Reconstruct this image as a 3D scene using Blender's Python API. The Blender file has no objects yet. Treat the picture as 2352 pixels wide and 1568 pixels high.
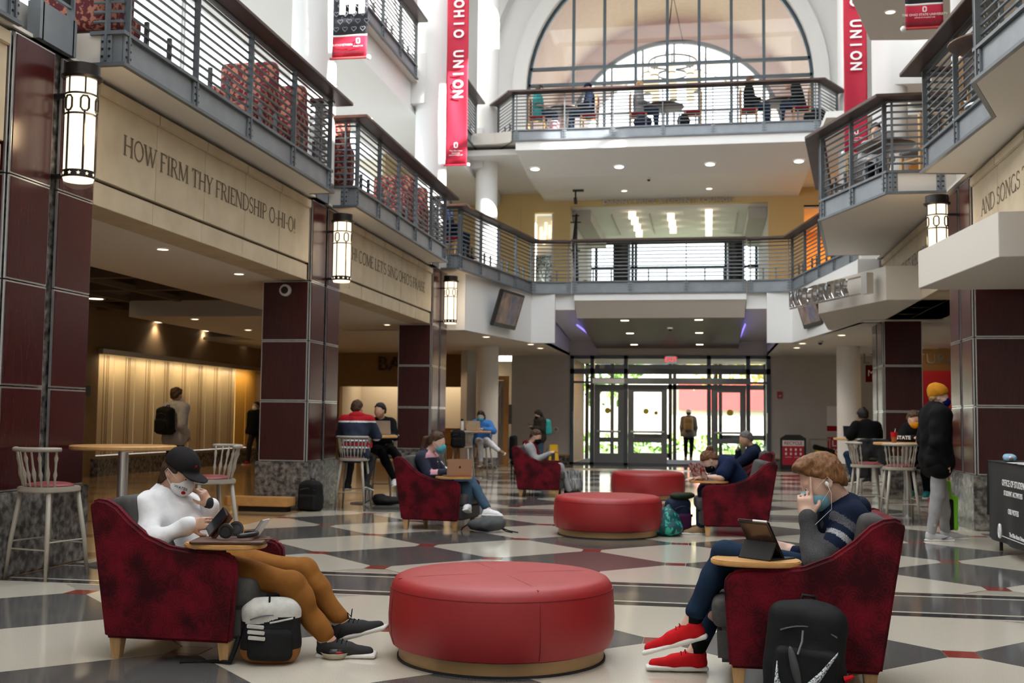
import bpy, bmesh, math, random
import numpy as np
from mathutils import Vector, Matrix, Euler
random.seed(7)
SC = bpy.context.scene
COL = SC.collection
PI = math.pi
R = math.radians

# ---------------------------------------------------------------- camera
CAM = Vector((0, 0, 1.33))
YAW, PITCH, ROLL, FPX = R(9.93), R(4.02), R(0.63), 2545.0
_f = Vector((-math.sin(YAW)*math.cos(PITCH), math.cos(YAW)*math.cos(PITCH), math.sin(PITCH)))
_r0 = Vector((math.cos(YAW), math.sin(YAW), 0)); _u0 = _r0.cross(_f)
_r = _r0*math.cos(ROLL) + _u0*math.sin(ROLL); _u = _u0*math.cos(ROLL) - _r0*math.sin(ROLL)
cd = bpy.data.cameras.new('camera'); cam = bpy.data.objects.new('camera', cd); COL.objects.link(cam)
cd.sensor_fit = 'HORIZONTAL'; cd.sensor_width = 36; cd.lens = FPX/2352*36
cd.clip_end = 500; cd.clip_start = 0.1
cam.matrix_world = Matrix(((_r.x, _u.x, -_f.x, CAM.x), (_r.y, _u.y, -_f.y, CAM.y), (_r.z, _u.z, -_f.z, CAM.z), (0, 0, 0, 1)))
cd.dof.use_dof = True; cd.dof.focus_distance = 6.1; cd.dof.aperture_fstop = 4.0
SC.camera = cam
def ray(x, y): return _f + _r*((x-1176)/FPX) - _u*((y-784)/FPX)
def atY(x, y, Y):                      # point of the hall seen at pixel x, y at depth Y along the hall
    d = ray(x, y); return CAM + d*(Y/d.y)
def atX(x, y, X):
    d = ray(x, y); return CAM + d*(X/d.x)
def atZ(x, y, z=0.0):
    d = ray(x, y); return CAM + d*((z-CAM.z)/d.z)

# ---------------------------------------------------------------- world, sun, exposure
W = bpy.data.worlds.new('sky'); SC.world = W; W.use_nodes = True
bg = W.node_tree.nodes['Background']; bg.inputs['Color'].default_value = (0.90, 0.95, 1.0, 1); bg.inputs['Strength'].default_value = 4.6
def add_light(name, kind, loc, energy, color=(1, 1, 1), direction=None, **kw):
    l = bpy.data.lights.new(name, kind); l.energy = energy; l.color = color
    for k, v in kw.items(): setattr(l, k, v)
    o = bpy.data.objects.new(name, l); COL.objects.link(o); o.location = loc
    if direction is not None: o.rotation_euler = Vector(direction).to_track_quat('-Z', 'Y').to_euler()
    return o
SUN_DIR = Vector((-0.74, 0.40, -0.42)).normalized()
add_light('sun', 'SUN', (10, -10, 30), 30.0, (1, 0.96, 0.9), SUN_DIR, angle=R(0.6))
def portal(name, loc, d, sx, sy):
    o = add_light(name, 'AREA', loc, 1, (1, 1, 1), d, shape='RECTANGLE', size=sx, size_y=sy); o.data.cycles.is_portal = True
portal('added_skylight_portal', (-1.15, 10.5, 16.4), (0, 0, -1), 9.8, 30)  # daylight portal under the added, unseen skylight
portal('arch_portal', (-1.15, 42.4, 12.2), (0, -1, 0), 8.6, 8)
portal('window_portal', (-8.2, 16.5, 6.4), (1, 0, 0), 3.2, 22)
VS = SC.view_settings
SC.display_settings.display_device = 'sRGB'
VS.view_transform = 'Standard'; VS.look = 'None'; VS.gamma = 1; VS.use_curve_mapping = False; VS.exposure = -0.2
cy = SC.cycles; cy.max_bounces = 7; cy.diffuse_bounces = 4; cy.glossy_bounces = 4; cy.transmission_bounces = 6; cy.transparent_max_bounces = 12
cy.use_denoising = True; cy.sample_clamp_indirect = 6; cy.caustics_reflective = False; cy.caustics_refractive = False; cy.blur_glossy = 0.6

# ---------------------------------------------------------------- helpers
class MB:
    def __init__(s): s.v = []; s.f = []; s.m = []
    def add(s, vs, fs, mi=0):
        o = len(s.v); s.v += [tuple(v) for v in vs]; s.f += [tuple(i+o for i in f) for f in fs]; s.m += [mi]*len(fs); return s
    def box(s, x0, x1, y0, y1, z0, z1, mi=0):
        v = [(x, y, z) for x in (x0, x1) for y in (y0, y1) for z in (z0, z1)]
        return s.add(v, [(0,1,3,2),(4,6,7,5),(0,4,5,1),(2,3,7,6),(0,2,6,4),(1,5,7,3)], mi)
    def cbox(s, c, h, rot=None, mi=0):            # centre, half sizes, optional rotation
        M = rot or Matrix.Identity(3); c = Vector(c)
        v = [c + M @ Vector((x*h[0], y*h[1], z*h[2])) for x in (-1, 1) for y in (-1, 1) for z in (-1, 1)]
        return s.add(v, [(0,1,3,2),(4,6,7,5),(0,4,5,1),(2,3,7,6),(0,2,6,4),(1,5,7,3)], mi)
    def prism(s, pts, a, b, axis='z', mi=0):       # polygon extruded from a to b along an axis
        n = len(pts)
        def P(p, t): return {'z': (p[0], p[1], t), 'y': (p[0], t, p[1]), 'x': (t, p[0], p[1])}[axis]
        v = [P(p, a) for p in pts] + [P(p, b) for p in pts]
        f = [tuple(range(n))[::-1], tuple(range(n, 2*n))] + [(i, (i+1) % n, n+(i+1) % n, n+i) for i in range(n)]
        return s.add(v, f, mi)
    def tube(s, path, r, n=6, mi=0, closed=False):
        path = [Vector(p) for p in path]; k = len(path); rs = r if isinstance(r, (list, tuple)) else [r]*k; vs = []; up = None
        for i, p in enumerate(path):
            a = path[i-1] if (i or closed) else p; b = path[(i+1) % k] if (i < k-1 or closed) else p
            t = (b-a).normalized() if (b-a).length > 1e-9 else Vector((0, 0, 1))
            if up is None: up = t.orthogonal().normalized()
            up = (up - t*up.dot(t)); up = up.normalized() if up.length > 1e-6 else t.orthogonal().normalized()
            w = t.cross(up)
            vs += [p + (up*math.cos(2*PI*j/n) + w*math.sin(2*PI*j/n))*rs[i] for j in range(n)]
        f = [(i*n+j, i*n+(j+1) % n, ((i+1) % k)*n+(j+1) % n, ((i+1) % k)*n+j) for i in range(k if closed else k-1) for j in range(n)]
        if not closed: f += [tuple(range(n))[::-1], tuple((k-1)*n+j for j in range(n))]
        return s.add(vs, f, mi)
    def cyl(s, p0, p1, r0, r1=None, n=12, mi=0): return s.tube([p0, p1], [r0, r0 if r1 is None else r1], n, mi)
    def lathe(s, prof, c=(0, 0, 0), n=24, mi=0, cap=True):
        k = len(prof)
        v = [(c[0]+r*math.cos(2*PI*j/n), c[1]+r*math.sin(2*PI*j/n), c[2]+z) for r, z in prof for j in range(n)]
        f = [(i*n+j, i*n+(j+1) % n, (i+1)*n+(j+1) % n, (i+1)*n+j) for i in range(k-1) for j in range(n)]
        if cap: f += [tuple(range(n))[::-1], tuple((k-1)*n+j for j in range(n))]
        return s.add(v, f, mi)
    def ball(s, c, r, n=10, mi=0, rot=None):
        r = r if isinstance(r, (list, tuple)) else (r, r, r); M = rot or Matrix.Identity(3); c = Vector(c); v = []; m = n//2+1
        for i in range(m+1):
            a = PI*i/m
            v += [c + M @ Vector((r[0]*math.sin(a)*math.cos(2*PI*j/n), r[1]*math.sin(a)*math.sin(2*PI*j/n), r[2]*math.cos(a))) for j in range(n)]
        return s.add(v, [(i*n+j, (i+1)*n+j, (i+1)*n+(j+1) % n, i*n+(j+1) % n) for i in range(m) for j in range(n)], mi)
    def mesh(s, name):
        me = bpy.data.meshes.new(name); me.from_pydata(s.v, [], s.f)
        if any(s.m): me.polygons.foreach_set('material_index', s.m)
        me.update(); return me
    def build(s, name, mats, parent=None, smooth=False, bevel=0, fix=True, seg=2):
        return obj(name, s.mesh(name), mats, parent, smooth, bevel, fix, seg)
def obj(name, me, mats, parent=None, smooth=False, bevel=0, fix=True, seg=2):
    for m in (mats if isinstance(mats, (list, tuple)) else [mats]): me.materials.append(M[m] if isinstance(m, str) else m)
    bm = bmesh.new(); bm.from_mesh(me)
    if fix: bmesh.ops.remove_doubles(bm, verts=bm.verts, dist=1e-6); bmesh.ops.recalc_face_normals(bm, faces=bm.faces)
    if bevel:
        es = [e for e in bm.edges if len(e.link_faces) == 2 and e.calc_face_angle(0) > 0.6]
        bmesh.ops.bevel(bm, geom=es, offset=bevel, segments=seg, affect='EDGES', clamp_overlap=True)
    bm.to_mesh(me); bm.free()
    if smooth:
        me.polygons.foreach_set('use_smooth', [True]*len(me.polygons))
        if smooth != 'all': me.set_sharp_from_angle(angle=R(smooth if smooth > 1 else 38))
    o = bpy.data.objects.new(name, me); COL.objects.link(o)
    if parent: o.parent = parent
    return o
def thing(name, label, cat, loc=(0, 0, 0), rz=0.0, group=None):
    o = bpy.data.objects.new(name, None); COL.objects.link(o); o.location = loc; o.rotation_euler = (0, 0, rz); o.empty_display_size = 0.1
    return tag(o, label, cat, group)
def tag(o, label=None, cat=None, group=None, kind=None):
    if label: o['label'] = label
    if cat: o['category'] = cat
    if group: o['group'] = group
    if kind: o['kind'] = kind
    return o
def struct(name, mb, mats, label=None, parent=None, smooth=False, bevel=0):
    o = mb.build(name, mats, parent, smooth, bevel)
    if not parent: tag(o, label, None, None, 'structure')
    return o
def sgroup(name, label):
    o = bpy.data.objects.new(name, None); COL.objects.link(o); return tag(o, label, None, None, 'structure')
def dup(root, loc, rz=None, label=None, group=None):
    r = root.copy(); COL.objects.link(r); r.location = loc
    if rz is not None: r.rotation_euler = (0, 0, rz)
    if label: r['label'] = label
    if group: r['group'] = group
    for ch in list(root.children):
        c = ch.copy(); COL.objects.link(c); c.parent = r
        for g in list(ch.children):
            d = g.copy(); COL.objects.link(d); d.parent = c
    return r
def share(src, name, loc, parent, rot=None, scale=None):   # another piece with the same mesh
    o = bpy.data.objects.new(name, src.data); COL.objects.link(o); o.location = loc; o.parent = parent
    if rot is not None: o.rotation_euler = rot
    if scale: o.scale = scale
    return o
def text(body, h, loc, right, up, mat, parent, name='lettering', ext=0.004, sx=1.0, align='CENTER', space=1.0, bold=0):
    cu = bpy.data.curves.new(name, 'FONT'); cu.body = body; cu.align_x = align; cu.align_y = 'CENTER'; cu.size = 1; cu.extrude = ext/h; cu.space_character = space; cu.offset = bold; cu.resolution_u = 3
    t = bpy.data.objects.new('tmp', cu); COL.objects.link(t); bpy.context.view_layer.update()
    me = bpy.data.meshes.new_from_object(t.evaluated_get(bpy.context.evaluated_depsgraph_get())); bpy.data.objects.remove(t); bpy.data.curves.remove(cu)
    rt, u2 = Vector(right).normalized(), Vector(up).normalized(); nn = rt.cross(u2); s = h/0.69
    me.transform(Matrix(((rt.x*s*sx, u2.x*s, nn.x*s, loc[0]), (rt.y*s*sx, u2.y*s, nn.y*s, loc[1]), (rt.z*s*sx, u2.z*s, nn.z*s, loc[2]), (0, 0, 0, 1))))
    return obj(name, me, mat, parent, fix=False)

# ---------------------------------------------------------------- materials
M = {}
def mat(name, col, rough=0.5, metal=0.0, var=0.0, scale=8.0, col2=None, bump=0.0, bscale=None, emit=None, estr=0.0, spec=0.5, coat=0.0, sheen=0.0, stretch=None, trans=0.0, alpha=1.0, thr=None, detail=3):
    m = bpy.data.materials.new(name); m.use_nodes = True; M[name] = m; nt = m.node_tree; N = nt.nodes; L = nt.links; b = N['Principled BSDF']
    b.inputs['Base Color'].default_value = (*col, 1); b.inputs['Roughness'].default_value = rough; b.inputs['Metallic'].default_value = metal
    b.inputs['Specular IOR Level'].default_value = spec; b.inputs['Coat Weight'].default_value = coat; b.inputs['Transmission Weight'].default_value = trans; b.inputs['Alpha'].default_value = alpha
    if sheen: b.inputs['Sheen Weight'].default_value = sheen; b.inputs['Sheen Roughness'].default_value = 0.4; b.inputs['Sheen Tint'].default_value = (*[min(1, c*3+0.1) for c in col], 1)
    if emit: b.inputs['Emission Color'].default_value = (*emit, 1); b.inputs['Emission Strength'].default_value = estr
    if var or col2 or bump:
        tc = N.new('ShaderNodeTexCoord'); src = tc.outputs['Object']
        if stretch:
            mp = N.new('ShaderNodeMapping'); mp.inputs['Scale'].default_value = stretch; L.new(src, mp.inputs['Vector']); src = mp.outputs['Vector']
        nz = N.new('ShaderNodeTexNoise'); nz.inputs['Scale'].default_value = scale; nz.inputs['Detail'].default_value = detail; L.new(src, nz.inputs['Vector'])
        if var or col2:
            rp = N.new('ShaderNodeValToRGB'); c2 = col2 or tuple(min(1, c*(1+var)) for c in col); c1 = col if col2 else tuple(c*(1-var) for c in col)
            rp.color_ramp.elements[0].color = (*c1, 1); rp.color_ramp.elements[1].color = (*c2, 1)
            lo, hi = thr or (0.3, 0.7); rp.color_ramp.elements[0].position = lo; rp.color_ramp.elements[1].position = hi
            L.new(nz.outputs['Fac'], rp.inputs['Fac']); L.new(rp.outputs['Color'], b.inputs['Base Color'])
        if bump:
            n2 = N.new('ShaderNodeTexNoise'); n2.inputs['Scale'].default_value = bscale or scale*4; n2.inputs['Detail'].default_value = 4; L.new(src, n2.inputs['Vector'])
            bp = N.new('ShaderNodeBump'); bp.inputs['Strength'].default_value = bump; bp.inputs['Distance'].default_value = 0.01; L.new(n2.outputs['Fac'], bp.inputs['Height']); L.new(bp.outputs['Normal'], b.inputs['Normal'])
    return m
def emis(name, col, strength):
    m = bpy.data.materials.new(name); m.use_nodes = True; M[name] = m; nt = m.node_tree; nt.nodes.clear()
    e = nt.nodes.new('ShaderNodeEmission'); e.inputs[0].default_value = (*col, 1); e.inputs[1].default_value = strength; o = nt.nodes.new('ShaderNodeOutputMaterial'); nt.links.new(e.outputs[0], o.inputs[0])
def glassy(name, tint, fac=0.08, rough=0.02):
    m = bpy.data.materials.new(name); m.use_nodes = True; M[name] = m; nt = m.node_tree; nt.nodes.clear(); N = nt.nodes.new
    t = N('ShaderNodeBsdfTransparent'); t.inputs[0].default_value = (*tint, 1); g = N('ShaderNodeBsdfGlossy'); g.inputs['Roughness'].default_value = rough
    x = N('ShaderNodeMixShader'); fr = N('ShaderNodeLayerWeight'); fr.inputs['Blend'].default_value = 0.5; o = N('ShaderNodeOutputMaterial')
    pw = N('ShaderNodeMath'); pw.operation = 'POWER'; pw.inputs[1].default_value = 5; ma = N('ShaderNodeMath'); ma.operation = 'MULTIPLY_ADD'; ma.inputs[1].default_value = 0.6; ma.inputs[2].default_value = 0.03
    L = nt.links.new; L(fr.outputs['Facing'], pw.inputs[0]); L(pw.outputs[0], ma.inputs[0]); L(ma.outputs[0], x.inputs[0]); L(t.outputs[0], x.inputs[1]); L(g.outputs[0], x.inputs[2]); L(x.outputs[0], o.inputs[0])
mat('terrazzo_white', (0.50, 0.455, 0.375), 0.10, var=0, col2=(0.60, 0.55, 0.46), scale=160, spec=0.6, thr=(0.35, 0.6))
mat('terrazzo_grey', (0.062, 0.060, 0.058), 0.10, col2=(0.16, 0.155, 0.15), scale=190, spec=0.6, thr=(0.45, 0.62))
mat('terrazzo_dark', (0.025, 0.026, 0.028), 0.10, col2=(0.06, 0.06, 0.062), scale=190, spec=0.6, thr=(0.45, 0.62))
mat('terrazzo_red', (0.20, 0.028, 0.02), 0.12, col2=(0.28, 0.05, 0.035), scale=160, spec=0.6)
mat('terrazzo_joint', (0.30, 0.27, 0.22), 0.3)
mat('terrazzo_tan', (0.36, 0.23, 0.11), 0.12, col2=(0.46, 0.31, 0.16), scale=90, spec=0.6)
mat('terrazzo_brown', (0.16, 0.10, 0.055), 0.12, col2=(0.24, 0.16, 0.09), scale=90, spec=0.6)
mat('granite', (0.045, 0.043, 0.042), 0.22, col2=(0.34, 0.32, 0.30), scale=14, thr=(0.38, 0.75), detail=10)
mat('wood_panel', (0.034, 0.0045, 0.005), 0.25, col2=(0.062, 0.009, 0.010), scale=5, stretch=(14, 14, 1.2), spec=0.45)
mat('aluminium', (0.72, 0.73, 0.74), 0.28, 0.9)
mat('steel_grey', (0.125, 0.14, 0.155), 0.4, 0.35, var=0.12, scale=3)
mat('steel_plate', (0.21, 0.235, 0.26), 0.4, 0.3, var=0.1, scale=4)
mat('dark_metal', (0.035, 0.032, 0.031), 0.35, 0.7)
mat('limestone', (0.44, 0.36, 0.245), 0.6, col2=(0.53, 0.45, 0.32), scale=3, bump=0.08, detail=8)
mat('incised', (0.13, 0.095, 0.06), 0.8)
mat('white_wall', (0.78, 0.78, 0.77), 0.7)
mat('white_wall_warm', (0.60, 0.565, 0.515), 0.75)
mat('soffit', (0.68, 0.65, 0.60), 0.8)
mat('grey_wall', (0.54, 0.515, 0.49), 0.8, var=0.03, scale=2)
mat('brown_wall', (0.26, 0.17, 0.085), 0.75, var=0.05, scale=2)
mat('yellow_wall', (0.66, 0.50, 0.235), 0.7)
mat('orange_wall', (0.68, 0.36, 0.08), 0.6)
mat('vault_pink', (0.80, 0.62, 0.58), 0.6, var=0.06, scale=2, stretch=(1, 6, 6))
mat('handrail_wood', (0.030, 0.012, 0.008), 0.4, col2=(0.055, 0.022, 0.014), scale=6, stretch=(1, 12, 12))
mat('maple', (0.52, 0.27, 0.09), 0.35, col2=(0.62, 0.35, 0.13), scale=5, stretch=(2, 14, 2))
mat('maple_leg', (0.50, 0.29, 0.12), 0.4, col2=(0.58, 0.36, 0.16), scale=6, stretch=(10, 10, 1))
mat('frame_dark', (0.085, 0.10, 0.12), 0.4, 0.3)
mat('door_grey', (0.17, 0.185, 0.20), 0.45, 0.2)
mat('mullion_blue', (0.05, 0.072, 0.088), 0.4, 0.2)
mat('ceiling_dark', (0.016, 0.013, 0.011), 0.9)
mat('ceiling_beam', (0.15, 0.11, 0.075), 0.8)
mat('vestibule_panel', (0.21, 0.185, 0.17), 0.5, var=0.08, scale=2, stretch=(1, 14, 1))
mat('black_plastic', (0.014, 0.014, 0.015), 0.35)
mat('black_matte', (0.016, 0.016, 0.018), 0.8)
mat('white_plastic', (0.75, 0.75, 0.74), 0.4)
mat('chrome', (0.85, 0.85, 0.86), 0.12, 1.0)
mat('white_print', (0.85, 0.85, 0.84), 0.6)
mat('black_print', (0.02, 0.02, 0.022), 0.6)
mat('red_print', (0.48, 0.012, 0.035), 0.6)
mat('banner_red', (0.40, 0.008, 0.035), 0.75, var=0.06, scale=1.5)
mat('banner_dark', (0.03, 0.032, 0.04), 0.75)
mat('banner_grey', (0.19, 0.20, 0.24), 0.75)
emis('downlight', (1.0, 0.80, 0.55), 7.0)
emis('downlight_white', (1.0, 0.93, 0.82), 6.0)
emis('lamp_glass', (1.0, 0.84, 0.62), 1.9)
emis('chandelier_glow', (1.0, 0.80, 0.5), 2.2)
emis('lounge_glow', (1.0, 0.80, 0.55), 3.0)
emis('led_blue', (0.25, 0.2, 1.0), 2.2)
emis('exit_red', (1.0, 0.03, 0.06), 1.6)
glassy('glass', (0.96, 0.98, 0.98)); glassy('glass_clear', (0.97, 0.97, 0.96))
# ================================================================ STRUCTURE
XL, XR, XC = -5.65, 3.35, -1.15
ZS, F2, ZR2 = 4.54, 4.87, 5.87           # level two: soffit, floor, handrail
ZS3, F3, ZR3 = 8.60, 8.90, 9.86          # level three
PIL = [8.80, 15.92, 23.22]               # pillar centres along the hall
YB = 33.7                                # back wall of the hall
# ---- floor with its terrazzo panels
mb = MB(); mb.box(-16, 12, -5, 46, -0.3, -0.004)
floor = struct('floor', mb, 'terrazzo_joint', 'polished terrazzo floor of cream and charcoal diamonds with small red pieces')
LX, PITX = 0.87, 7.2
def clip_y(poly, y, keep_above):
    out = []
    for i, a in enumerate(poly):
        b = poly[(i+1) % len(poly)]; ia = (a[1] >= y) == keep_above; ib = (b[1] >= y) == keep_above
        if ia: out.append(a)
        if ia != ib and abs(a[1]-b[1]) > 1e-9: t = (y-a[1])/(b[1]-a[1]); out.append((a[0]+t*(b[0]-a[0]), y))
    return out
def clip_x(poly, x, keep_above): return [(b, a) for a, b in clip_y([(q, p) for p, q in poly], x, keep_above)]
def panel(poly, mt, z=0.0):
    x0, x1 = XL+0.05, XR-0.05
    poly = clip_x(clip_x(poly, x0, True), x1, False)
    if len(poly) < 3: return
    cx = sum(p[0] for p in poly)/len(poly); cyy = sum(p[1] for p in poly)/len(poly)
    me = MB().prism([(p[0]-cx, p[1]-cyy) for p in poly], z-0.003, z); o = me.build('terrazzo_panel', mt, floor); o.location = (cx, cyy, 0)
for n in range(-1, 3):
    c0 = 8.72 + PITX*n                     # border band centre; the field of diamonds follows it
    for y0, y1, mt in ((-0.36, 0.36, 'terrazzo_grey'), (-0.41, -0.365, 'terrazzo_white'), (0.365, 0.41, 'terrazzo_white'), (-0.56, -0.415, 'terrazzo_dark'), (0.415, 0.56, 'terrazzo_dark'), (-0.61, -0.565, 'terrazzo_white'), (0.565, 0.61, 'terrazzo_white')):
        if c0 > 5: panel([(XL, c0+y0), (XR, c0+y0), (XR, c0+y1), (XL, c0+y1)], mt)
    p = (PITX-1.9)/6; hx, hy = 0.095, 0.095*p/LX; g = 0.003
    for j in range(7):
        y = c0+0.95+p*j
        if y < 4.4 or y > 31: continue
        for k in range(-6, 7):
            x = XC+LX*k
            if (k+j) % 2:
                a, b = LX-g, p-g
                poly = [(x+a-hx, y-hy), (x+a-hx, y+hy), (x+hx, y+b-hy), (x-hx, y+b-hy), (x-a+hx, y+hy), (x-a+hx, y-hy), (x-hx, y-b+hy), (x+hx, y-b+hy)]
                mt = 'terrazzo_white' if j % 2 == 0 else 'terrazzo_grey'
            else:
                a, b = hx-g, hy-g; poly = [(x-a, y-b), (x+a, y-b), (x+a, y+b), (x-a, y+b)]; mt = 'terrazzo_red'
            poly = clip_y(clip_y(poly, c0+0.615, True), c0+PITX-0.615, False)
            if len(poly) > 2: panel(poly, mt)
panel([(XL, 30.95), (XR, 30.95), (XR, YB), (XL, YB)], 'terrazzo_grey')
for s, x0, x1 in ((-1, -15.5, XL+0.04), (1, XR-0.04, 11)):      # aisle floors outside the pillars
    for i in range(20):
        y = 4+1.5*i
        for a, b, mt in ((0, 1.2, 'terrazzo_tan'), (1.205, 1.495, 'terrazzo_brown')):
            o = MB().box(x0, x1, y+a, y+b, -0.003, 0).build('terrazzo_panel', mt if s < 0 else ('terrazzo_white' if mt == 'terrazzo_tan' else 'terrazzo_grey'), floor)
# ---- pillars clad in dark wood panels
SEAM = [0.69, 1.56, 2.435, 3.31, ZS-0.03]
PW = 0.74
def pillar(x_face, s, yc, label, cam_sides=True):
    t = thing('pillar', label, 'pillar', group='wood clad pillars along the hall'); tag(t, kind='structure'); del t['category']
    y0, y1 = yc-0.66, yc+0.66; xb = x_face - s*PW
    xa, xc_ = sorted((x_face - s*0.05, xb + s*0.0))
    MB().box(xa, xc_, y0+0.05, y1-0.05, 0.69, ZS).build('core', 'granite', t)
    ga, gb = sorted((x_face + s*0.03, xb - s*0.03))
    MB().box(ga, gb, y0-0.04, y1+0.04, 0, 0.69).build('granite_base', 'granite', t, bevel=0.012)
    for i in range(4):
        z0, z1 = SEAM[i]+0.006, SEAM[i+1]-0.006
        for a, b in ((y0+0.03, yc-0.06), (yc+0.06, y1-0.03)):          # hall side, two panels
            fr = MB().box(*sorted((x_face-s*0.02, x_face-s*0.002)), a, b, z0, z1).build('panel_frame', 'aluminium', t)
            MB().box(*sorted((x_face-s*0.01, x_face+s*0.006)), a+0.014, b-0.014, z0+0.014, z1-0.014).build('panel', 'wood_panel', fr)
        if i < 4:
            for ys, d in ((y0, -1), (y1, 1)):                          # faces towards and away from the entrance
                a, b = sorted((x_face-s*0.03, xb+s*0.01))
                fr = MB().box(a, b, *sorted((ys, ys-d*0.018)), z0, z1).build('panel_frame', 'aluminium', t)
                MB().box(a+0.014, b-0.014, *sorted((ys+d*0.008, ys-d*0.008)), z0+0.014, z1-0.014).build('panel', 'wood_panel', fr)
    return t
pillar(XL, 1, PIL[0], 'dark red wood clad pillar beside the tall stool, nearest on the banner side')
pillar(XL, 1, PIL[1], 'dark red wood clad pillar with a round speaker and a low bench at its foot')
pillar(XL, 1, PIL[2], 'dark red wood clad pillar behind the student with the gold laptop')
pillar(XR, -1, PIL[1]-0.4, 'dark red wood clad pillar behind the black draped information table')
pillar(XR, -1, PIL[2]-0.4, 'dark red wood clad pillar behind the student with an orange mask')
pillar(XL, 1, PIL[0]-7.2, 'dark red wood clad pillar behind the camera'); pillar(XR, -1, PIL[0]-0.4, 'dark red wood clad pillar beyond the information table, out of view')
# ---- limestone bands with inscriptions, cut in a roman letter
def arc(cx, cy, rx, ry, a0, a1, n=10): return [(cx+rx*math.cos(R(a0+(a1-a0)*i/n)), cy+ry*math.sin(R(a0+(a1-a0)*i/n))) for i in range(n+1)]
TK, TN = 0.135, 0.075
GL = {  # width, strokes (points, stroke width), serif spots (x, y)
 'H': (.78, [([(.13, 0), (.13, 1)], TK), ([(.65, 0), (.65, 1)], TK), ([(.13, .52), (.65, .52)], TN)], [(.13, 0), (.13, 1), (.65, 0), (.65, 1)]),
 'O': (.84, [(arc(.42, .5, .34, .48, 0, 360, 20), .095)], []), 'I': (.34, [([(.17, 0), (.17, 1)], TK)], [(.17, 0), (.17, 1)]),
 'W': (1.06, [([(.08, 1), (.33, 0)], TK), ([(.33, 0), (.54, .9)], TN), ([(.50, 1), (.74, 0)], TK), ([(.74, 0), (.98, 1)], TN)], [(.08, 1), (.50, 1), (.98, 1)]),
 'F': (.58, [([(.13, 0), (.13, 1)], TK), ([(.13, .97), (.53, .97)], TN), ([(.13, .53), (.43, .53)], TN), ([(.53, .97), (.53, .82)], TN)], [(.13, 0), (.13, 1)]),
 'R': (.70, [([(.13, 0), (.13, 1)], TK), ([(.13, .97)]+arc(.28, .745, .25, .225, 90, -90, 10)+[(.13, .52)], .07), ([(.32, .52), (.64, 0)], TK)], [(.13, 0), (.13, 1), (.64, 0)]),
 'M': (.98, [([(.12, 0), (.15, 1)], TN), ([(.15, 1), (.48, .05)], TK), ([(.48, .05), (.82, 1)], TN), ([(.82, 1), (.86, 0)], TK)], [(.12, 0), (.15, 1), (.82, 1), (.86, 0)]),
 'T': (.68, [([(.34, 0), (.34, 1)], TK), ([(.05, .97), (.63, .97)], TN), ([(.05, .97), (.05, .82)], TN), ([(.63, .97), (.63, .82)], TN)], [(.34, 0)]),
 'Y': (.70, [([(.07, 1), (.35, .48)], TK), ([(.63, 1), (.35, .48)], TN), ([(.35, .5), (.35, 0)], TK)], [(.07, 1), (.63, 1), (.35, 0)]),
 'E': (.60, [([(.13, 0), (.13, 1)], TK), ([(.13, .97), (.53, .97)], TN), ([(.13, .52), (.45, .52)], TN), ([(.13, .03), (.55, .03)], TN), ([(.53, .97), (.53, .83)], TN), ([(.55, .03), (.55, .18)], TN)], [(.13, 0), (.13, 1)]),
 'N': (.82, [([(.13, 0), (.13, 1)], TN), ([(.13, 1), (.69, 0)], TK), ([(.69, 0), (.69, 1)], TN)], [(.13, 0), (.10, 1), (.69, 1)]),
 'D': (.80, [([(.13, 0), (.13, 1)], TK), ([(.13, .97), (.3, .97)]+arc(.32, .5, .40, .47, 90, -90, 12)+[(.13, .03)], .08)], [(.13, 0), (.13, 1)]),
 'S': (.56, [(arc(.28, .74, .19, .23, 20, 270, 10)+arc(.28, .27, .21, .24, 90, -160, 10), .085)], []),
 'P': (.62, [([(.13, 0), (.13, 1)], TK), ([(.13, .97)]+arc(.27, .73, .27, .24, 90, -90, 10)+[(.13, .49)], .07)], [(.13, 0), (.13, 1)]),
 'C': (.74, [(arc(.42, .5, .34, .48, 48, 312, 16), .09)], []), 'L': (.58, [([(.13, 0), (.13, 1)], TK), ([(.13, .03), (.54, .03)], TN), ([(.54, .03), (.54, .2)], TN)], [(.13, 0), (.13, 1)]),
 'G': (.80, [(arc(.42, .5, .34, .48, 48, 330, 16), .09), ([(.70, .05), (.70, .42)], TK)], [(.70, .42)]),
 'A': (.76, [([(.06, 0), (.37, 1)], TN), ([(.37, 1), (.70, 0)], TK), ([(.17, .36), (.57, .36)], TN)], [(.06, 0), (.70, 0)]),
 'U': (.78, [([(.13, 1), (.13, .35)]+arc(.39, .33, .26, .31, 180, 360, 10)+[(.65, 1)], .09)], [(.13, 1), (.65, 1)]),
 'B': (.64, [([(.13, 0), (.13, 1)], TK), ([(.13, .97)]+arc(.25, .75, .24, .22, 90, -90, 8)+[(.13, .53)]+arc(.27, .28, .28, .25, 90, -90, 8)+[(.13, .03)], .07)], [(.13, 0), (.13, 1)]),
 '-': (.36, [([(.04, .42), (.32, .42)], .07)], []), '!': (.30, [([(.15, .26), (.15, 1)], TK), ([(.15, 0), (.15, .08)], TK)], []), "'": (.22, [([(.11, .75), (.11, 1)], TN)], []), ' ': (.30, [], []), ',': (.2, [], [])}
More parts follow.
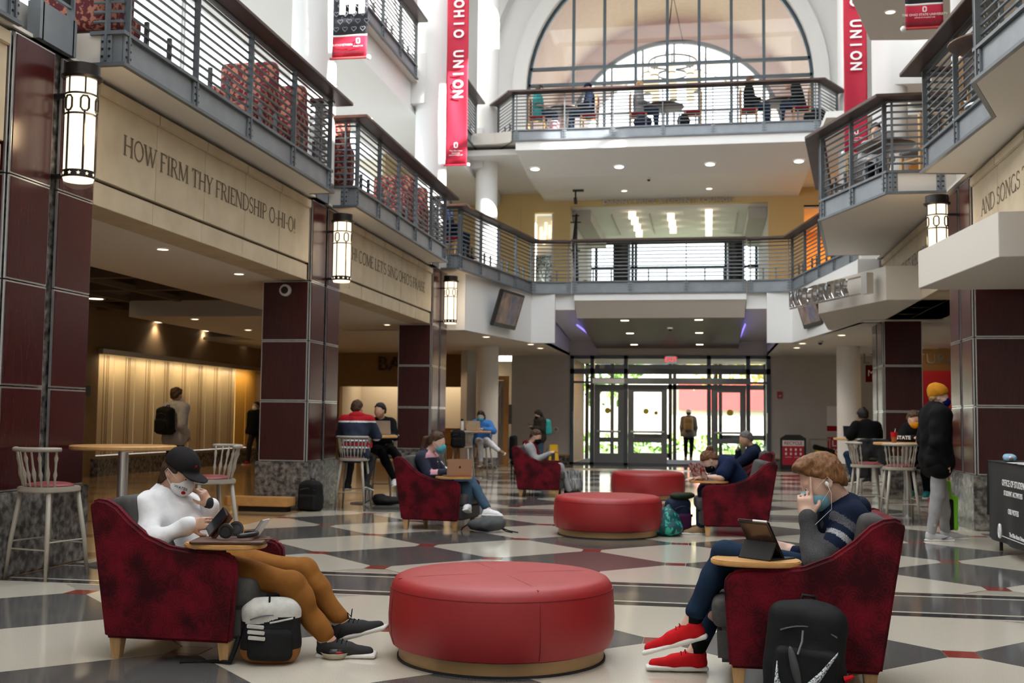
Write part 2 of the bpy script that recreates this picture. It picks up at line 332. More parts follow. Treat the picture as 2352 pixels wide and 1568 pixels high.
def serif(line, h, loc, right, mt, par):
    mb = MB(); x = 0.0; rt = Vector(right)
    tot = sum(GL.get(c, GL[' '])[0] for c in line)
    def P3(u, v): return Vector(loc)+rt*((u-tot/2)*h)+Vector((0, 0, (v-0.5)*h))
    k = [0]
    def poly(pts): k[0] += 1; o = rt.cross(Vector((0, 0, 1)))*(0.0004*(k[0] % 5)); mb.add([P3(*p)+o for p in pts], [tuple(range(len(pts)))])
    for c in line:
        w, st, sf = GL.get(c, GL[' '])
        for pts, tw in st:
            for (a, b), (a2, b2) in zip(pts, pts[1:]):
                d = Vector((a2-a, b2-b)); L_ = d.length; d = d/L_; n = Vector((-d.y, d.x))*tw/2; e = d*0.012 if len(pts) > 2 else d*0
                poly([(x+a-e.x+n.x, b-e.y+n.y), (x+a-e.x-n.x, b-e.y-n.y), (x+a2+e.x-n.x, b2+e.y-n.y), (x+a2+e.x+n.x, b2+e.y+n.y)])
        for a, b in sf: y0, y1 = (0, .045) if b < 0.5 else (b-.045, b); poly([(x+a-.13, y0), (x+a+.13, y0), (x+a+.13, y1), (x+a-.13, y1)])
        x += w
    return mb.build('inscription', mt, par, fix=False)
def band(x, s, y0, y1, line, h, y_text0, y_text1, joints, label):
    t = sgroup('inscription_band', label); xb = x - s*0.45
    n = joints
    for i in range(n):
        a, b = y0+(y1-y0)*i/n, y0+(y1-y0)*(i+1)/n
        MB().box(*sorted((x-s*0.02, xb)), a+0.002, b-0.002, 3.31, 3.535).build('limestone_panel', 'limestone', t, bevel=0.004)
        MB().box(*sorted((x, xb)), a+0.002, b-0.002, 3.56, 4.36).build('limestone_panel', 'limestone', t, bevel=0.004)
        MB().box(*sorted((x+s*0.03, xb)), a+0.002, b-0.002, 4.36, ZS-0.06).build('cornice', 'limestone', t, bevel=0.01)
    MB().box(*sorted((x-s*0.06, xb)), y0, y1, 3.34, ZS-0.06).build('backing', 'incised', t)
    if line:
        o = serif(line, h, (x+s*0.0025, (y_text0+y_text1)/2, 4.0), (0, s, 0), 'incised', t)
        me = o.data; ys = [v.co.y for v in me.vertices]; w = max(ys)-min(ys); k = (y_text1-y_text0)/w; c = (max(ys)+min(ys))/2
        for v in me.vertices: v.co.y = (v.co.y-c)*k + (y_text0+y_text1)/2
    return t
band(XL-0.02, 1, PIL[0]+0.7, PIL[1]-0.72, 'HOW FIRM THY FRIENDSHIP O-HI-O!', 0.205, 9.97, 14.63, 5, 'cream stone band carved HOW FIRM THY FRIENDSHIP O-HI-O!')
band(XL-0.02, 1, PIL[1]+0.7, PIL[2]-0.72, "OH! COME LET'S SING OHIO'S PRAISE", 0.205, 16.95, 21.95, 5, 'cream stone band carved with OH! COME LET\'S SING OHIO\'S PRAISE')
band(XL-0.02, 1, PIL[0]-6.4, PIL[0]-0.7, None, 0.2, 3, 8, 4, 'plain cream stone band at the edge of the picture')
band(XR+0.02, -1, PIL[0]-0.1, PIL[1]-1.1, 'AND SONGS TO ALMA MATER RAISE', 0.205, 9.2, 14.4, 5, 'cream stone band carved AND SONGS TO above the white canopy')
band(XR+0.02, -1, PIL[1]+0.26, PIL[2]-1.1, 'WHILE OUR HEARTS REBOUNDING THRILL', 0.205, 16.6, 21.5, 5, 'cream stone band under the faceted balcony')
# ---- balcony slabs of level two, with soffits
def slab(name, pts, z0, z1, m, label):
    return struct(name, MB().prism(pts, z0, z1), m, label)
L2E = [(-5.66, 2.0), (-5.66, 9.25), (-5.3, 9.25), (-5.3, 15.02), (-5.62, 15.02), (-5.62, 16.1), (-5.28, 16.1), (-5.28, 22.05), (-5.62, 22.05), (-5.62, 23.1), (-5.25, 23.1), (-5.25, 23.3), (-4.4, 27.95), (-3.35, 28.12), (-3.35, 28.0), (1.0, 28.0), (1.0, 28.12), (2.1, 27.95), (2.95, 23.3), (2.95, 23.0), (3.3, 22.9), (3.3, 21.85), (2.33, 21.85), (1.82, 18.1), (2.52, 16.05), (3.3, 16.05), (3.3, 14.8), (2.77, 14.72), (3.0, 12.08), (2.52, 10.85), (2.85, 8.4), (3.3, 8.4), (3.3, 2.0), (9, 2.0), (9, 40), (-12.5, 40), (-12.5, 2.0)]
mb = MB(); mb.prism(L2E, ZS, ZS+0.03)
struct('ceiling', mb, 'soffit', 'pale soffit plate under the level two balconies')
mb = MB(); mb.prism([(p[0]-(0.14 if p[0] < XC else -0.14), p[1]+(0.14 if p[1] > 25 and p[1] < 29 else 0)) for p in L2E], ZS+0.032, F2); struct('floor_level_two', mb, 'white_wall_warm', 'floor slab of level two')
# ---- left aisle
mb = MB(); mb.box(-8.1, XL-0.47, 5, 28.5, 3.31, 3.4); struct('ceiling_aisle', mb, 'soffit', 'pale dropped soffit behind the stone bands')
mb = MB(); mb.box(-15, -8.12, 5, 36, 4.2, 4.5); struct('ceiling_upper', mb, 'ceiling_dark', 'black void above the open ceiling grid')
grid = sgroup('ceiling_grid', 'open grid of brown ceiling beams above the aisle')
for i in range(13): MB().box(-13.1, -8.1, 8.2+1.75*i, 8.36+1.75*i, 3.62, 3.84).build('beam', 'ceiling_beam', grid)
for i in range(5): MB().box(-12.6+1.1*i, -12.48+1.1*i, 6, 31, 3.60, 3.7).build('beam', 'ceiling_beam', grid)
mb = MB(); mb.box(-11.4, -7.9, 20.5, 27.3, 3.30, 3.75); struct('ceiling_drop', mb, 'soffit', 'dropped box soffit in the aisle with small downlights')
mb = MB(); mb.box(-8.1, XL-0.8, 24.0, 33, 3.30, 3.4); mb.box(-13.1, -8.1, 27.4, 33.6, 3.34, 3.42)
struct('ceiling_corner', mb, 'soffit', 'pale flat ceiling by the round column')
mb = MB(); mb.box(-13.4, -13.13, 4, 22.4, 0, 4.3); mb.box(-13.4, -13.13, 22.4, 36, 2.72, 4.3); mb.box(-13.4, -13.13, 31.5, 36, 0, 2.72); mb.box(-13.4, -13.13, 22.4, 31.5, 0, 0.42)
struct('wall_left', mb, 'brown_wall', 'brown side wall of the aisle above the lit display')
mb = MB(); mb.box(-13.13, -12.95, 22.2, 31.6, 0, 0.38); struct('trim_1', mb, 'granite', 'stone ledge under the lit glass display wall')
mb = MB(); mb.box(-13.1, -12.98, 22.3, 31.6, 2.66, 2.78); struct('trim_2', mb, 'aluminium', 'metal track above the lit display wall')
mat('backlit', (0.72, 0.60, 0.40), 0.35); mat('backlit_yellow', (0.75, 0.42, 0.08), 0.4)
disp = thing('display_wall', 'tall backlit frosted glass display wall in the aisle', 'display wall')
for i in range(8):
    y = 22.45+0.95*i
    MB().box(-13.36, -13.33, y, y+0.935, 0.43, 2.7).build('glass_panel', 'backlit', disp, bevel=0.004)
    for k, d in enumerate((0.5, 0.62, 0.69)): MB().box(-13.33, -13.322, y+d, y+d+0.012, 0.43, 2.7).build('etched_line', 'brown_wall', disp)
for i in range(2): MB().box(-13.36, -13.33, 30.08+0.72*i, 30.78+0.72*i, 0.43, 2.7).build('amber_panel', 'backlit_yellow', disp, bevel=0.004)
for i in range(5): add_light('display_wash', 'AREA', (-13.0, 23.3+1.75*i, 2.6), 9, (1, 0.74, 0.42), (-0.45, 0, -1), shape='RECTANGLE', size=1.5, size_y=0.1)
# ---- bank counter beyond the second pillar, and the yellow stair lobby
mb = MB(); mb.box(-13.1, -6.9, 33.0, 33.3, 2.3, 3.4); mb.box(-13.1, -11.2, 33.0, 33.3, 0, 2.3)
struct('wall_bank', mb, 'brown_wall', 'brown fascia wall carrying the BANK & letters')
mb = MB(); mb.box(-11.4, -6.0, 35.2, 35.4, 0, 3.2); mb.box(-11.4, -11.2, 33.3, 35.4, 0, 3.2); struct('wall_bank_niche', mb, 'white_wall_warm', 'cream lit wall inside the bank counter niche')
add_light('bank_cove', 'AREA', (-8.9, 34.4, 2.9), 60, (1, 0.75, 0.45), (0, 0.5, -1), shape='RECTANGLE', size=4, size_y=0.3)
text('BANK &', 0.42, (-8.9, 32.97, 2.98), (1, 0, 0), (0, 0, 1), 'handrail_wood', bpy.data.objects['wall_bank'], 'sign_letter', 0.03)
cnt = thing('bank_counter', 'long maple service counter with black top in the lit niche', 'counter', (-8.6, 33.9, 0))
for i in range(4): MB().box(-2.2+1.1*i, -1.105+1.1*i, -0.3, 0.3, 0.06, 1.0).build('panel', 'maple', cnt, bevel=0.01)
MB().box(-2.25, 2.25, -0.35, 0.33, 1.0, 1.04).build('countertop', 'maple', cnt, bevel=0.008); MB().box(-2.2, 2.2, -0.31, 0.3, 0.52, 0.535).build('seam', 'black_matte', cnt)
mb = MB(); mb.box(-6.9, -6.72, 31, 33.6, 0, 3.3); struct('wall_lobby', mb, 'grey_wall', 'narrow wall end beside the stair lobby door')
# ---- back wall of level one with the doors' opening
DX0, DX1 = -4.08, 1.90
mb = MB(); mb.box(-5.9, DX0, YB, YB+0.25, 0, 4.5); mb.box(DX1, 6.0, YB, YB+0.25, 0, 4.5); mb.box(DX0, DX1, YB, YB+0.25, 3.3, 4.5)
struct('wall_back', mb, 'grey_wall', 'grey back wall around the entrance doors')
mb = MB(); mb.box(-5.9, DX0, YB-0.03, YB, 0.25, 0.29); mb.box(DX1, 6.0, YB-0.03, YB, 0.25, 0.29); struct('trim_3', mb, 'maple', 'thin maple rail low on the back wall')
mb = MB(); mb.box(-5.9, DX0, YB-0.025, YB, 0, 0.25); mb.box(DX1, 6.0, YB-0.025, YB, 0, 0.25); struct('baseboard_back', mb, 'granite', 'granite baseboard of the back wall')
# flat side soffits and the vestibule's lowered ceiling
mb = MB(); mb.prism([(-8.1, 24.0), (-5.3, 24.0), (-4.55, 28.3), (-4.1, 28.3), (-4.1, YB), (-8.1, YB)], 3.29, 3.38); struct('ceiling_2', mb, 'soffit', 'pale flat ceiling round the left round column')
mb = MB(); mb.prism([(6.0, 22.0), (3.0, 22.0), (2.25, 28.3), (1.8, 28.3), (1.8, YB), (6.0, YB)], 3.29, 3.38); struct('ceiling_3', mb, 'soffit', 'pale flat ceiling round the right round column')
def diag_wall(a, b, label):
    d = Vector((b[0]-a[0], b[1]-a[1])).normalized(); n = Vector((-d.y, d.x))*0.12
    struct('wall_upstand', MB().prism([a, b, (b[0]+n.x, b[1]+n.y), (a[0]+n.x, a[1]+n.y)], 3.29, ZS), 'white_wall', label)
diag_wall((-5.25, 23.9), (-4.4, 28.0), 'white angled wall carrying the hanging screen'); diag_wall((2.1, 28.0), (2.95, 22.5), 'white angled wall behind the canopy letters')
mb = MB(); mb.box(-5.66, -5.24, 23.85, 24.0, 3.29, ZS); mb.box(2.94, 3.4, 22.4, 22.55, 3.29, ZS); struct('wall_return', mb, 'white_wall', 'short white return wall beside the lantern')
mb = MB()
for s in (-1, 1):
    X = lambda v: XC + s*v
    mb.box(*sorted((X(3.25), X(2.65))), 28.0, 28.15, 3.29, ZS); mb.box(*sorted((X(2.95), X(2.15))), 28.15, 28.5, 4.15, ZS)
    mb.add([(X(2.9), 28.3, 4.15), (X(2.15), 28.3, 4.15), (X(2.15), YB, 3.75), (X(2.9), YB, 3.75)], [(0, 1, 2, 3)]); mb.add([(X(2.95), 28.15, 3.29), (X(2.95), 28.15, ZS), (X(2.95), YB, ZS), (X(2.95), YB, 3.29)], [(0, 1, 2, 3)])
struct('wall_vestibule_cheeks', mb, 'white_wall', 'white cheeks either side of the lowered entrance ceiling')
struct('ceiling_bulkhead', MB().box(XC-2.15, XC+2.15, 27.98, 28.3, 4.37, ZS), 'white_wall', 'white strip under the bridge edge')
mb = MB(); mb.add([(XC-2.14, 28.0, 4.37), (XC+2.14, 28.0, 4.37), (XC+2.12, 28.35, 3.95), (XC-2.12, 28.35, 3.95)], [(0, 1, 2, 3)]); struct('ceiling_bulkhead_slope', mb, 'white_wall_warm', 'sloping face of the entrance canopy')
mb = MB(); mb.prism([(28.35, 3.95), (YB, 3.52), (YB, 3.6), (28.35, 4.05)], XC-2.12, XC+2.12, 'x'); struct('ceiling_vestibule', mb, 'vestibule_panel', 'dark board ceiling sloping down to the entrance doors')
for s in (-1, 1): MB().box(*sorted((XC+s*2.13, XC+s*2.16)), 28.6, YB-0.1, 3.78, 3.82).build('led_strip', 'led_blue', bpy.data.objects['ceiling_vestibule'])
# ---- right side: aisle, canopies
mb = MB(); mb.box(XR+0.47, 9.5, 5, 34, 3.31, 3.4); struct('ceiling_aisle_right', mb, 'soffit', 'pale ceiling of the side aisle behind the canopies')
mb = MB(); mb.box(7.4, 7.6, 5, 34, 0, 3.31); struct('wall_right', mb, 'brown_wall', 'brown wall of the side aisle')
mb = MB(); mb.box(4.8, 7.4, 30.5, 30.7, 0, 3.31); struct('wall_right_end', mb, 'brown_wall', 'brown end wall of the side aisle')
def canopy(pts, label, z0=3.31, z1=3.86):
    t = thing('canopy', label, 'canopy'); tag(t, kind='structure'); del t['category']
    MB().prism(pts, z0, z1).build('box', 'white_wall_warm', t, bevel=0.006); return t
can1 = canopy([(4.3, 14.45), (2.95, 14.45), (2.60, 14.3), (2.89, 11.65), (4.3, 11.65)], 'large white canopy box over the dark pillar by the information table', 3.0, 3.46)
can2 = canopy([(4.4, 24.4), (2.58, 24.4), (2.03, 20.8), (2.86, 18.48), (4.4, 18.48)], 'white canopy box carrying metal letters')
# ---- level two: left windows, lounge and right rooms
ZC2 = 8.0
mb = MB(); mb.box(-8.2, -6.45, 2, 33.6, ZC2, ZC2+0.12); struct('ceiling_level_two', mb, 'white_wall', 'white soffit above the left balcony with downlights')
mb = MB(); mb.box(-6.45, -6.3, 2, 33.6, ZC2, ZS3); struct('wall_beam', mb, 'white_wall', 'deep white beam under the level three rail')
win = sgroup('window_1', 'bright floor to ceiling window wall behind the left balcony')
for i in range(9): MB().box(-8.09, -8.03, 5.0+2.7*i, 5.06+2.7*i, F2, ZC2).build('mullion', 'white_wall', win)
for i in range(8): MB().box(-8.07, -8.05, 5.06+2.7*i, 7.7+2.7*i, F2, ZC2).build('pane', 'glass', win)
mb = MB(); mb.box(-8.15, -7.98, 26.7, 33.7, F2, ZC2); mb.box(-9.75, -5.65, YB, YB+0.2, F2, ZC2); mb.box(-5.65, -5.2, YB, YB+0.2, F2, F2+0.5)
struct('wall_level_two_left', mb, 'yellow_wall', 'yellow wall at the end of the left balcony')
OX0, OX1, OZ = -4.12, 1.86, 7.93
mb = MB(); mb.box(-5.65, -5.25, YB, YB+0.25, F2, 8.35); mb.box(-4.62, OX0, YB, YB+0.25, F2, 8.35); mb.box(-5.25, -4.62, YB, YB+0.25, 7.75, 8.35); mb.box(OX0, OX1, YB, YB+0.25, OZ, 8.35)
mb.box(OX1, 2.9, YB, YB+0.25, F2, 8.35); mb.box(2.9, 5.5, YB, YB+0.25, 7.75, 8.35); mb.box(-9.6, -5.65, YB-0.02, YB+0.25, F2, 8.35)
struct('wall_lounge', mb, 'yellow_wall', 'yellow wall framing the student lounge opening')
text('DANNY PRICE STUDENT LOUNGE', 0.13, (-1.15, YB-0.02, 8.015), (1, 0, 0), (0, 0, 1), 'aluminium', bpy.data.objects['wall_lounge'], 'sign_letter', 0.02, sx=1.35)
mb = MB(); mb.box(OX0-0.6, OX0, YB+0.25, 40.4, F2, OZ); mb.box(OX1, OX1+0.6, YB+0.25, 40.4, F2, OZ); struct('wall_lounge_sides', mb, 'white_wall_warm', 'side walls of the student lounge')
mb = MB(); mb.box(OX0-0.6, OX1+0.6, YB+0.25, 40.6, OZ, OZ+0.1); struct('ceiling_lounge', mb, 'white_wall', 'white lounge ceiling with rows of square lights')
mb = MB()
for x in (-2.95, -1.75, 0.15, 1.0): mb.box(x-0.02, x+0.02, 35.2, 38.8, OZ-0.06, OZ)
for x0, x1 in ((-4.1, -3.55), (1.3, 1.85)): mb.box(x0, x1, 34.4, 40, OZ-0.35, OZ-0.001)
struct('trim_4', mb, 'grey_wall', 'recessed strips and dropped edges on the lounge ceiling')
w2 = sgroup('window_2', 'bright window at the back of the student lounge')
YW = 40.3
for x in (-3.95, -3.1, -2.62, -2.5, 0.72, 0.85, 1.3, 1.8): MB().box(x-0.05, x+0.05, YW, YW+0.12, F2, OZ).build('mullion', 'mullion_blue', w2)
for z in (F2+0.05, 6.9, 7.8): MB().box(-4.7, 2.4, YW, YW+0.12, z-0.04, z+0.04).build('mullion', 'mullion_blue', w2)
MB().box(-4.7, 2.4, YW+0.05, YW+0.06, F2, OZ).build('pane', 'glass', w2)
for x in (-2.95, 1.05):
    struct('column', MB().lathe([(0.3, F2), (0.3, OZ-0.35)], (x, 39.3, 0), 20), 'dark_metal', 'dark round column by the lounge window', smooth=True)
mb = MB(); mb.box(6.6, 6.8, 4, 26, F2, 8.6); struct('wall_level_two_right', mb, 'brown_wall', 'dim wall behind the right balcony seating')
mb = MB(); mb.box(2.6, 2.9, YB+0.25, 38, F2, 8.3); mb.box(2.9, 5.7, 38, 38.2, F2, 8.3); mb.box(5.5, 5.7, 28, 38, F2, 8.3); struct('wall_corridor', mb, 'orange_wall', 'orange lit corridor walls beside the lounge')
mb = MB(); mb.box(2.9, 5.5, YB, 38, 7.7, 7.8); struct('ceiling_corridor', mb, 'soffit', 'corridor ceiling beside the lounge')
add_light('corridor_lamp', 'AREA', (4.2, 36, 7.6), 160, (1, 0.62, 0.25), (0, 0, -1), shape='DISK', size=0.8)
# ---- level three: back balcony bulkhead, slabs, arch wall, vault
mb = MB(); mb.prism([(28.2, ZS3), (28.2, 8.36), (30.4, 8.10), (YB, 8.10), (YB, ZS3)], -4.9, 2.75, 'x'); struct('ceiling_level_three_bulkhead', mb, 'white_wall', 'white tapering bulkhead with four round lights under the top balcony')
mb = MB(); mb.box(-9.6, -4.9, 28.6, YB, 8.35, 8.5); mb.box(2.75, 9, 26, YB, 8.35, 8.5); struct('ceiling_level_two_back', mb, 'white_wall', 'white ceiling either side of the bulkhead')
mb = MB(); mb.prism([(-8.3, 2), (-6.15, 2), (-6.15, 28.4), (-5.5, 28.4), (-4.95, 28.25), (2.8, 28.25), (3.3, 28.4), (4.6, 28.4), (4.6, 21.6), (3.9, 21.6), (3.1, 21.5), (2.5, 19.4), (2.5, 9), (9, 9), (9, 34), (-8.3, 34)], ZS3+0.003, F3); struct('floor_level_three', mb, 'white_wall_warm', 'floor slab of level three')
mb = MB(); mb.box(-8.3, -8.1, -5, 34, F3, 17); struct('wall_upper_left', mb, 'white_wall', 'white wall behind the level three walkway'); 
mb = MB(); mb.box(6.6, 6.8, -4, 34, 8.6, 11.6)
for a, b in ((-4, 8.75), (9.85, 16.0), (17.2, 22.3), (23.5, 34)): mb.box(6.6, 6.8, a, b, 11.6, 15.6)
for y in (9.3, 16.6, 22.9): mb.box(6.6, 6.8, y-0.6, y+0.6, 11.6, 12.5)
for y in (9.3, 16.6, 22.9): mb.box(6.6, 6.8, y-0.6, y+0.6, 13.7, 13.85)
mb.box(6.6, 6.8, -4, 34, 15.6, 17); struct('wall_unseen_clerestory', mb, 'white_wall', 'unseen white clerestory wall on the right, openings shaped to throw sun patches on the columns')  # unseen wall; openings placed so sun patches land on the left columns
mb = MB(); mb.box(-9.9, -6.05, -5, 34, 16.6, 16.9); mb.box(3.75, 6.9, -5, 34, 16.6, 16.9); mb.box(-6.05, 3.75, -5, -4.5, 16.6, 16.9); mb.box(-6.05, 3.75, 25.5, 34, 16.6, 16.9); struct('ceiling_unseen_roof', mb, 'white_wall', 'unseen white roof round a long skylight added to light the hall')  # unseen roof; skylight added and sized for the daylight it lets in
mb = MB(); mb.box(-13.5, 9.6, -5.0, -4.8, 0, 17); mb.box(9.4, 9.6, -5, 34, 0, 9); mb.box(-13.4, -13.2, -5, 4, 0, 17); mb.box(-13.4, -9.2, -5, 2, 16.6, 17); mb.box(-13.4, 9.5, -5, 2, 4.55, 4.6) if False else None; mb.box(6.7, 9.5, -5, 34, 8.9, 9.1); struct('wall_unseen_shell', mb, 'white_wall_warm', 'unseen front wall behind the camera, with shell walls added against stray sun')  # out of view; side walls and low roof added to stop stray sun
for i in range(11): struct('added_skylight_bar', MB().box(-6.05, 3.75, -4.5+2.8*i, -4.4+2.8*i, 16.6, 16.75), 'white_wall', 'white glazing bar of the unseen skylight added to light the hall')  # bars of the added skylight, out of view
AR, AZ = 4.38, 11.6                       # the great arch
def arch_wall(y0, y1, cx, r, zs, zb, x0, x1, zt, n=40):
    mb = MB(); mb.box(x0, cx-r, y0, y1, zb, zt); mb.box(cx+r, x1, y0, y1, zb, zt)
    P = [(cx-r*math.cos(PI*i/n), zs+r*math.sin(PI*i/n)) for i in range(n+1)]
    for (xa, za), (xb, zb_) in zip(P, P[1:]): mb.prism([(xa, za), (xb, zb_), (xb, zt), (xa, zt)], y0, y1, 'y')
    return mb
struct('wall_arch', arch_wall(YB, YB+0.3, XC, AR, AZ, F3, -9.4, 6.8, 17), 'white_wall', 'tall white end wall pierced by the great arched window')
def ring(cx, zs, zb, r0, r1, y0, y1, n=40):
    mb = MB(); P = [(-1, zb, 0)] + [(-math.cos(PI*i/n), zs+0*i, math.sin(PI*i/n)) for i in range(n+1)] + [(1, zb, 0)]
    A = [(cx+c*r0, z+r0*s) if k not in (0, n+2) else (cx+c*r0, z) for k, (c, z, s) in enumerate(P)]
    B = [(cx+c*r1, z+r1*s) if k not in (0, n+2) else (cx+c*r1, z) for k, (c, z, s) in enumerate(P)]
    for i in range(len(A)-1): mb.prism([A[i], A[i+1], B[i+1], B[i]], y0, y1, 'y')
    return mb
struct('trim_5', ring(XC, AZ, F3, AR-0.02, AR+0.42, YB-0.22, YB), 'white_wall', 'white moulding round the great arch', smooth=False)
struct('trim_6', ring(XC, AZ+0.2, F3, AR+1.15, AR+1.45, YB-0.5, YB), 'white_wall', 'outer white rib round the great arch')
w3 = sgroup('window_3', 'great arched window above the top balcony')
fr = ring(XC, AZ, F3, AR-0.11, AR-0.01, YB+0.08, YB+0.22).build('arch_frame', 'mullion_blue', w3)
for k in range(-3, 4):
    x = k*0.97; zt = AZ+math.sqrt(max(0, AR*AR-x*x))
    MB().box(XC+x-0.045, XC+x+0.045, YB+0.09, YB+0.2, F3, zt-0.05).build('mullion', 'mullion_blue', w3)
for z in (AZ+0.2, AZ+0.72): w = math.sqrt(AR*AR-(z-AZ)**2)-0.05; MB().box(XC-w, XC+w, YB+0.08, YB+0.21, z-0.045, z+0.045).build('transom', 'mullion_blue', w3)
n = 30
mb = MB(); P = [(XC-AR+0.02, F3)] + [(XC-(AR-0.02)*math.cos(PI*i/n), AZ+(AR-0.02)*math.sin(PI*i/n)) for i in range(n+1)] + [(XC+AR-0.02, F3)]; mb.prism(P, YB+0.14, YB+0.15, 'y'); mb.build('pane', 'glass_clear', w3)
VR, VY = 4.75, 41.2
mb = MB(); P = [(XC-VR, F3)] + [(XC-VR*math.cos(PI*i/40), AZ+VR*math.sin(PI*i/40)) for i in range(41)] + [(XC+VR, F3)]
for a, b in zip(P, P[1:]):
    d = Vector((b[0]-a[0], b[1]-a[1])).normalized(); nn = Vector((-d.y, d.x))*0.15
    mb.prism([a, b, (b[0]+nn.x, b[1]+nn.y), (a[0]+nn.x, a[1]+nn.y)], YB+0.3, VY+0.3, 'y')
struct('ceiling_vault', mb, 'vault_pink', 'pale pink barrel vault beyond the great arch')
struct('floor_vault', MB().box(-6.2, 3.8, YB+0.3, VY+0.3, F3-0.3, F3), 'white_wall_warm', 'floor of the vaulted room')
struct('wall_vault_end', arch_wall(VY, VY+0.2, XC, 4.1, AZ-0.1, F3, XC-VR, XC+VR, AZ+VR), 'vault_pink', 'end wall of the vaulted room round its arched window')
w4 = sgroup('window_4', 'second arched window at the far end of the vaulted room')
ring(XC, AZ-0.1, F3, 3.98, 4.12, VY-0.06, VY+0.1).build('arch_frame', 'frame_dark', w4)
for k in range(-3, 4): MB().box(XC+k*1.17-0.035, XC+k*1.17+0.035, VY+0.02, VY+0.1, F3, AZ-0.1+math.sqrt(4.1**2-(k*1.17)**2)).build('mullion', 'mullion_blue', w4)
for z in (F3+0.1, AZ-0.1, AZ+1.3): w = math.sqrt(max(0.1, 4.1**2-max(0, z-AZ+0.1)**2)); MB().box(XC-w, XC+w, VY+0.02, VY+0.1, z-0.035, z+0.035).build('transom', 'mullion_blue', w4)
struct('canopy_outside', ring(XC, AZ-0.3, F3, 3.85, 4.6, VY+2.0, VY+2.2), 'grey_wall', 'grey ribbed arch outside the far window')
# ---- round columns
def column(x, y, z0, z1, label, r=0.3):
    o = struct('column', MB().lathe([(r, z0), (r, z1)], (x, y, 0), 32), 'white_wall', label, smooth=True)
    return o
for x, n1 in ((-5.83, 'left of the entrance'), (3.62, 'right of the entrance')):
    column(x, 29.5, 0, 3.3, 'white round column '+n1+', ground level')
    struct('column_base', MB().lathe([(0.33, 0), (0.33, 0.3), (0.305, 0.3)], (x, 29.5, 0), 32), 'granite', 'granite collar at the foot of the round column '+n1, smooth=True)
for x, s, n1 in ((-5.92, -1, 'left'), (3.72, 1, 'right')):
    for y, n2 in ((15.9, 'first'), (23.25, 'second'), (29.5, 'third')):
        column(x, y, F2, 16.6, 'tall white column rising through the %s balconies, %s one' % (n1, n2), 0.345 if y < 29 else 0.3)
        struct('beam_stub', MB().box(*sorted((x+s*0.05, x+s*0.75)), y-0.35, y+0.35, 8.15, 9.25), 'white_wall', 'white beam stub on the %s side of the hall, %s column' % (n1, n2))
# ================================================================ ENTRANCE AND OUTSIDE
door = sgroup('door_1', 'grey framed glass entrance doors with transom windows')
def fr(x0, x1, z0, z1, m='frame_dark', name='frame', d0=-0.04, d1=0.1): return MB().box(x0, x1, YB+d0, YB+d1, z0, z1).build(name, m, door)
for x in (DX0+0.06, -3.40, -2.38, 0.10, 1.25, DX1-0.06): fr(x-0.06, x+0.06, 0, 3.3, name='post')
for z, h in ((3.25, 0.05), (2.82, 0.08), (0.03, 0.03)): fr(DX0, DX1, z-h, z+h, name='rail')
fr(-3.45, 1.32, 2.44, 2.62, 'steel_plate', 'header', -0.12, 0.1); fr(-3.38, -2.42, 2.45, 2.6, 'aluminium', 'operator_cover', -0.14, -0.11)
for x0, x1 in ((DX0+0.1, -3.46), (1.31, DX1-0.1)): fr(x0, x1, 2.46, 2.52, name='rail'); MB().box(x0, x1, YB+0.03, YB+0.04, 0.1, 2.46).build('pane', 'glass', door)
for x0, x1 in ((DX0+0.1, -3.46), (-3.34, -2.44), (-2.32, 0.04), (0.16, 1.19), (1.31, DX1-0.1)):
    for z0, z1 in ((2.9, 3.2), (2.63, 2.74)): MB().box(x0, x1, YB+0.03, YB+0.04, z0, z1).build('pane', 'glass', door)
mat('sticker_yellow', (0.62, 0.50, 0.02), 0.5)
def leaf(x0, x1, y, stickers=(), n='door'):
    t = MB(); s = 0.17
    for a, b, c, d in ((x0, x0+s, 0.02, 2.42), (x1-s, x1, 0.02, 2.42), (x0+s, x1-s, 0.02, 0.34), (x0+s, x1-s, 0.68, 0.82), (x0+s, x1-s, 2.2, 2.42)): t.box(a, b, y-0.03, y+0.03, c, d)
    o = t.build(n, 'door_grey', door); tag(o, 'grey door leaf with tall upper glass and push bar')
    MB().box(x0+s, x1-s, y-0.006, y+0.006, 0.82, 2.2).build('pane', 'glass', o); MB().box(x0+s, x1-s, y-0.006, y+0.006, 0.34, 0.68).build('pane', 'glass', o)
    MB().cyl((x0+0.08, y-0.09, 1.0), (x1-0.08, y-0.09, 1.0), 0.035).build('push_bar', 'aluminium', o)
    for xs, zz, rr in stickers: MB().cyl((xs, y-0.012, zz), (xs, y-0.007, zz), rr, n=16).build('sticker', 'sticker_yellow', o)
leaf(-3.33, -2.45, YB+0.02, ((-2.93, 1.63, 0.09),)); leaf(-2.31, -1.14, YB+0.02, ((-1.77, 1.62, 0.085), (-1.47, 1.57, 0.06))); leaf(0.17, 1.18, YB+0.02, ((0.72, 1.6, 0.095),))
MB().box(-4.0, -3.97, YB-0.1, YB-0.06, 1.05, 1.6).build('pull_handle', 'chrome', door); MB().box(1.78, 1.81, YB-0.1, YB-0.06, 1.0, 1.6).build('pull_handle', 'chrome', door)
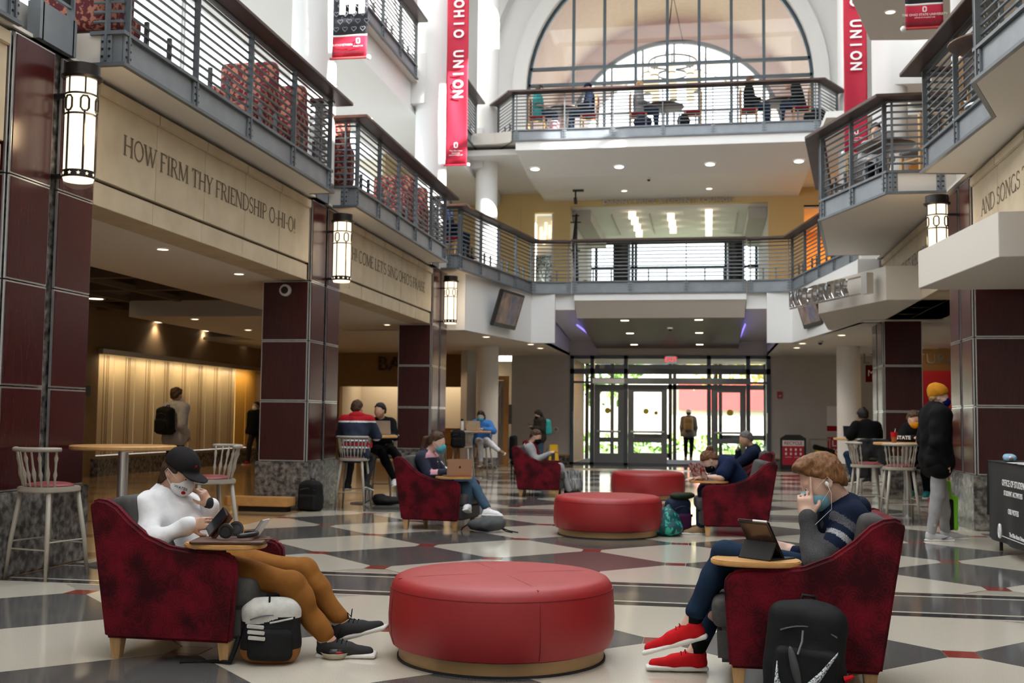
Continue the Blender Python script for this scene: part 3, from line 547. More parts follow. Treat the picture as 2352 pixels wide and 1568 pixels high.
# vestibule room
Y2 = 38.6
mb = MB(); mb.box(DX0-0.3, DX0-0.1, YB+0.25, Y2, 0, 3.3); mb.box(1.95, 2.15, YB+0.25, Y2-1.2, 0, 3.3); struct('wall_vestibule', mb, 'brown_wall', 'tan side walls of the entrance vestibule')
mb = MB(); mb.box(DX0-0.3, 2.2, YB+0.25, Y2+0.2, 3.3, 3.42); struct('ceiling_entry', mb, 'soffit', 'vestibule ceiling with amber downlights')
add_light('vestibule_lamp', 'AREA', (-2.6, 36, 3.2), 90, (1, 0.66, 0.3), (0, 0, -1), shape='DISK', size=1.0)
mat('entry_mat', (0.05, 0.065, 0.12), 0.9); struct('floor_mat', MB().box(DX0, 1.9, YB+0.02, Y2, 0.0, 0.008), 'entry_mat', 'blue black entry mat between the two rows of doors')
d2 = sgroup('door_2', 'outer row of glass doors at the street side')
for x in (DX0, -3.2, -2.75, -1.2, -1.05, 0.35, 0.5, 2.0): MB().box(x-0.06, x+0.06, Y2, Y2+0.1, 0, 3.3).build('post', 'frame_dark', d2)
for z, a, b in ((3.2, DX0, 2.0), (2.5, DX0, 2.0), (0.8, -2.75, -1.2), (0.8, 0.5, 2.0), (0.15, -2.75, -1.2), (0.15, 0.5, 2.0)): MB().box(a, b, Y2, Y2+0.1, z-0.08, z+0.08).build('rail', 'frame_dark', d2)
for a, b in ((-4.0, -3.25), (-2.7, -1.25), (0.55, 1.95)): MB().box(a, b, Y2+0.04, Y2+0.05, 0.1, 3.1).build('pane', 'glass', d2)
# the street outside
mat('lawn', (0.20, 0.24, 0.11), 0.9, col2=(0.28, 0.32, 0.16), scale=1.2); mat('pavement', (0.55, 0.53, 0.50), 0.9); mat('leaves', (0.10, 0.24, 0.03), 0.8, col2=(0.22, 0.40, 0.06), scale=3); mat('leaves_gold', (0.42, 0.34, 0.06), 0.8, col2=(0.55, 0.48, 0.12), scale=3); mat('bark', (0.10, 0.07, 0.05), 0.9)
mat('far_wall', (0.6, 0.55, 0.5), 0.8); mat('far_red', (0.45, 0.06, 0.06), 0.8)
g = MB(); g.box(-60, 60, 46, 130, -0.35, -0.05); struct('ground_lawn', g, 'lawn', 'sunny green lawn outside the entrance')
struct('ground_pavement', MB().box(-60, 60, 38.9, 46, -0.3, -0.01), 'pavement', 'pale pavement outside the doors'); struct('ground_street', MB().box(-60, 60, 62, 74, -0.3, -0.045), 'pavement', 'pale street beyond the lawn')
def tree(x, y, h, rr, m, label):
    t = thing('tree', label, 'tree', (x, y, -0.05), group='trees beyond the entrance'); MB().tube([(0, 0, 0), (0.05, 0, h*0.4), (-0.05, 0.1, h*0.8)], [0.16, 0.11, 0.04], 8).build('trunk', 'bark', t)
    mb = MB(); rnd = random.Random(int(x*10))
    for i in range(420):
        a, b = rnd.uniform(0, 2*PI), math.acos(rnd.uniform(-1, 1)); q = rr*rnd.uniform(0.35, 1)**0.6; c = Vector((q*math.sin(b)*math.cos(a), q*math.sin(b)*math.sin(a), h*0.68+q*math.cos(b)*0.8))
        Q = Euler((rnd.uniform(0, 3), rnd.uniform(0, 3), rnd.uniform(0, 3))).to_matrix(); s = rnd.uniform(0.12, 0.3)
        mb.add([c+Q@Vector(v)*s for v in ((-1, 0, 0), (0, -.5, .1), (1, 0, 0), (0, .5, .1))], [(0, 1, 2, 3)])
    tag(mb.build('crown', m, t, fix=False), kind='stuff')
tree(-4.6, 46, 5.5, 2.3, 'leaves', 'green leafy tree outside the left entrance door'); tree(-9, 60, 9, 4, 'leaves', 'large green tree farther down the lawn'); tree(0.5, 66, 8, 3, 'leaves_gold', 'yellow autumn tree across the lawn'); tree(3.4, 52, 6.5, 2.2, 'leaves_gold', 'golden tree outside the right side light')
def hedge(x0, x1, y, label):
    mb = MB(); rnd = random.Random(5)
    for i in range(500):
        c = Vector((rnd.uniform(x0, x1), y+rnd.uniform(-0.4, 0.4), rnd.uniform(0, 0.75))); Q = Euler((rnd.uniform(0, 3), rnd.uniform(0, 3), 0)).to_matrix()
        mb.add([c+Q@Vector(v)*0.14 for v in ((-1, 0, 0), (0, -.5, .1), (1, 0, 0), (0, .5, .1))], [(0, 1, 2, 3)])
    tag(mb.build('hedge', 'leaves', fix=False), label, 'hedge', kind='stuff')
hedge(-6, 5, 47, 'low green hedge along the pavement')
b = thing('far_building', 'low pale building with a red storefront strip across the street', 'building', (0, 86, 0))
MB().box(-14, 22, 0, 8, 0, 9).build('wall', 'far_wall', b); MB().box(-2, 9, -0.4, 0, 2.2, 4.2).build('red_sign', 'far_red', b)
for i in range(8): MB().box(-12+4*i, -9.4+4*i, -0.1, 0.05, 5.2, 7.6).build('window', 'frame_dark', b)
# ================================================================ RAILINGS
def offset_path(path, d):                     # shift a 2-D polyline sideways by d (to the hall side)
    out = []
    for i, p in enumerate(path):
        ns = []
        for a, b in ((i-1, i), (i, i+1)):
            if a >= 0 and b < len(path): v = Vector((path[b][0]-path[a][0], path[b][1]-path[a][1])).normalized(); ns.append(Vector((v.y, -v.x)))
        n = sum(ns, Vector((0, 0))); n.normalize(); k = d/max(0.35, n.dot(ns[0])); out.append((p[0]+n.x*k, p[1]+n.y*k))
    return out
def strip(name, mt, par, inner, outer, z0, z1, bevel=0):
    mb = MB(); n = len(inner); v = [(p[0], p[1], z) for z in (z0, z1) for q in (inner, outer) for p in q]
    f = []
    for i in range(n-1): f += [(i, i+1, n+i+1, n+i), (2*n+i, 3*n+i, 3*n+i+1, 2*n+i+1), (i, 2*n+i, 2*n+i+1, i+1), (n+i, n+i+1, 3*n+i+1, 3*n+i)]
    f += [(0, n, 3*n, 2*n), (n-1, 3*n-1, 4*n-1, 2*n-1)]; mb.add(v, f); return mb.build(name, mt, par, bevel=bevel)
BOLT = None
def railing(path, side, zs, zf, zr, label, step=1.3, bars=10, fins=True, over=0.24, fascia=True, group='steel railings of the balconies'):
    t = thing('railing', label, 'railing', group=group)
    o = lambda d: offset_path(path, d*side)
    if fascia:
        strip('fascia_beam', 'steel_plate', t, o(-0.13), o(-0.012), zs+0.03, zf); strip('flange', 'steel_grey', t, o(0.002), o(0.05), zs-0.004, zs+0.03); strip('flange', 'steel_grey', t, o(-0.12), o(0.03), zf-0.03, zf+0.005)
    strip('handrail', 'handrail_wood', t, o(-0.07), o(over), zr-0.005, zr+0.045, 0.006)
    strip('rail_plate', 'steel_grey', t, o(-0.03), o(0.03), zr-0.02, zr-0.005)
    q = o(0.0)
    for i in range(bars):
        z = zf+0.11+(zr-zf-0.17)*i/(bars-1); MB().tube([(p[0], p[1], z) for p in o(-0.028)], 0.016, 5).build('bar', 'steel_grey', t, smooth=True)
    for a, b in zip(q, q[1:]):
        a, b = Vector(a), Vector(b); L = (b-a).length; d = (b-a).normalized(); nrm = Vector((d.y, -d.x))*side; rot = Matrix(((d.x, nrm.x, 0), (d.y, nrm.y, 0), (0, 0, 1)))
        k = max(1, round(L/step)); pts = [a+d*(0.07+(L-0.14)*j/k) for j in range(k+1)] if L > 0.5 else [a+d*L*0.5]
        for j, p in enumerate(pts):
            MB().cbox((p.x, p.y, (zs+0.05+zr)/2), (0.012, 0.032, (zr-zs-0.05)/2), rot).build('post', 'steel_grey', t)
            if fascia:
                br = MB().cbox((p.x+nrm.x*0.004, p.y+nrm.y*0.004, (zs+zf)/2), (0.055, 0.012, (zf-zs)/2-0.035), rot).build('bracket', 'steel_plate', t)
                mb = MB()
                for u in (-0.035, 0.035):
                    for w in (-0.07, 0, 0.07): c = p+d*u; mb.cbox((c.x+nrm.x*0.018, c.y+nrm.y*0.018, (zs+zf)/2+w), (0.009, 0.008, 0.009), rot)
                tag(mb.build('bolts', 'dark_metal', br), kind='stuff')
            if fins and j < len(pts)-1 and L > 1:
                for u in (0.33, 0.66):
                    c = p.lerp(pts[j+1], u); MB().cbox((c.x-nrm.x*0.06, c.y-nrm.y*0.06, zf+0.14), (0.018, 0.02, 0.14), rot).build('fin', 'steel_grey', t)
    return t
railing([(-5.62, 2.0), (-5.62, 8.15)], 1, ZS, F2, ZR2, 'grey balcony railing at the top left edge beside the flower panel')
railing([(-5.62, 9.25), (-5.3, 9.25), (-5.3, 15.02), (-5.62, 15.02)], 1, ZS, F2, ZR2, 'long grey steel railing above the HOW FIRM THY FRIENDSHIP band')
railing([(-5.62, 16.1), (-5.28, 16.1), (-5.28, 22.05), (-5.62, 22.05)], 1, ZS, F2, ZR2, 'grey steel railing above the COME LET\'S SING band')
railing([(-5.62, 23.1), (-5.25, 23.1), (-5.25, 23.3), (-4.4, 27.95), (-3.4, 28.12)], 1, ZS, F2, ZR2, 'angled steel railing above the hanging screen on the left')
railing([(-3.36, 28.0), (1.0, 28.0)], 1, ZS, F2, ZR2, 'straight steel railing of the bridge in front of the student lounge')
railing([(1.04, 28.12), (2.1, 27.95), (2.95, 23.3)], 1, ZS, F2, ZR2, 'angled steel railing above the metal canopy letters')
railing([(3.3, 21.85), (2.33, 21.85), (1.82, 18.1), (2.52, 16.05), (3.3, 16.05)], 1, ZS, F2, ZR2, 'railing of the pointed balcony above the right lantern')
railing([(3.3, 14.8), (2.77, 14.72), (3.0, 12.08), (2.52, 10.85), (2.85, 8.4)], 1, ZS, F2, ZR2, 'railing of the pointed balcony at the upper right edge')
railing([(-5.6, 29.3), (-4.95, 28.2), (2.8, 28.2), (3.4, 29.3)], 1, ZS3, F3, ZR3, 'railing of the top balcony below the great arch')
railing([(-6.13, 16.4), (-6.13, 22.7)], 1, ZS3, F3, ZR3, 'level three railing behind the black and red banner')
railing([(-6.13, 23.8), (-6.13, 29.0)], 1, ZS3, F3, ZR3, 'level three railing behind the OHIO UNION banner')
# pillar-top rails with the pressed flower panels
for x, s, y0, y1, lab in ((-5.62, 1, 8.2, 9.2, 'above the nearest lantern'), (-5.62, 1, 15.08, 16.05, 'above the second lantern'), (-5.62, 1, 22.1, 23.05, 'above the third lantern')):
    t = thing('flower_panel', 'square framed metal panel with a pressed flower %s' % lab, 'metal panel', group='flower panels at the pillar tops')
    ym = (y0+y1)/2
    strip('handrail', 'handrail_wood', t, [(x-0.05, y0+0.22), (x-0.05, y1-0.22)], [(x+0.08*s, y0+0.22), (x+0.08*s, y1-0.22)], ZR2, ZR2+0.045)
    for y in (ym-0.24, ym+0.22): MB().box(x-0.05, x+0.02, y, y+0.02, ZS, ZR2).build('post', 'steel_plate', t)
    MB().box(x-0.03, x-0.015, ym-0.22, ym+0.22, F2+0.12, ZR2-0.08).build('plate', 'dark_metal', t)
    mb = MB()
    for zc in (F2+0.35, F2+0.7):
        for k in range(4):
            a = PI/4+k*PI/2; mb.ball((x-0.012, ym+0.085*math.cos(a), zc+0.085*math.sin(a)), (0.012, 0.055+0.02*(k % 2), 0.06), 8)
        mb.ball((x-0.008, ym, zc), (0.014, 0.028, 0.028), 8)
    mb.build('flower_relief', 'aluminium', t, smooth='all')
    MB().box(x-0.03, x+0.0, ym-0.24, ym+0.24, F2+0.1, F2+0.125).build('frame_bar', 'steel_plate', t); MB().box(x-0.03, x+0.0, ym-0.24, ym+0.24, ZR2-0.1, ZR2-0.075).build('frame_bar', 'steel_plate', t)
    MB().box(x-0.1, x+0.02, y0+0.22, y1-0.22, ZS, F2).build('fascia', 'steel_plate', t)
# ================================================================ LANTERNS
def lantern(x, y, s, label):
    t = thing('wall_lantern', label, 'wall lantern', (x, y, 3.27), group='cylindrical wall lanterns on the pillars')
    MB().lathe([(0.155, 1.0), (0.175, 1.02), (0.175, 1.03), (0.15, 1.035), (0.15, 1.13), (0.01, 1.13)], n=32).build('cap', 'dark_metal', t, smooth=True)
    MB().lathe([(0.13, 0.12), (0.13, 1.0)], n=32, cap=False).build('shade', 'lamp_glass', t, smooth=True)
    MB().lathe([(0.005, 0.10), (0.125, 0.10), (0.125, 0.12)], n=24).build('diffuser', 'lamp_glass', t)
    mb = MB()
    for z in (0.68, 0.86): mb.tube([(0.136*math.cos(2*PI*i/32), 0.136*math.sin(2*PI*i/32), z) for i in range(32)], 0.009, 5, closed=True)
    for k in range(6):
        a = 2*PI*k/6+0.25; mb.box(-0.007, 0.007, -0.007, 0.007, 0.18, 0.70); m = mb
        for vi in range(len(mb.v)-8, len(mb.v)): X_, Y_, Z_ = mb.v[vi]; mb.v[vi] = (0.136*math.cos(a)+X_, 0.136*math.sin(a)+Y_, Z_)
        mb.cyl((0.136*math.cos(a), 0.136*math.sin(a), 0.86), (0.136*math.cos(a), 0.136*math.sin(a), 1.0), 0.008, n=5)
        mb.tube([(0.139*math.cos(a+u/0.139), 0.139*math.sin(a+u/0.139), 0.77+w) for u, w in ((-0.018, -0.065), (0.018, -0.065), (0.035, -0.04), (0.035, 0.04), (0.018, 0.065), (-0.018, 0.065), (-0.035, 0.04), (-0.035, -0.04))], 0.0095, 5, closed=True)
    mb.build('cage', 'dark_metal', t)
    MB().lathe([(0.137, 0.12), (0.14, 0.12), (0.14, 0.185), (0.137, 0.185)], n=32, cap=False).build('star_band', 'dark_metal', t, smooth=True)
    mb = MB()
    for k in range(12):
        a = 2*PI*k/12; n1 = Vector((math.cos(a), math.sin(a), 0)); tg = Vector((-math.sin(a), math.cos(a), 0))
        v = [n1*0.142+tg*((0.018 if i % 2 == 0 else 0.008)*math.sin(2*PI*i/10))+Vector((0, 0, 0.152+(0.018 if i % 2 == 0 else 0.008)*math.cos(2*PI*i/10))) for i in range(10)]; mb.add(v, [tuple(range(10))])
    tag(mb.build('star_cutouts', 'lamp_glass', t, fix=False), kind='stuff')
    MB().lathe([(0.122, 0.0), (0.126, 0.0), (0.126, 0.10), (0.122, 0.10)], n=32, cap=False).build('glass_collar', 'glass_clear', t, smooth=True)
    for z in (0.87, 0.15): MB().box(*sorted((-s*0.12, -s*0.36)), -0.03, 0.03, z-0.015, z+0.015).build('bracket', 'dark_metal', t)
    add_light('lantern_bulb', 'POINT', (x+s*0.18, y, 3.8), 14, (1, 0.70, 0.40), shadow_soft_size=0.12)
lantern(-5.42, 8.8, 1, 'glowing lantern on the nearest pillar at the left edge'); lantern(-5.42, 15.95, 1, 'glowing lantern between the two carved stone bands'); lantern(-5.42, 23.22, 1, 'glowing lantern beside the hanging screen'); lantern(3.08, 15.55, -1, 'glowing lantern rising behind the white canopy box')
# ================================================================ DOWNLIGHTS
def downlight(p, r, label, group, m='downlight', up=(0, 0, 1), square=False, watt=0):
    if watt: add_light('downlight_beam', 'SPOT', Vector(p)-Vector((0, 0, 0.03)), watt, (1, 0.82, 0.6), (0, 0, -1), spot_size=R(120), spot_blend=0.7, shadow_soft_size=0.08)
    t = thing('downlight', label, 'downlight', p, group=group); q = Vector((0, 0, 1)).rotation_difference(Vector(up)); t.rotation_mode = 'QUATERNION'; t.rotation_quaternion = q
    if square:
        MB().box(-r*1.15, r*1.15, -r*0.7, r*0.7, -0.004, 0.0).build('trim_ring', 'white_plastic', t); MB().box(-r, r, -r*0.55, r*0.55, -0.007, -0.004).build('lens', m, t)
    else:
        MB().lathe([(r*1.2, 0), (r*1.2, -0.012), (r*0.95, -0.012), (r*0.95, 0)], n=16, cap=False).build('trim_ring', 'white_plastic', t); MB().lathe([(0.001, -0.006), (r, -0.006)], n=16, cap=False).build('lens', m, t)
    return t
ORD = ('first', 'second', 'third', 'fourth', 'fifth', 'sixth')
for i, p in enumerate(((374, 571), (549, 628), (889, 745))): downlight(atZ(*p, 3.309), 0.07, 'small round downlight in the soffit behind the stone bands, %s from the near pillar' % ORD[i], 'aisle soffit downlights')
for i, p in enumerate(((220, 685), (365, 739), (470, 759), (558, 776))): downlight(atZ(*p, 3.59), 0.15, 'large round downlight hung in the open ceiling grid, %s from the left' % ORD[i], 'grid downlights', watt=45)
for i, p in enumerate(((448, 732), (570, 757))): downlight(atZ(*p, 3.299), 0.08, 'small downlight under the dropped box soffit, %s from the left' % ORD[i], 'box soffit downlights')
for i, p in enumerate(((1117, 773), (1219, 790), (1241, 799), (1933, 769), (1843, 788), (1830, 798))): downlight(atZ(*p, 3.288), 0.09, 'small downlight in the flat ceiling beside the %s round column, %s from it' % (('left', 'right')[i//3], ORD[i % 3]), 'corner downlights', watt=70)
def on_slope(px, py, y0, z0, k):
    d = ray(px, py); tt = (z0 - k*y0 - CAM.z)/(d.z - k*d.y); return CAM + d*tt
for i, p in enumerate(((1435, 735.6), (1447, 765), (1456.6, 791), (1605, 734), (1606, 764), (1607, 790.7))): downlight(on_slope(*p, 28.35, 3.945, -0.43/5.35), 0.1, 'oblong downlight in the dark entrance ceiling, %s row, %s from the bridge' % (('left', 'right')[i//3], ORD[i % 3]), 'entrance ceiling downlights', watt=60, up=(0, 0.08, 1), square=True)
for i, p in enumerate(((1229, 388), (1422, 383), (1631, 377), (1835, 370))): downlight(on_slope(*p, 28.2, 8.352, -0.26/2.2), 0.13, 'large round light under the top balcony, %s from the left' % ORD[i], 'bulkhead lights', 'downlight_white', up=(0, 0.117, 1))
for i, p in enumerate(((1434, 438), (1629, 433))): downlight(atZ(*p, 8.095), 0.085, 'small downlight in front of the lounge lettering, %s end' % ('left', 'right')[i], 'bulkhead small downlights')
for i, p in enumerate(((1247, 435), (1075, 427), (1824, 417))): downlight(atZ(*p, 8.345), 0.08, ('small downlight just left of the top bulkhead', 'small downlight by the left tall column below level three', 'small downlight right of the top bulkhead above the corridor')[i], 'side small downlights')
for i, p in enumerate(((655, 105), (765, 196), (848, 271), (912, 332))): downlight(atZ(*p, 7.995), 0.085, 'round downlight in the white soffit above the left balcony, %s from the near end' % ORD[i], 'left balcony downlights', 'downlight_white')
for i, p in enumerate(((1833, 515), (1815, 535))): downlight(atZ(*p, 7.69), 0.26, 'broad warm ceiling light in the orange corridor, %s one' % ('nearer', 'farther')[i], 'corridor lights')
downlight(atZ(2045, 27, ZS3), 0.085, 'round downlight in the soffit above the right banner', 'right soffit downlight')
for ci, px in enumerate((((1452, 494), (1458, 507), (1463.6, 522), (1468, 536)), ((1541, 498), (1544, 513.5), (1546, 527.5)), ((1628, 489.5), (1628, 503.5), (1628, 518.5), (1628, 533.5)))):
    for ri, p in enumerate(px):
        c = atZ(*p, OZ-0.12); t = thing('ceiling_lamp', 'small square glowing lamp in the lounge ceiling, %s column, %s from the front' % (('left', 'middle', 'right')[ci], ORD[ri]), 'ceiling lamp', c, group='square lounge lamps')
        MB().box(-0.11, 0.11, -0.11, 0.11, -0.11, 0.11).build('shade', 'lounge_glow', t); MB().box(-0.13, 0.13, -0.13, 0.13, 0.105, 0.12).build('plate', 'white_plastic', t)
for xx, yy in ((-7.6, 14.6), (-9.6, 12), (-9.6, 17), (-9.6, 22), (-7, 30), (5.5, 14), (5.5, 21), (4.8, 27)): add_light('aisle_fill', 'SPOT', (xx, yy, 3.28), 90 if xx < 0 else 35, (1, 0.70, 0.40), (0, 0, -1), spot_size=R(130), spot_blend=0.6, shadow_soft_size=0.15)  # spots added to light the aisles; the first brightens the grey-hooded man
# ================================================================ BANNERS
def banner(x0, x1, y, z0, z1, label, red_to=None):
    t = thing('banner', label, 'banner', ((x0+x1)/2, y, z0), group='hanging banners'); w = (x1-x0)/2
    def cloth(a, b, m, nm):
        mb = MB(); n = 12; k = max(2, int((b-a)/0.25))
        v = [(-w+2*w*i/n, 0.012*math.sin(3.1*(a+(b-a)*j/k)+i*0.5)+0.02*math.sin(i*PI/n), a+(b-a)*j/k) for j in range(k+1) for i in range(n+1)]
        mb.add(v, [(j*(n+1)+i, j*(n+1)+i+1, (j+1)*(n+1)+i+1, (j+1)*(n+1)+i) for j in range(k) for i in range(n)])
        o = mb.build(nm, m, t, smooth='all'); md = o.modifiers.new('thick', 'SOLIDIFY'); md.thickness = 0.003; return o
    cloth(0.02, (red_to or z1-z0), 'banner_red', 'red_cloth')
    if red_to: cloth(red_to+0.025, z1-z0, 'banner_dark', 'patterned_cloth'); cloth(red_to, red_to+0.025, 'white_print', 'white_stripe')
    MB().cyl((-w-0.03, 0, 0.0), (w+0.03, 0, 0.0), 0.018, n=10).build('bottom_bar', 'banner_red' if not red_to else 'far_red', t); MB().ball((-w-0.03 if x0 > 0 else w+0.03, 0, 0), 0.04).build('bar_end', 'white_plastic', t, smooth='all')
    MB().cyl((-w-0.03, 0, z1-z0), (w+0.03, 0, z1-z0), 0.018, n=10).build('top_bar', 'aluminium', t)
    return t, w
b1, w = banner(-5.44, -4.97, 22.6, 6.69, 11.0, 'long red OHIO UNION banner hanging between the left columns')
for ch, z in zip('OHIO UNION', np.linspace(3.49, 1.52, 10)):
    if ch != ' ': text(ch, 0.21, (0.015, -0.03, z), (0, 0, -1), (1, 0, 0), 'white_print', b1, 'letter', 0.002, sx=0.76, bold=0.03)
def block_o(par, c, h, mt='white_print'):
    mb = MB(); w2, t2 = h*0.36, h*0.13; o = [(-w2, -h/2+t2*1.2), (-w2+t2*1.2, -h/2), (w2-t2*1.2, -h/2), (w2, -h/2+t2*1.2), (w2, h/2-t2*1.2), (w2-t2*1.2, h/2), (-w2+t2*1.2, h/2), (-w2, h/2-t2*1.2)]
    q = [(x*0.48, z*0.66) for x, z in o]
    for i in range(8): j = (i+1) % 8; mb.prism([o[i], o[j], q[j], q[i]], c[1], c[1]-0.003, 'y')
    for k, v in enumerate(mb.v): mb.v[k] = (v[0]+c[0], v[1], v[2]+c[2])
    mb.build('emblem', mt, par)
def small_print(par, lines, y, mt='white_print'):
    for s_, h_, x_, z_ in lines: text(s_, h_, (x_, y, z_), (1, 0, 0), (0, 0, 1), mt, par, 'print', 0.001)
block_o(b1, (0, -0.03, 0.42), 0.12); small_print(b1, (('The Ohio State', 0.03, 0, 0.30), ('University', 0.03, 0, 0.25), ('OFFICE OF STUDENT LIFE', 0.018, 0, 0.205)), -0.03)
b2, w = banner(2.74, 3.19, 22.6, 6.70, 11.0, 'long red UNION banner behind the right balconies')
for ch, z in zip('OHIO UNION', np.linspace(3.72, 1.75, 10)):
    if ch != ' ': text(ch, 0.21, (0.0, -0.03, z), (0, 0, -1), (1, 0, 0), 'white_print', b2, 'letter', 0.002, sx=0.76, bold=0.03)
block_o(b2, (0, -0.03, 0.42), 0.11); small_print(b2, (('The Ohio State', 0.03, 0, 0.30), ('University', 0.03, 0, 0.25)), -0.03)
b3, w = banner(-5.42, -4.89, 15.3, 6.60, 9.0, 'black and red banner with grey hearts and a white letter E', 0.33)
text('E', 0.34, (0.02, -0.035, 0.78), (0, 0, -1), (1, 0, 0), 'white_print', b3, 'letter', 0.002, bold=0.05)
def heart(par, cx, cz, s):
    P = [(0.016*s*16*math.sin(a)**3/16*1.0, s*(0.013*math.cos(a)-0.005*math.cos(2*a)-0.002*math.cos(3*a)-0.001*math.cos(4*a))) for a in [2*PI*i/14 for i in range(14)]]
    return [(cx+p[0], -0.028, cz+p[1]) for p in P]
mb = MB()
for r_ in range(7):
    for c_ in range(4): mb.tube(heart(None, -0.2+0.135*c_+(0.06 if r_ % 2 else 0), 0.43+0.115*r_, 2.4), 0.006, 4, closed=True)
mb.build('heart_pattern', 'banner_grey', b3)
block_o(b3, (0.14, -0.03, 0.245), 0.085); small_print(b3, (('BUCKEYETHON', 0.03, -0.1, 0.19), ('STUDENT LIFE', 0.016, 0.14, 0.165)), -0.03); small_print(b3, (('BUCKEYETHON.OSU.EDU', 0.03, 0, 0.08),), -0.03, 'black_print')
b4, w = banner(2.665, 3.15, 15.3, 6.64, 9.0, 'red and black banner reading THE OHIO STATE UNIVERSITY', 0.32)
block_o(b4, (0, -0.03, 0.25), 0.075); small_print(b4, (('THE OHIO STATE UNIVERSITY', 0.03, 0, 0.175), ('OFFICE OF STUDENT LIFE', 0.016, 0, 0.135)), -0.03); small_print(b4, (('BUCKEYETHON.OSU.EDU', 0.034, 0, 0.06),), -0.03, 'black_print')
# ================================================================ SCREENS, SIGNS, FITTINGS
mat('screen_tan', (0.42, 0.30, 0.24), 0.4, col2=(0.12, 0.09, 0.10), scale=4); mat('screen_blue', (0.09, 0.11, 0.22), 0.4, col2=(0.35, 0.28, 0.28), scale=5)
def tv(x, y, s, label):
    t = thing('wall_screen', label, 'television', group='tilted screens on the angled walls'); n = Vector((s*0.98, -0.2, -0.30)).normalized(); rt = Vector((0.2*s, 0.98, 0)).normalized()*s; u = n.cross(rt).normalized() if s > 0 else n.cross(rt).normalized(); u = u if u.z > 0 else -u
    rt = u.cross(n); rot = Matrix(((rt.x, n.x, u.x), (rt.y, n.y, u.y), (rt.z, n.z, u.z))); c = Vector((x, y, 3.92))
    MB().cbox(c, (0.72, 0.045, 0.44), rot).build('case', 'black_plastic', t, bevel=0.015); MB().cbox(c+n*0.047+u*0.02, (0.64, 0.003, 0.36), rot).build('screen', 'screen_tan', t)
    MB().cbox(c+n*0.051+u*0.02+rt*0.2, (0.26, 0.002, 0.33), rot).build('picture', 'screen_blue', t); MB().cbox(c-n*0.2, (0.1, 0.2, 0.1), rot).build('bracket', 'black_plastic', t)
tv(-4.62, 25.75, 1, 'tilted black screen hanging on the left angled wall'); tv(2.32, 25.75, -1, 'tilted black screen half hidden by the canopy')
sg = thing('letter_sign', 'raised chrome letters INFO CENTER on a bracket in front of the canopy', 'sign')
pa, pb = Vector((1.87, 20.7)), Vector((2.76, 18.4)); d = (pb-pa).normalized(); nn = Vector((-abs(d.y), -abs(d.x)*1.0)); nn = Vector((d.y, -d.x)); nn = nn if nn.x < 0 else -nn
for k, ch in enumerate('INFO CENTER'):
    if ch == ' ': continue
    p = pa + d*(-0.5+0.2*k) + nn*0.12; text(ch, 0.28, (p.x, p.y, 3.60), (d.x, d.y, 0), (0, 0, 1), 'chrome', sg, 'letter', 0.025, sx=0.8, bold=0.02)
p0, p1 = pa+nn*0.1-d*0.6, pb+nn*0.1-d*0.3
MB().cyl((p0.x, p0.y, 3.73), (p1.x, p1.y, 3.73), 0.016).build('rail', 'chrome', sg); MB().cyl((p0.x, p0.y, 3.45), (p1.x, p1.y, 3.45), 0.016).build('rail', 'chrome', sg)
c = pb-d*0.3+nn*0.06; rot = Matrix(((d.x, nn.x, 0), (d.y, nn.y, 0), (0, 0, 1))); MB().cbox((c.x, c.y, 3.6), (0.09, 0.06, 0.17), rot).build('bracket', 'aluminium', sg)
ex = thing('exit_sign', 'small glowing red EXIT sign above the entrance doors', 'sign', atY(1541, 826, YB-0.065))
MB().box(-0.16, 0.16, -0.03, 0.03, -0.11, 0.11).build('case', 'aluminium', ex, bevel=0.008); text('EXIT', 0.13, (0, -0.033, 0), (1, 0, 0), (0, 0, 1), 'exit_red', ex, 'letters', 0.002, bold=0.01)
al = thing('fire_alarm', 'small red fire alarm box on the grey back wall', 'fire alarm', atY(1791, 907, YB)); MB().box(-0.075, 0.075, -0.05, 0, -0.1, 0.1).build('case', 'far_red', al, bevel=0.008); MB().box(-0.03, 0.03, -0.06, -0.05, -0.05, 0).build('strobe', 'white_plastic', al)
dk = thing('wall_disc', 'round grey push plate on the back wall left of the doors', 'push plate', atY(1277, 986, YB)); MB().cyl((0, 0, 0), (0, -0.02, 0), 0.08, n=24).build('plate', 'aluminium', dk); MB().cyl((0, -0.02, 0), (0, -0.025, 0), 0.05, n=24).build('button', 'steel_plate', dk)
sp = thing('wall_speaker', 'round white speaker high on the second pillar', 'speaker', atY(657, 667, PIL[1]-0.67))
MB().lathe([(0.001, 0.0), (0.085, 0.0), (0.085, 0.05), (0.06, 0.06), (0.001, 0.06)], n=24).build('ring', 'white_plastic', sp, smooth=True); MB().lathe([(0.001, 0.061), (0.055, 0.061), (0.05, 0.075), (0.001, 0.085)], n=20).build('cone', 'dark_metal', sp, smooth=True); sp.rotation_euler = (PI/2, 0, 0)
for p, z, lab in (((1490, 409), 8.09, 'under the top balcony bulkhead'), ((1539, 752), 3.72, 'in the dark entrance ceiling'), ((1884, 783), 3.285, 'in the flat ceiling right of the doors')):
    q = thing('dome_camera', 'small dark dome camera '+lab, 'camera', atZ(*p, z)); MB().lathe([(0.07, 0), (0.075, -0.03), (0.06, -0.04)], n=16).build('housing', 'white_plastic', q, smooth=True); MB().ball((0, 0, -0.045), 0.05).build('dome', 'black_plastic', q, smooth='all')
q = thing('projector_arm', 'small dark spotlight arm hanging under the white bulkhead', 'spotlight', atZ(1322, 436, 8.1)); MB().cyl((0, 0, 0), (0, 0, -0.25), 0.025).build('stem', 'dark_metal', q); MB().cbox((0.08, 0, -0.02), (0.16, 0.05, 0.03)).build('arm', 'dark_metal', q); MB().cyl((0, -0.05, -0.25), (0, 0.05, -0.4), 0.05).build('head', 'dark_metal', q)
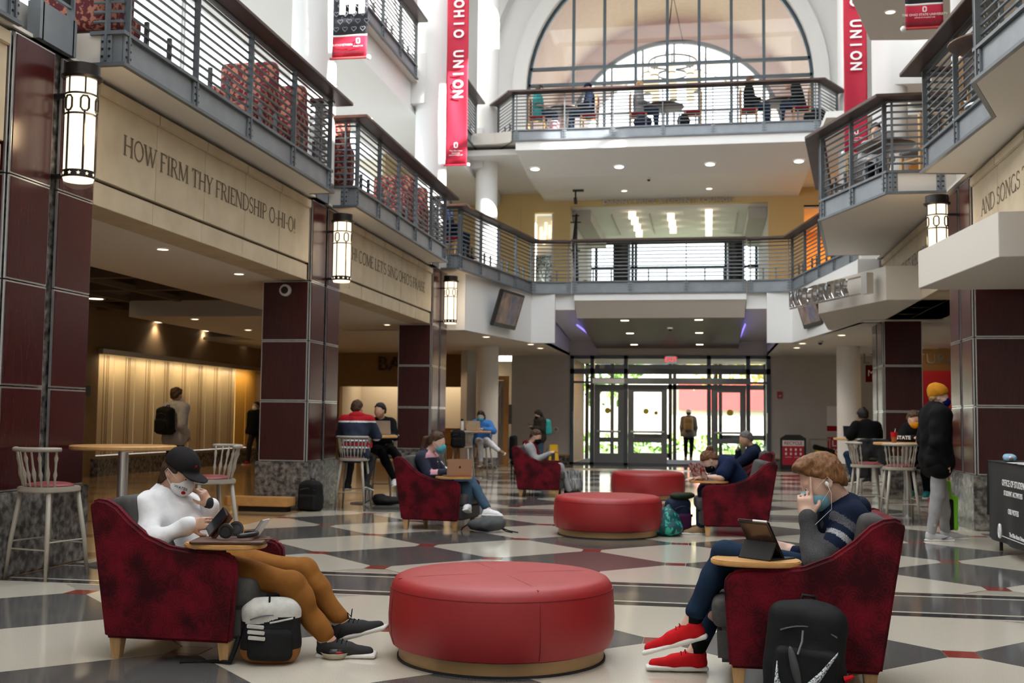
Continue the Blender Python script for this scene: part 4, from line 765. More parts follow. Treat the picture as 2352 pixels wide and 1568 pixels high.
# chandelier in the vaulted room
cc = atY(1545, 178, 38.2); ch = thing('chandelier', 'large round chandelier of glowing lantern cylinders behind the great arch', 'chandelier', cc)
for rr, z in ((0.82, 0.55), (0.5, 0.1)): MB().tube([(rr*math.cos(2*PI*i/32), rr*math.sin(2*PI*i/32), z) for i in range(32)], 0.03, 6, closed=True).build('ring', 'dark_metal', ch)
for k in range(3): a = 2*PI*k/3; MB().cyl((0.5*math.cos(a), 0.5*math.sin(a), 0.55), (0, 0, 3.0), 0.012, n=5).build('hanger', 'dark_metal', ch)
MB().cyl((0, 0, 2.8), (0, 0, 3.6), 0.1).build('canopy', 'dark_metal', ch)
for k in range(8):
    a = 2*PI*k/8; c = Vector((0.86*math.cos(a), 0.86*math.sin(a), -0.15*(k % 2)))
    l = MB().cyl(c+Vector((0, 0, -0.55)), c+Vector((0, 0, 0.2)), 0.13, n=14).build('lantern_shade', 'chandelier_glow', ch); mb = MB()
    for z in (-0.55, -0.1, 0.2): mb.lathe([(0.135, z-0.02), (0.14, z+0.02)], (c.x, c.y, 0), 14)
    mb.build('band', 'dark_metal', l); MB().cyl(c+Vector((0, 0, 0.2)), (0.82*math.cos(a), 0.82*math.sin(a), 0.6), 0.02, n=6).build('stem', 'dark_metal', ch)
# ================================================================ SOFT FORMS (implicit surfaces)
def V3(p): return np.array(p, float)
def cap(a, b, ra, rb=None, k=0.02, op='u'): return ('cap', V3(a), V3(b), ra, ra if rb is None else rb, k, op)
def ell(c, r, rot=None, k=0.02, op='u'): return ('ell', V3(c), V3(r if hasattr(r, '__len__') else (r, r, r)), None if rot is None else np.array(rot), k, op)
def rbx(c, h, rd=0.02, rot=None, k=0.02, op='u'): return ('box', V3(c), V3(h), rd, None if rot is None else np.array(rot), k, op)
def _dist(pr, P):
    t = pr[0]
    if t == 'cap':
        a, b, ra, rb = pr[1:5]; ba = b-a; L = max(1e-9, ba@ba); h = np.clip(((P-a)@ba)/L, 0, 1); return np.linalg.norm(P-a-h[..., None]*ba, axis=-1)-(ra+(rb-ra)*h)
    if t == 'ell':
        q = P-pr[1]; q = q if pr[3] is None else q@pr[3]; r = pr[2]; k0 = np.linalg.norm(q/r, axis=-1); k1 = np.linalg.norm(q/(r*r), axis=-1)+1e-9; return k0*(k0-1)/k1
    q = P-pr[1]; q = q if pr[4] is None else q@pr[4]; d = np.abs(q)-(pr[2]-pr[3]); return np.linalg.norm(np.maximum(d, 0), axis=-1)+np.minimum(d.max(-1), 0)-pr[3]
def _bounds(pr):
    if pr[0] == 'cap': r = max(pr[3], pr[4]); return np.minimum(pr[1], pr[2])-r, np.maximum(pr[1], pr[2])+r
    if pr[0] == 'ell': r = pr[2] if pr[3] is None else np.full(3, pr[2].max()); return pr[1]-r, pr[1]+r
    r = pr[2] if pr[4] is None else np.full(3, np.linalg.norm(pr[2])); return pr[1]-r, pr[1]+r
def soft(prims, vox=0.012, wrinkle=0.0, wf=22.0, seed=0, wdir=(1, 1, 1)):
    U = [p for p in prims if p[-1] == 'u']; bs = [_bounds(p) for p in U]
    lo = np.min([b[0] for b in bs], 0)-3*vox-0.02; hi = np.max([b[1] for b in bs], 0)+3*vox+0.02
    n = np.ceil((hi-lo)/vox).astype(int)+1; ax = [lo[i]+vox*np.arange(n[i]) for i in range(3)]; F = np.full(n, 1.0, np.float32)
    for pr in prims:
        k, op = pr[-2], pr[-1]; b0, b1 = _bounds(pr); m = 3*vox+abs(k)*1.2
        i0 = np.clip(np.floor((b0-m-lo)/vox).astype(int), 0, n-1); i1 = np.clip(np.ceil((b1+m-lo)/vox).astype(int)+1, 1, n)
        if op == 'i': i0 = np.zeros(3, int); i1 = n
        if (i1 <= i0).any(): continue
        sl = tuple(slice(i0[i], i1[i]) for i in range(3)); G = np.stack(np.meshgrid(*[ax[i][sl[i]] for i in range(3)], indexing='ij'), -1); d = _dist(pr, G).astype(np.float32); f = F[sl]
        if op == 'u':
            h = np.maximum(k-np.abs(f-d), 0)/max(k, 1e-6); F[sl] = np.minimum(f, d)-h*h*k*0.25
        elif op == 's': F[sl] = np.maximum(f, -d)
        else: F[sl] = np.maximum(f, d)
    S = F < 0
    if not S.any(): return np.zeros((0, 3)), []
    c = n-1; cnt = np.zeros(c, np.float32); acc = np.zeros((*c, 3), np.float32)
    def blk(A, o): return A[o[0]:o[0]+c[0], o[1]:o[1]+c[1], o[2]:o[2]+c[2]]
    for axis in range(3):
        for u in (0, 1):
            for w in (0, 1):
                o = [0, 0, 0]; o[(axis+1) % 3] = u; o[(axis+2) % 3] = w; e = list(o); e[axis] = 1
                a, b = blk(F, o), blk(F, e); m = (a < 0) != (b < 0); t = np.where(m, a/np.where(m, a-b, 1), 0)
                cnt += m
                for q in range(3): acc[..., q] += np.where(m, (t if q == axis else o[q]), 0)
    act = cnt > 0; idx = np.full(c, -1, np.int64); idx[act] = np.arange(act.sum()); ijk = np.argwhere(act); vs = (ijk+acc[act]/cnt[act][:, None])*vox+lo
    faces = []
    for axis in range(3):
        u, w = (axis+1) % 3, (axis+2) % 3
        a = np.moveaxis(S, axis, 0)[:-1]; b = np.moveaxis(S, axis, 0)[1:]; a = np.moveaxis(a, 0, axis); b = np.moveaxis(b, 0, axis)
        ch = np.argwhere(a != b)
        if not len(ch): continue
        ch = ch[(ch[:, u] > 0) & (ch[:, w] > 0) & (ch[:, u] < c[u]) & (ch[:, w] < c[w]) & (ch[:, axis] < c[axis])]
        du = np.zeros(3, int); du[u] = 1; dw = np.zeros(3, int); dw[w] = 1
        g = lambda q: idx[q[:, 0], q[:, 1], q[:, 2]]
        q = np.stack([g(ch-du-dw), g(ch-dw), g(ch), g(ch-du)], 1); flip = ~a[ch[:, 0], ch[:, 1], ch[:, 2]]; q[flip] = q[flip][:, ::-1]; faces.append(q)
    fs = np.concatenate(faces)
    # relax a little
    for _ in range(2):
        s = np.zeros_like(vs); k = np.zeros(len(vs))
        for i, j in ((0, 1), (1, 2), (2, 3), (3, 0)):
            np.add.at(s, fs[:, i], vs[fs[:, j]]); np.add.at(k, fs[:, i], 1); np.add.at(s, fs[:, j], vs[fs[:, i]]); np.add.at(k, fs[:, j], 1)
        vs = vs*0.5+0.5*s/k[:, None]
    if wrinkle:
        rnd = np.random.RandomState(seed); d = np.zeros(len(vs))
        for _ in range(7):
            kv = rnd.normal(size=3)*np.array(wdir); kv = kv/np.linalg.norm(kv)*wf*rnd.uniform(0.5, 1.7); d += np.sin(vs@kv+rnd.uniform(0, 6.3)+1.3*np.sin(vs@(kv[[1, 2, 0]])*0.7))
        cen = np.zeros_like(vs); nn = np.cross(vs[fs[:, 2]]-vs[fs[:, 0]], vs[fs[:, 3]]-vs[fs[:, 1]])
        for i in range(4): np.add.at(cen, fs[:, i], nn)
        cen /= (np.linalg.norm(cen, axis=1)[:, None]+1e-12); vs = vs+cen*(d*wrinkle/7*1.6)[:, None]
    return vs, fs
def blob(name, prims, mats, parent=None, vox=0.012, wrinkle=0.0, wf=22.0, seed=0, wdir=(1, 1, 1), paint=None):
    vs, fs = soft(prims, vox, wrinkle, wf, seed, wdir)
    me = bpy.data.meshes.new(name); nv, nf = len(vs), len(fs)
    me.vertices.add(nv); me.vertices.foreach_set('co', np.asarray(vs, np.float32).ravel()); me.loops.add(nf*4); me.loops.foreach_set('vertex_index', np.asarray(fs, np.int32).ravel()); me.polygons.add(nf); me.polygons.foreach_set('loop_start', np.arange(nf, dtype=np.int32)*4)
    for m in (mats if isinstance(mats, (list, tuple)) else [mats]): me.materials.append(M[m])
    if paint is not None:
        cc = np.asarray(vs)[np.asarray(fs)].mean(1); me.polygons.foreach_set('material_index', np.asarray(paint(cc), np.int32))
    me.update(calc_edges=True); me.polygons.foreach_set('use_smooth', [True]*nf); me.validate()
    o = bpy.data.objects.new(name, me); COL.objects.link(o)
    if parent: o.parent = parent
    return o
# ================================================================ FURNITURE
def velvet():
    m = mat('velvet', (0.10, 0.003, 0.010), 0.8, sheen=0.35, spec=0.2); nt = m.node_tree; N = nt.nodes; L = nt.links; b = N['Principled BSDF']
    tc = N.new('ShaderNodeTexCoord'); vo = N.new('ShaderNodeTexVoronoi'); vo.inputs['Scale'].default_value = 13; L.new(tc.outputs['Object'], vo.inputs['Vector'])
    mu = N.new('ShaderNodeMath'); mu.operation = 'MULTIPLY'; mu.inputs[1].default_value = 34; L.new(vo.outputs['Distance'], mu.inputs[0]); si = N.new('ShaderNodeMath'); si.operation = 'SINE'; L.new(mu.outputs[0], si.inputs[0])
    nz = N.new('ShaderNodeTexNoise'); nz.inputs['Scale'].default_value = 6; nz.inputs['Detail'].default_value = 5; L.new(tc.outputs['Object'], nz.inputs['Vector'])
    ad = N.new('ShaderNodeMath'); ad.operation = 'MULTIPLY_ADD'; ad.inputs[1].default_value = 0.045; L.new(si.outputs[0], ad.inputs[0]); L.new(nz.outputs['Fac'], ad.inputs[2])
    rp = N.new('ShaderNodeValToRGB'); e = rp.color_ramp.elements; e[0].position = 0.36; e[0].color = (0.030, 0.001, 0.003, 1); e[1].position = 0.74; e[1].color = (0.185, 0.004, 0.015, 1); L.new(ad.outputs[0], rp.inputs['Fac']); L.new(rp.outputs['Color'], b.inputs['Base Color'])
velvet()
mat('chair_grey', (0.052, 0.050, 0.048), 0.75, var=0.15, scale=60, bump=0.15, bscale=300)
mat('ottoman_red', (0.30, 0.010, 0.013), 0.5, var=0.06, scale=4, bump=0.06, bscale=500, spec=0.6)
mat('seam_red', (0.20, 0.006, 0.010), 0.5); mat('plinth_wood', (0.40, 0.25, 0.11), 0.45, var=0.1, scale=3)
mat('stool_grey', (0.36, 0.325, 0.27), 0.4, var=0.05, scale=8); mat('stool_seat', (0.22, 0.045, 0.045), 0.45, var=0.15, scale=20)
PROF = [(-.32, .115), (-.40, .60), (-.437, .82), (-.432, .852), (-.39, .868), (-.335, .860), (-.275, .828), (-.195, .752), (-.09, .675), (.04, .622), (.17, .604), (.32, .602), (.392, .587), (.425, .545), (.43, .50), (.405, .115)]
def armchair(loc, rz, label, tab=None):
    t = thing('armchair', label, 'armchair', loc, rz, 'red velvet armchairs with grey cushions')
    if not hasattr(armchair, 'm'):
        armchair.m = {}
        def k(n, o): armchair.m[n] = o.data; bpy.data.objects.remove(o)
        for s in (-1, 1): k('side%d' % s, MB().prism(PROF, s*0.37, s*0.305, 'y').build('side_panel', 'velvet', bevel=0.016, smooth=True, seg=3))
        pp = [(x, z) for x, z in PROF if x > -0.4 or z < 0.2]
        k('piping', MB().tube([(x, -0.366, z) for x, z in PROF[2:15]], 0.006, 5).build('piping', 'velvet', smooth='all'))
        k('back', MB().prism([(-.32, .115), (-.437, .82), (-.43, .85), (-.39, .862), (-.34, .85), (-.26, .115)], -0.31, 0.31, 'y').build('back_panel', 'velvet', bevel=0.014, smooth=True, seg=3))
        Q = Matrix.Rotation(R(-13), 3, 'Y')
        k('bcush', blob('back_cushion', [rbx((-.245, 0, .60), (.075, .30, .285), .05, Q, .01), rbx((-.20, 0, .50), (.06, .29, .14), .06, Q, .08)], 'chair_grey', vox=0.016))
        k('seat', blob('seat_cushion', [rbx((.12, 0, .365), (.37, .302, .075), .045, None, .01), ell((.12, 0, .40), (.33, .27, .06), None, .05)], 'chair_grey', vox=0.016))
        k('base', MB().box(-0.26, 0.46, -0.30, 0.30, 0.125, 0.30).build('seat_base', 'chair_grey', bevel=0.02, smooth=True))
        k('leg', MB().add([(-.035, -.035, .12), (.035, -.035, .12), (.035, .035, .12), (-.035, .035, .12), (-.022, -.022, 0), (.022, -.022, 0), (.022, .022, 0), (-.022, .022, 0)], [(0, 1, 2, 3), (7, 6, 5, 4), (0, 4, 5, 1), (1, 5, 6, 2), (2, 6, 7, 3), (3, 7, 4, 0)]).build('leg', 'maple_leg', bevel=0.003))
        k('tab', MB().prism([(0.225*math.copysign(abs(math.cos(2*PI*i/36))**0.8, math.cos(2*PI*i/36)), 0.155*math.copysign(abs(math.sin(2*PI*i/36))**0.8, math.sin(2*PI*i/36))) for i in range(36)], 0.0, 0.026).build('tablet_board', 'maple', bevel=0.006, smooth=True))
        k('stem', MB().cyl((0, 0, -0.05), (0, 0, 0), 0.016).lathe([(0.03, -0.05), (0.03, -0.035), (0.016, -0.035)], n=14).build('tablet_pivot', 'dark_metal', smooth=True))
    def part(n, nm, loc=(0, 0, 0), rot=None):
        o = bpy.data.objects.new(nm, armchair.m[n]); COL.objects.link(o); o.parent = t; o.location = loc
        if rot: o.rotation_euler = rot
        return o
    part('side-1', 'side_panel'); part('side1', 'side_panel'); part('back', 'back_panel'); part('bcush', 'back_cushion'); part('seat', 'seat_cushion'); part('base', 'seat_base')
    for x, y in ((-.27, -.31), (-.27, .31), (.36, -.31), (.36, .31)): part('leg', 'leg', (x, y, 0))
    if tab is not None: b = part('tab', 'tablet_board', (tab[0], tab[1], 0.612), (0, 0, tab[2] if len(tab) > 2 else 0)); part('stem', 'tablet_pivot', (tab[0]+0.0, tab[1]-0.03*(1 if tab[1] < 0 else -1), 0.612))
    return t
CL, CR = (-2.92, 6.05), (0.52, 6.05)
armchair((*CL, 0), 0, 'red velvet armchair holding the student in the white sweatshirt and cap', (0.315, -0.24))
armchair((*CR, 0), PI, 'red velvet armchair holding the student with red shoes', (0.27, 0.24))
CM, CB, CMR, CBR = (-3.25, 13.35), (-2.92, 19.5), (0.36, 13.55), (0.62, 17.9)
armchair((*CM, 0), R(-8), 'red velvet armchair holding the ponytailed student with a gold laptop', (0.30, -0.22))
armchair((*CB, 0), R(3), 'small looking red armchair holding the student with a red scarf', None)
armchair((*CMR, 0), PI+R(4), 'red velvet armchair holding the student bent over a stickered laptop', (0.33, 0.2))
armchair((*CBR, 0), PI-R(6), 'red armchair behind, holding the man in a navy jacket', None)
def ottoman(x, y, r, h, label):
    t = thing('ottoman', label, 'ottoman', (x, y, 0), group='round red ottomans down the middle of the hall'); z0 = 0.075
    prof = [(r*0.9, z0), (r*0.97, z0+0.012), (r*1.0, z0+0.07), (r*1.005, z0+0.16), (r*0.992, h-0.075), (r*0.975, h-0.04), (r*0.945, h-0.014), (r*0.90, h-0.001), (r*0.6, h+0.004), (0.001, h+0.006)]
    MB().lathe(prof, n=72).build('upholstered_drum', 'ottoman_red', t, smooth=50)
    mb = MB(); mb.tube([((r*0.985)*math.cos(2*PI*i/72), (r*0.985)*math.sin(2*PI*i/72), h-0.062) for i in range(72)], 0.0035, 4, closed=True); mb.build('edge_seam', 'seam_red', t)
    for k in range(2):
        a = 0.5+k*PI/2; d = Vector((math.cos(a), math.sin(a), 0)); MB().tube([d*(r*0.95*u)+Vector((0, 0, h+0.004-0.012*abs(u)**6)) for u in np.linspace(-1, 1, 21)], 0.0022, 4).build('top_seam', 'seam_red', t)
    for k in range(4):
        a = 0.5+k*PI/2; d = Vector((math.cos(a), math.sin(a), 0)); MB().tube([d*(r*q+0.0005)+Vector((0, 0, z)) for q, z in ((0.985, h-0.062), (1.0, h-0.14), (1.005, 0.22), (1.0, 0.14), (0.975, 0.092))], 0.0022, 4).build('side_seam', 'seam_red', t)
    MB().lathe([(r*0.91, 0.0), (r*0.91, z0), (r*0.5, z0)], n=60).build('plinth', 'plinth_wood', t, smooth=True); MB().lathe([(r*0.925, 0.0), (r*0.925, 0.012), (r*0.91, 0.012)], n=60).build('plinth_foot', 'black_matte', t)
    return t
ottoman(-1.14, 6.27, 0.635, 0.455, 'large red leather drum ottoman, nearest of the three'); ottoman(-1.13, 13.1, 0.635, 0.455, 'red drum ottoman beside the teal drawstring bag'); ottoman(-0.98, 19.4, 0.635, 0.455, 'red drum ottoman standing farthest towards the doors')
# spindle-back bar stools (x forward)
def make_stool(label, loc, rz):
    t = thing('bar_stool', label, 'bar stool', loc, rz, 'grey spindle back bar stools')
    sh = 0.74
    MB().prism([(0.20+0.02*math.cos(2*PI*i/4)*0, 0) for i in range(0)] or [(0.225*math.copysign(abs(math.cos(a))**0.7, math.cos(a)), 0.215*math.copysign(abs(math.sin(a))**0.7, math.sin(a))) for a in [2*PI*i/32 for i in range(32)]], sh-0.045, sh).build('seat_rim', 'stool_grey', t, bevel=0.008, smooth=True)
    blob('seat_pad', [ell((0, 0, sh+0.004), (0.205, 0.195, 0.035), None, 0.01)], 'stool_seat', t, 0.015)
    for x, y in ((0.16, 0.15), (0.16, -0.15), (-0.15, 0.15), (-0.15, -0.15)):
        MB().tube([(x, y, sh-0.04), (x*1.30, y*1.30, 0.3), (x*1.45, y*1.45, 0)], [0.021, 0.019, 0.0135], 10).build('leg', 'stool_grey', t, smooth='all')
    Pz = 0.29; L = lambda x, y, z: (x*(1+0.45*(sh-z)/sh), y*(1+0.45*(sh-z)/sh), z)
    for a, b, z in (((0.16, 0.15), (0.16, -0.15), 0.27), ((-0.15, 0.15), (-0.15, -0.15), 0.24), ((0.16, 0.15), (-0.15, 0.15), 0.30), ((0.16, -0.15), (-0.15, -0.15), 0.30)): MB().cyl(L(*a, z), L(*b, z), 0.007, n=6).build('footrest', 'stool_grey', t)
    n = 9; pts = []
    for i in range(n):
        a = PI*0.62*(i/(n-1)-0.5); bx, by = -0.195*math.cos(a)-0.0, 0.20*math.sin(a); tx, ty = -0.275*math.cos(a*1.05)+0.0, 0.245*math.sin(a*1.05); pts.append((tx, ty, sh+0.30))
        zs_ = [(0, .008), (.03, .008), (.09, .009), (.125, .017), (.155, .0085), (.195, .017), (.23, .009), (.30, .008)] if i % 2 else [(0, .008), (.03, .008), (.07, .009), (.105, .017), (.14, .009), (.20, .010), (.235, .017), (.265, .009), (.30, .008)]
        if i % 2: zs_ = [(0, .008), (.05, .0085), (.115, .018), (.17, .0085), (.24, .008), (.30, .008)]
        MB().tube([(bx+(tx-bx)*z/.30, by+(ty-by)*z/.30, sh-0.01+z+0.01*z/.3) for z, r in zs_], [r for z, r in zs_], 8).build('spindle', 'stool_grey', t, smooth='all')
    c = [(-0.285*math.cos(a), 0.262*math.sin(a), sh+0.305) for a in np.linspace(-PI*0.36, PI*0.36, 15)]
    MB().tube(c, [0.016]+[0.019]*13+[0.016], 8).build('top_rail', 'stool_grey', t, smooth='all')
    return t
def bar_table(x, y, r, label, h=1.06):
    t = thing('bar_table', label, 'bar table', (x, y, 0), group='round maple bar tables'); MB().lathe([(0.001, h-0.04), (r-0.012, h-0.04), (r, h-0.03), (r, h-0.008), (r-0.008, h), (0.001, h)], n=48).build('table_top', 'maple', t, smooth=40)
    MB().cyl((0, 0, 0.015), (0, 0, h-0.04), 0.045, n=20).build('column', 'aluminium', t, smooth=True); MB().lathe([(0.26, 0), (0.26, 0.012), (0.06, 0.03)], n=32).build('foot', 'aluminium', t, smooth=True); MB().lathe([(0.05, h-0.06), (0.16, h-0.04)], n=16).build('top_plate', 'aluminium', t)
    return t
T1, T2, T3, T4, T5 = (-5.28, 9.28), (-5.20, 16.75), (-5.25, 24.7), (2.85, 16.75), (2.78, 21.2)
bar_table(-5.15, 9.25, 0.46, 'round maple bar table between the nearest stool and the cap wearer'); bar_table(*T2, 0.46, 'round maple bar table where the BOSTON hoodie wearer works'); bar_table(*T3, 0.46, 'round maple bar table of the woman in blue'); bar_table(*T4, 0.46, 'round maple bar table behind the mustard beanie'); bar_table(*T5, 0.46, 'round maple bar table by the right round column')
def face(a, b): return math.atan2(b[1]-a[1], b[0]-a[0])
S1 = (-5.34, 8.42)
st = make_stool('empty grey bar stool in front of the nearest pillar', (*S1, 0), face(S1, (-5.15, 9.25)))
def stool(p, tgt, label): return dup(st, (*p, 0), face(p, tgt), label)
S2 = (-4.62, 9.9); stool(S2, (-5.25, 9.2), 'empty grey bar stool seen just above the cap')
S3 = (-5.13, 15.85); stool(S3, T2, 'bar stool under the BOSTON hoodie wearer'); S4 = (-5.22, 17.6); stool(S4, T2, 'bar stool of the friend facing the BOSTON hoodie')
S5 = (-5.27, 23.95); stool(S5, T3, 'bar stool with a black backpack hung on its back'); S6 = (-5.15, 25.5); stool(S6, T3, 'bar stool under the woman in blue')
S7 = (2.62, 16.0); stool(S7, (2.6, 17), 'empty bar stool beside the mustard beanie'); S8 = (2.3, 16.75); stool(S8, (2.85, 16.8), 'empty bar stool with its back in profile next to the beanie'); S9 = (3.18, 17.4); stool(S9, T4, 'bar stool under the student with an orange mask')
S10 = (2.85, 20.45); stool(S10, T5, 'bar stool with a dark coat hung over its back')
# low bench at the foot of the second pillar
bn = thing('bench', 'low maple bench with pointed end at the foot of the second pillar', 'bench', (-6.1, 14.95, 0)); MB().prism([(-0.66, 0), (-0.54, -0.14), (0.36, -0.14), (0.36, 0.16), (-0.54, 0.16)], 0.075, 0.2).build('top', 'maple', bn, bevel=0.008); MB().box(-0.4, 0.3, -0.08, 0.12, 0, 0.075).build('foot', 'black_matte', bn)
# information table
it = thing('information_table', 'folding table under a black cloth printed OFFICE OF STUDENT LIFE', 'table', (3.06, 11.6, 0))
MB().box(-0.02, 0.34, -1.35, 1.2, 0.90, 0.935).build('table_top', 'maple', it)
for y in (-1.2, 1.0):
    for x in (0.03, 0.3): MB().cyl((x, y, 0), (x, y, 0.9), 0.018).build('leg', 'dark_metal', it)
mat('black_cloth', (0.014, 0.014, 0.015), 0.85, bump=0.1, bscale=40)
cl = MB(); n = 60
def drape(u, z):
    w = (0.94-z)/0.9; return 0.02*math.sin(u*9)*w+0.03*w
ys = np.linspace(1.24, -1.4, n+1); zz = np.linspace(0.94, 0.12, 9)
cl.add([(-0.03-drape(y, z), y+(0.12*(0.94-z) if y > 1.2 else 0)*(-1), z) for z in zz for y in ys], [(j*(n+1)+i, j*(n+1)+i+1, (j+1)*(n+1)+i+1, (j+1)*(n+1)+i) for j in range(8) for i in range(n)])
cl.add([(0.36-0.4*i/6, 1.24+0.12*math.sin(i)*(0.94-z)*0.3+(0.94-z)*0.1, z) for z in np.linspace(0.94, 0.35, 5) for i in range(7)], [(j*7+i, j*7+i+1, (j+1)*7+i+1, (j+1)*7+i) for j in range(4) for i in range(6)])
cl.box(-0.035, 0.37, -1.4, 1.25, 0.936, 0.945)
tcl = tag(cl.build('tablecloth', 'black_cloth', it, smooth='all', fix=False), 'black draped cloth with white print')
for s_, h_, z_, y_ in (('OFFICE OF STUDENT LIFE', 0.062, 0.745, -0.12), ('STUDENT ACTIVITIES', 0.048, 0.645, 0.0), ('OSU VOTES', 0.05, 0.47, 0.0), ('The Ohio State University', 0.04, 0.245, -0.15)): text(s_, h_, (3.0-0.10-3.0, y_+0.0, z_), (0, -1, 0), (0, 0, 1), 'white_print', tcl, 'print', 0.001, bold=0.01)
mb = MB(); mb.box(-0.105, -0.10, -0.7, 0.42, 0.205, 0.21); mb.build('rule', 'white_print', tcl)
oo = MB(); 
for a in range(24): pass
MB().tube([(-0.105, 0.5+0.035*math.cos(2*PI*i/16), 0.25+0.065*math.sin(2*PI*i/16)) for i in range(16)], 0.012, 5, closed=True).build('emblem', 'white_print', tcl)
# ================================================================ PEOPLE
mat('skin', (0.56, 0.33, 0.23), 0.5, var=0.06, scale=20); mat('skin_tan', (0.42, 0.24, 0.16), 0.5, var=0.06, scale=20); mat('skin_pale', (0.62, 0.40, 0.31), 0.5, var=0.06, scale=20)
mat('eye_white', (0.8, 0.8, 0.8), 0.3); mat('eye_dark', (0.03, 0.02, 0.02), 0.2); mat('lip', (0.45, 0.17, 0.14), 0.5); mat('nail', (0.66, 0.42, 0.36), 0.35)
def hairmat(n, c): mat(n, tuple(x*0.55 for x in c), 0.55, col2=tuple(min(1, x*1.3) for x in c), scale=30, stretch=(3, 3, 0.7), bump=0.5, bscale=90, spec=0.3)
hairmat('hair_black', (0.012, 0.010, 0.009)); hairmat('hair_brown', (0.07, 0.035, 0.017)); hairmat('hair_ginger', (0.20, 0.09, 0.033)); hairmat('hair_blond', (0.32, 0.19, 0.08)); hairmat('hair_grey', (0.13, 0.12, 0.115)); hairmat('hair_auburn', (0.14, 0.055, 0.022))
def cloth(n, c, **k): mat(n, c if max(c) > 0.2 else tuple(x*0.62 for x in c), 0.9, var=0.1, scale=14, bump=0.12, bscale=220, spec=0.12, **k)
for n, c in dict(c_white=(0.78, 0.78, 0.80), c_mustard=(0.235, 0.095, 0.02), c_navy=(0.012, 0.02, 0.05), c_navytee=(0.012, 0.025, 0.075), c_black=(0.010, 0.010, 0.011), c_grey=(0.30, 0.30, 0.31), c_lightgrey=(0.42, 0.42, 0.44), c_charcoal=(0.045, 0.045, 0.048), c_denim=(0.018, 0.04, 0.085), c_denim2=(0.07, 0.13, 0.20), c_red=(0.36, 0.012, 0.02), c_blue=(0.06, 0.19, 0.50), c_teal=(0.03, 0.30, 0.30), c_olive=(0.055, 0.05, 0.04), c_beanie=(0.46, 0.19, 0.015), c_orange=(0.62, 0.27, 0.01), c_maskblue=(0.20, 0.42, 0.52), c_maskteal=(0.09, 0.40, 0.50), c_darkred=(0.16, 0.006, 0.012), c_bluemask2=(0.01, 0.01, 0.16), c_pink=(0.62, 0.32, 0.38), c_cap=(0.028, 0.026, 0.027), c_shoegrey=(0.06, 0.06, 0.062), c_shoered=(0.50, 0.012, 0.016), c_tan=(0.30, 0.20, 0.11), c_plaid=(0.22, 0.19, 0.17), c_socks=(0.45, 0.45, 0.47)).items(): cloth(n, c)
mat('sole_white', (0.72, 0.70, 0.66), 0.6); mat('sole_gum', (0.30, 0.17, 0.08), 0.6); mat('wire_white', (0.8, 0.8, 0.8), 0.4)
Z3 = Vector((0, 0, 1))
def fr3(f, u): f = Vector(f).normalized(); l = Vector(u).cross(f).normalized(); u = f.cross(l); return f, l, u
def rotc(f, l, u): return np.array([[f[i], l[i], u[i]] for i in range(3)])
def hand_prims(wr, hd, pn, side, curl=(0.4, 0.5, 0.5, 0.5), thumb=0.3, s=1.0, spread=1.0, straight=None):
    # wr wrist, hd towards the knuckles, pn out of the palm's back, side +1: thumb lies on +(hd x pn)
    hd, _, pn = fr3(hd, pn); w = hd.cross(pn)*side; wr = Vector(wr); P = []
    c = wr+hd*0.048*s; P.append(rbx(c, (0.046*s, 0.04*s, 0.0145*s), 0.013*s, rotc(hd, w, pn), 0.012)); P.append(cap(wr-hd*0.03, wr+hd*0.02, 0.026*s, 0.03*s, 0.02))
    for i, (off, ln) in enumerate(((0.031, 1.0), (0.0105, 1.08), (-0.0105, 1.0), (-0.031, 0.8))):
        b = wr+hd*0.088*s+w*off*s; d = (hd+w*off*3.0*spread*0.4).normalized(); cu = curl[i]; r = 0.0092*s
        for L_, k in ((0.044, 1.0), (0.027, 1.15), (0.022, 0.8)):
            a = cu*k; d2 = (d*math.cos(a)-pn*math.sin(a)).normalized(); pn_ = None; e = b+d2*L_*ln*s; P.append(cap(b, e, r, r*0.92, 0.004)); b, d, r = e, d2, r*0.93
            # roll the local back-of-hand normal with the finger
            pnl = (pn*math.cos(a)+d*0).normalized(); pn = pn
    b = wr+hd*0.025*s+w*0.035*s; d = (hd*0.75+w*0.65-pn*thumb).normalized(); e = b+d*0.042*s; P.append(cap(b-d*0.01, e, 0.0135*s, 0.0115*s, 0.012)); d2 = (hd*0.9+w*0.2-pn*thumb*1.2).normalized(); P.append(cap(e, e+d2*0.032*s, 0.0112*s, 0.0095*s, 0.004))
    return P
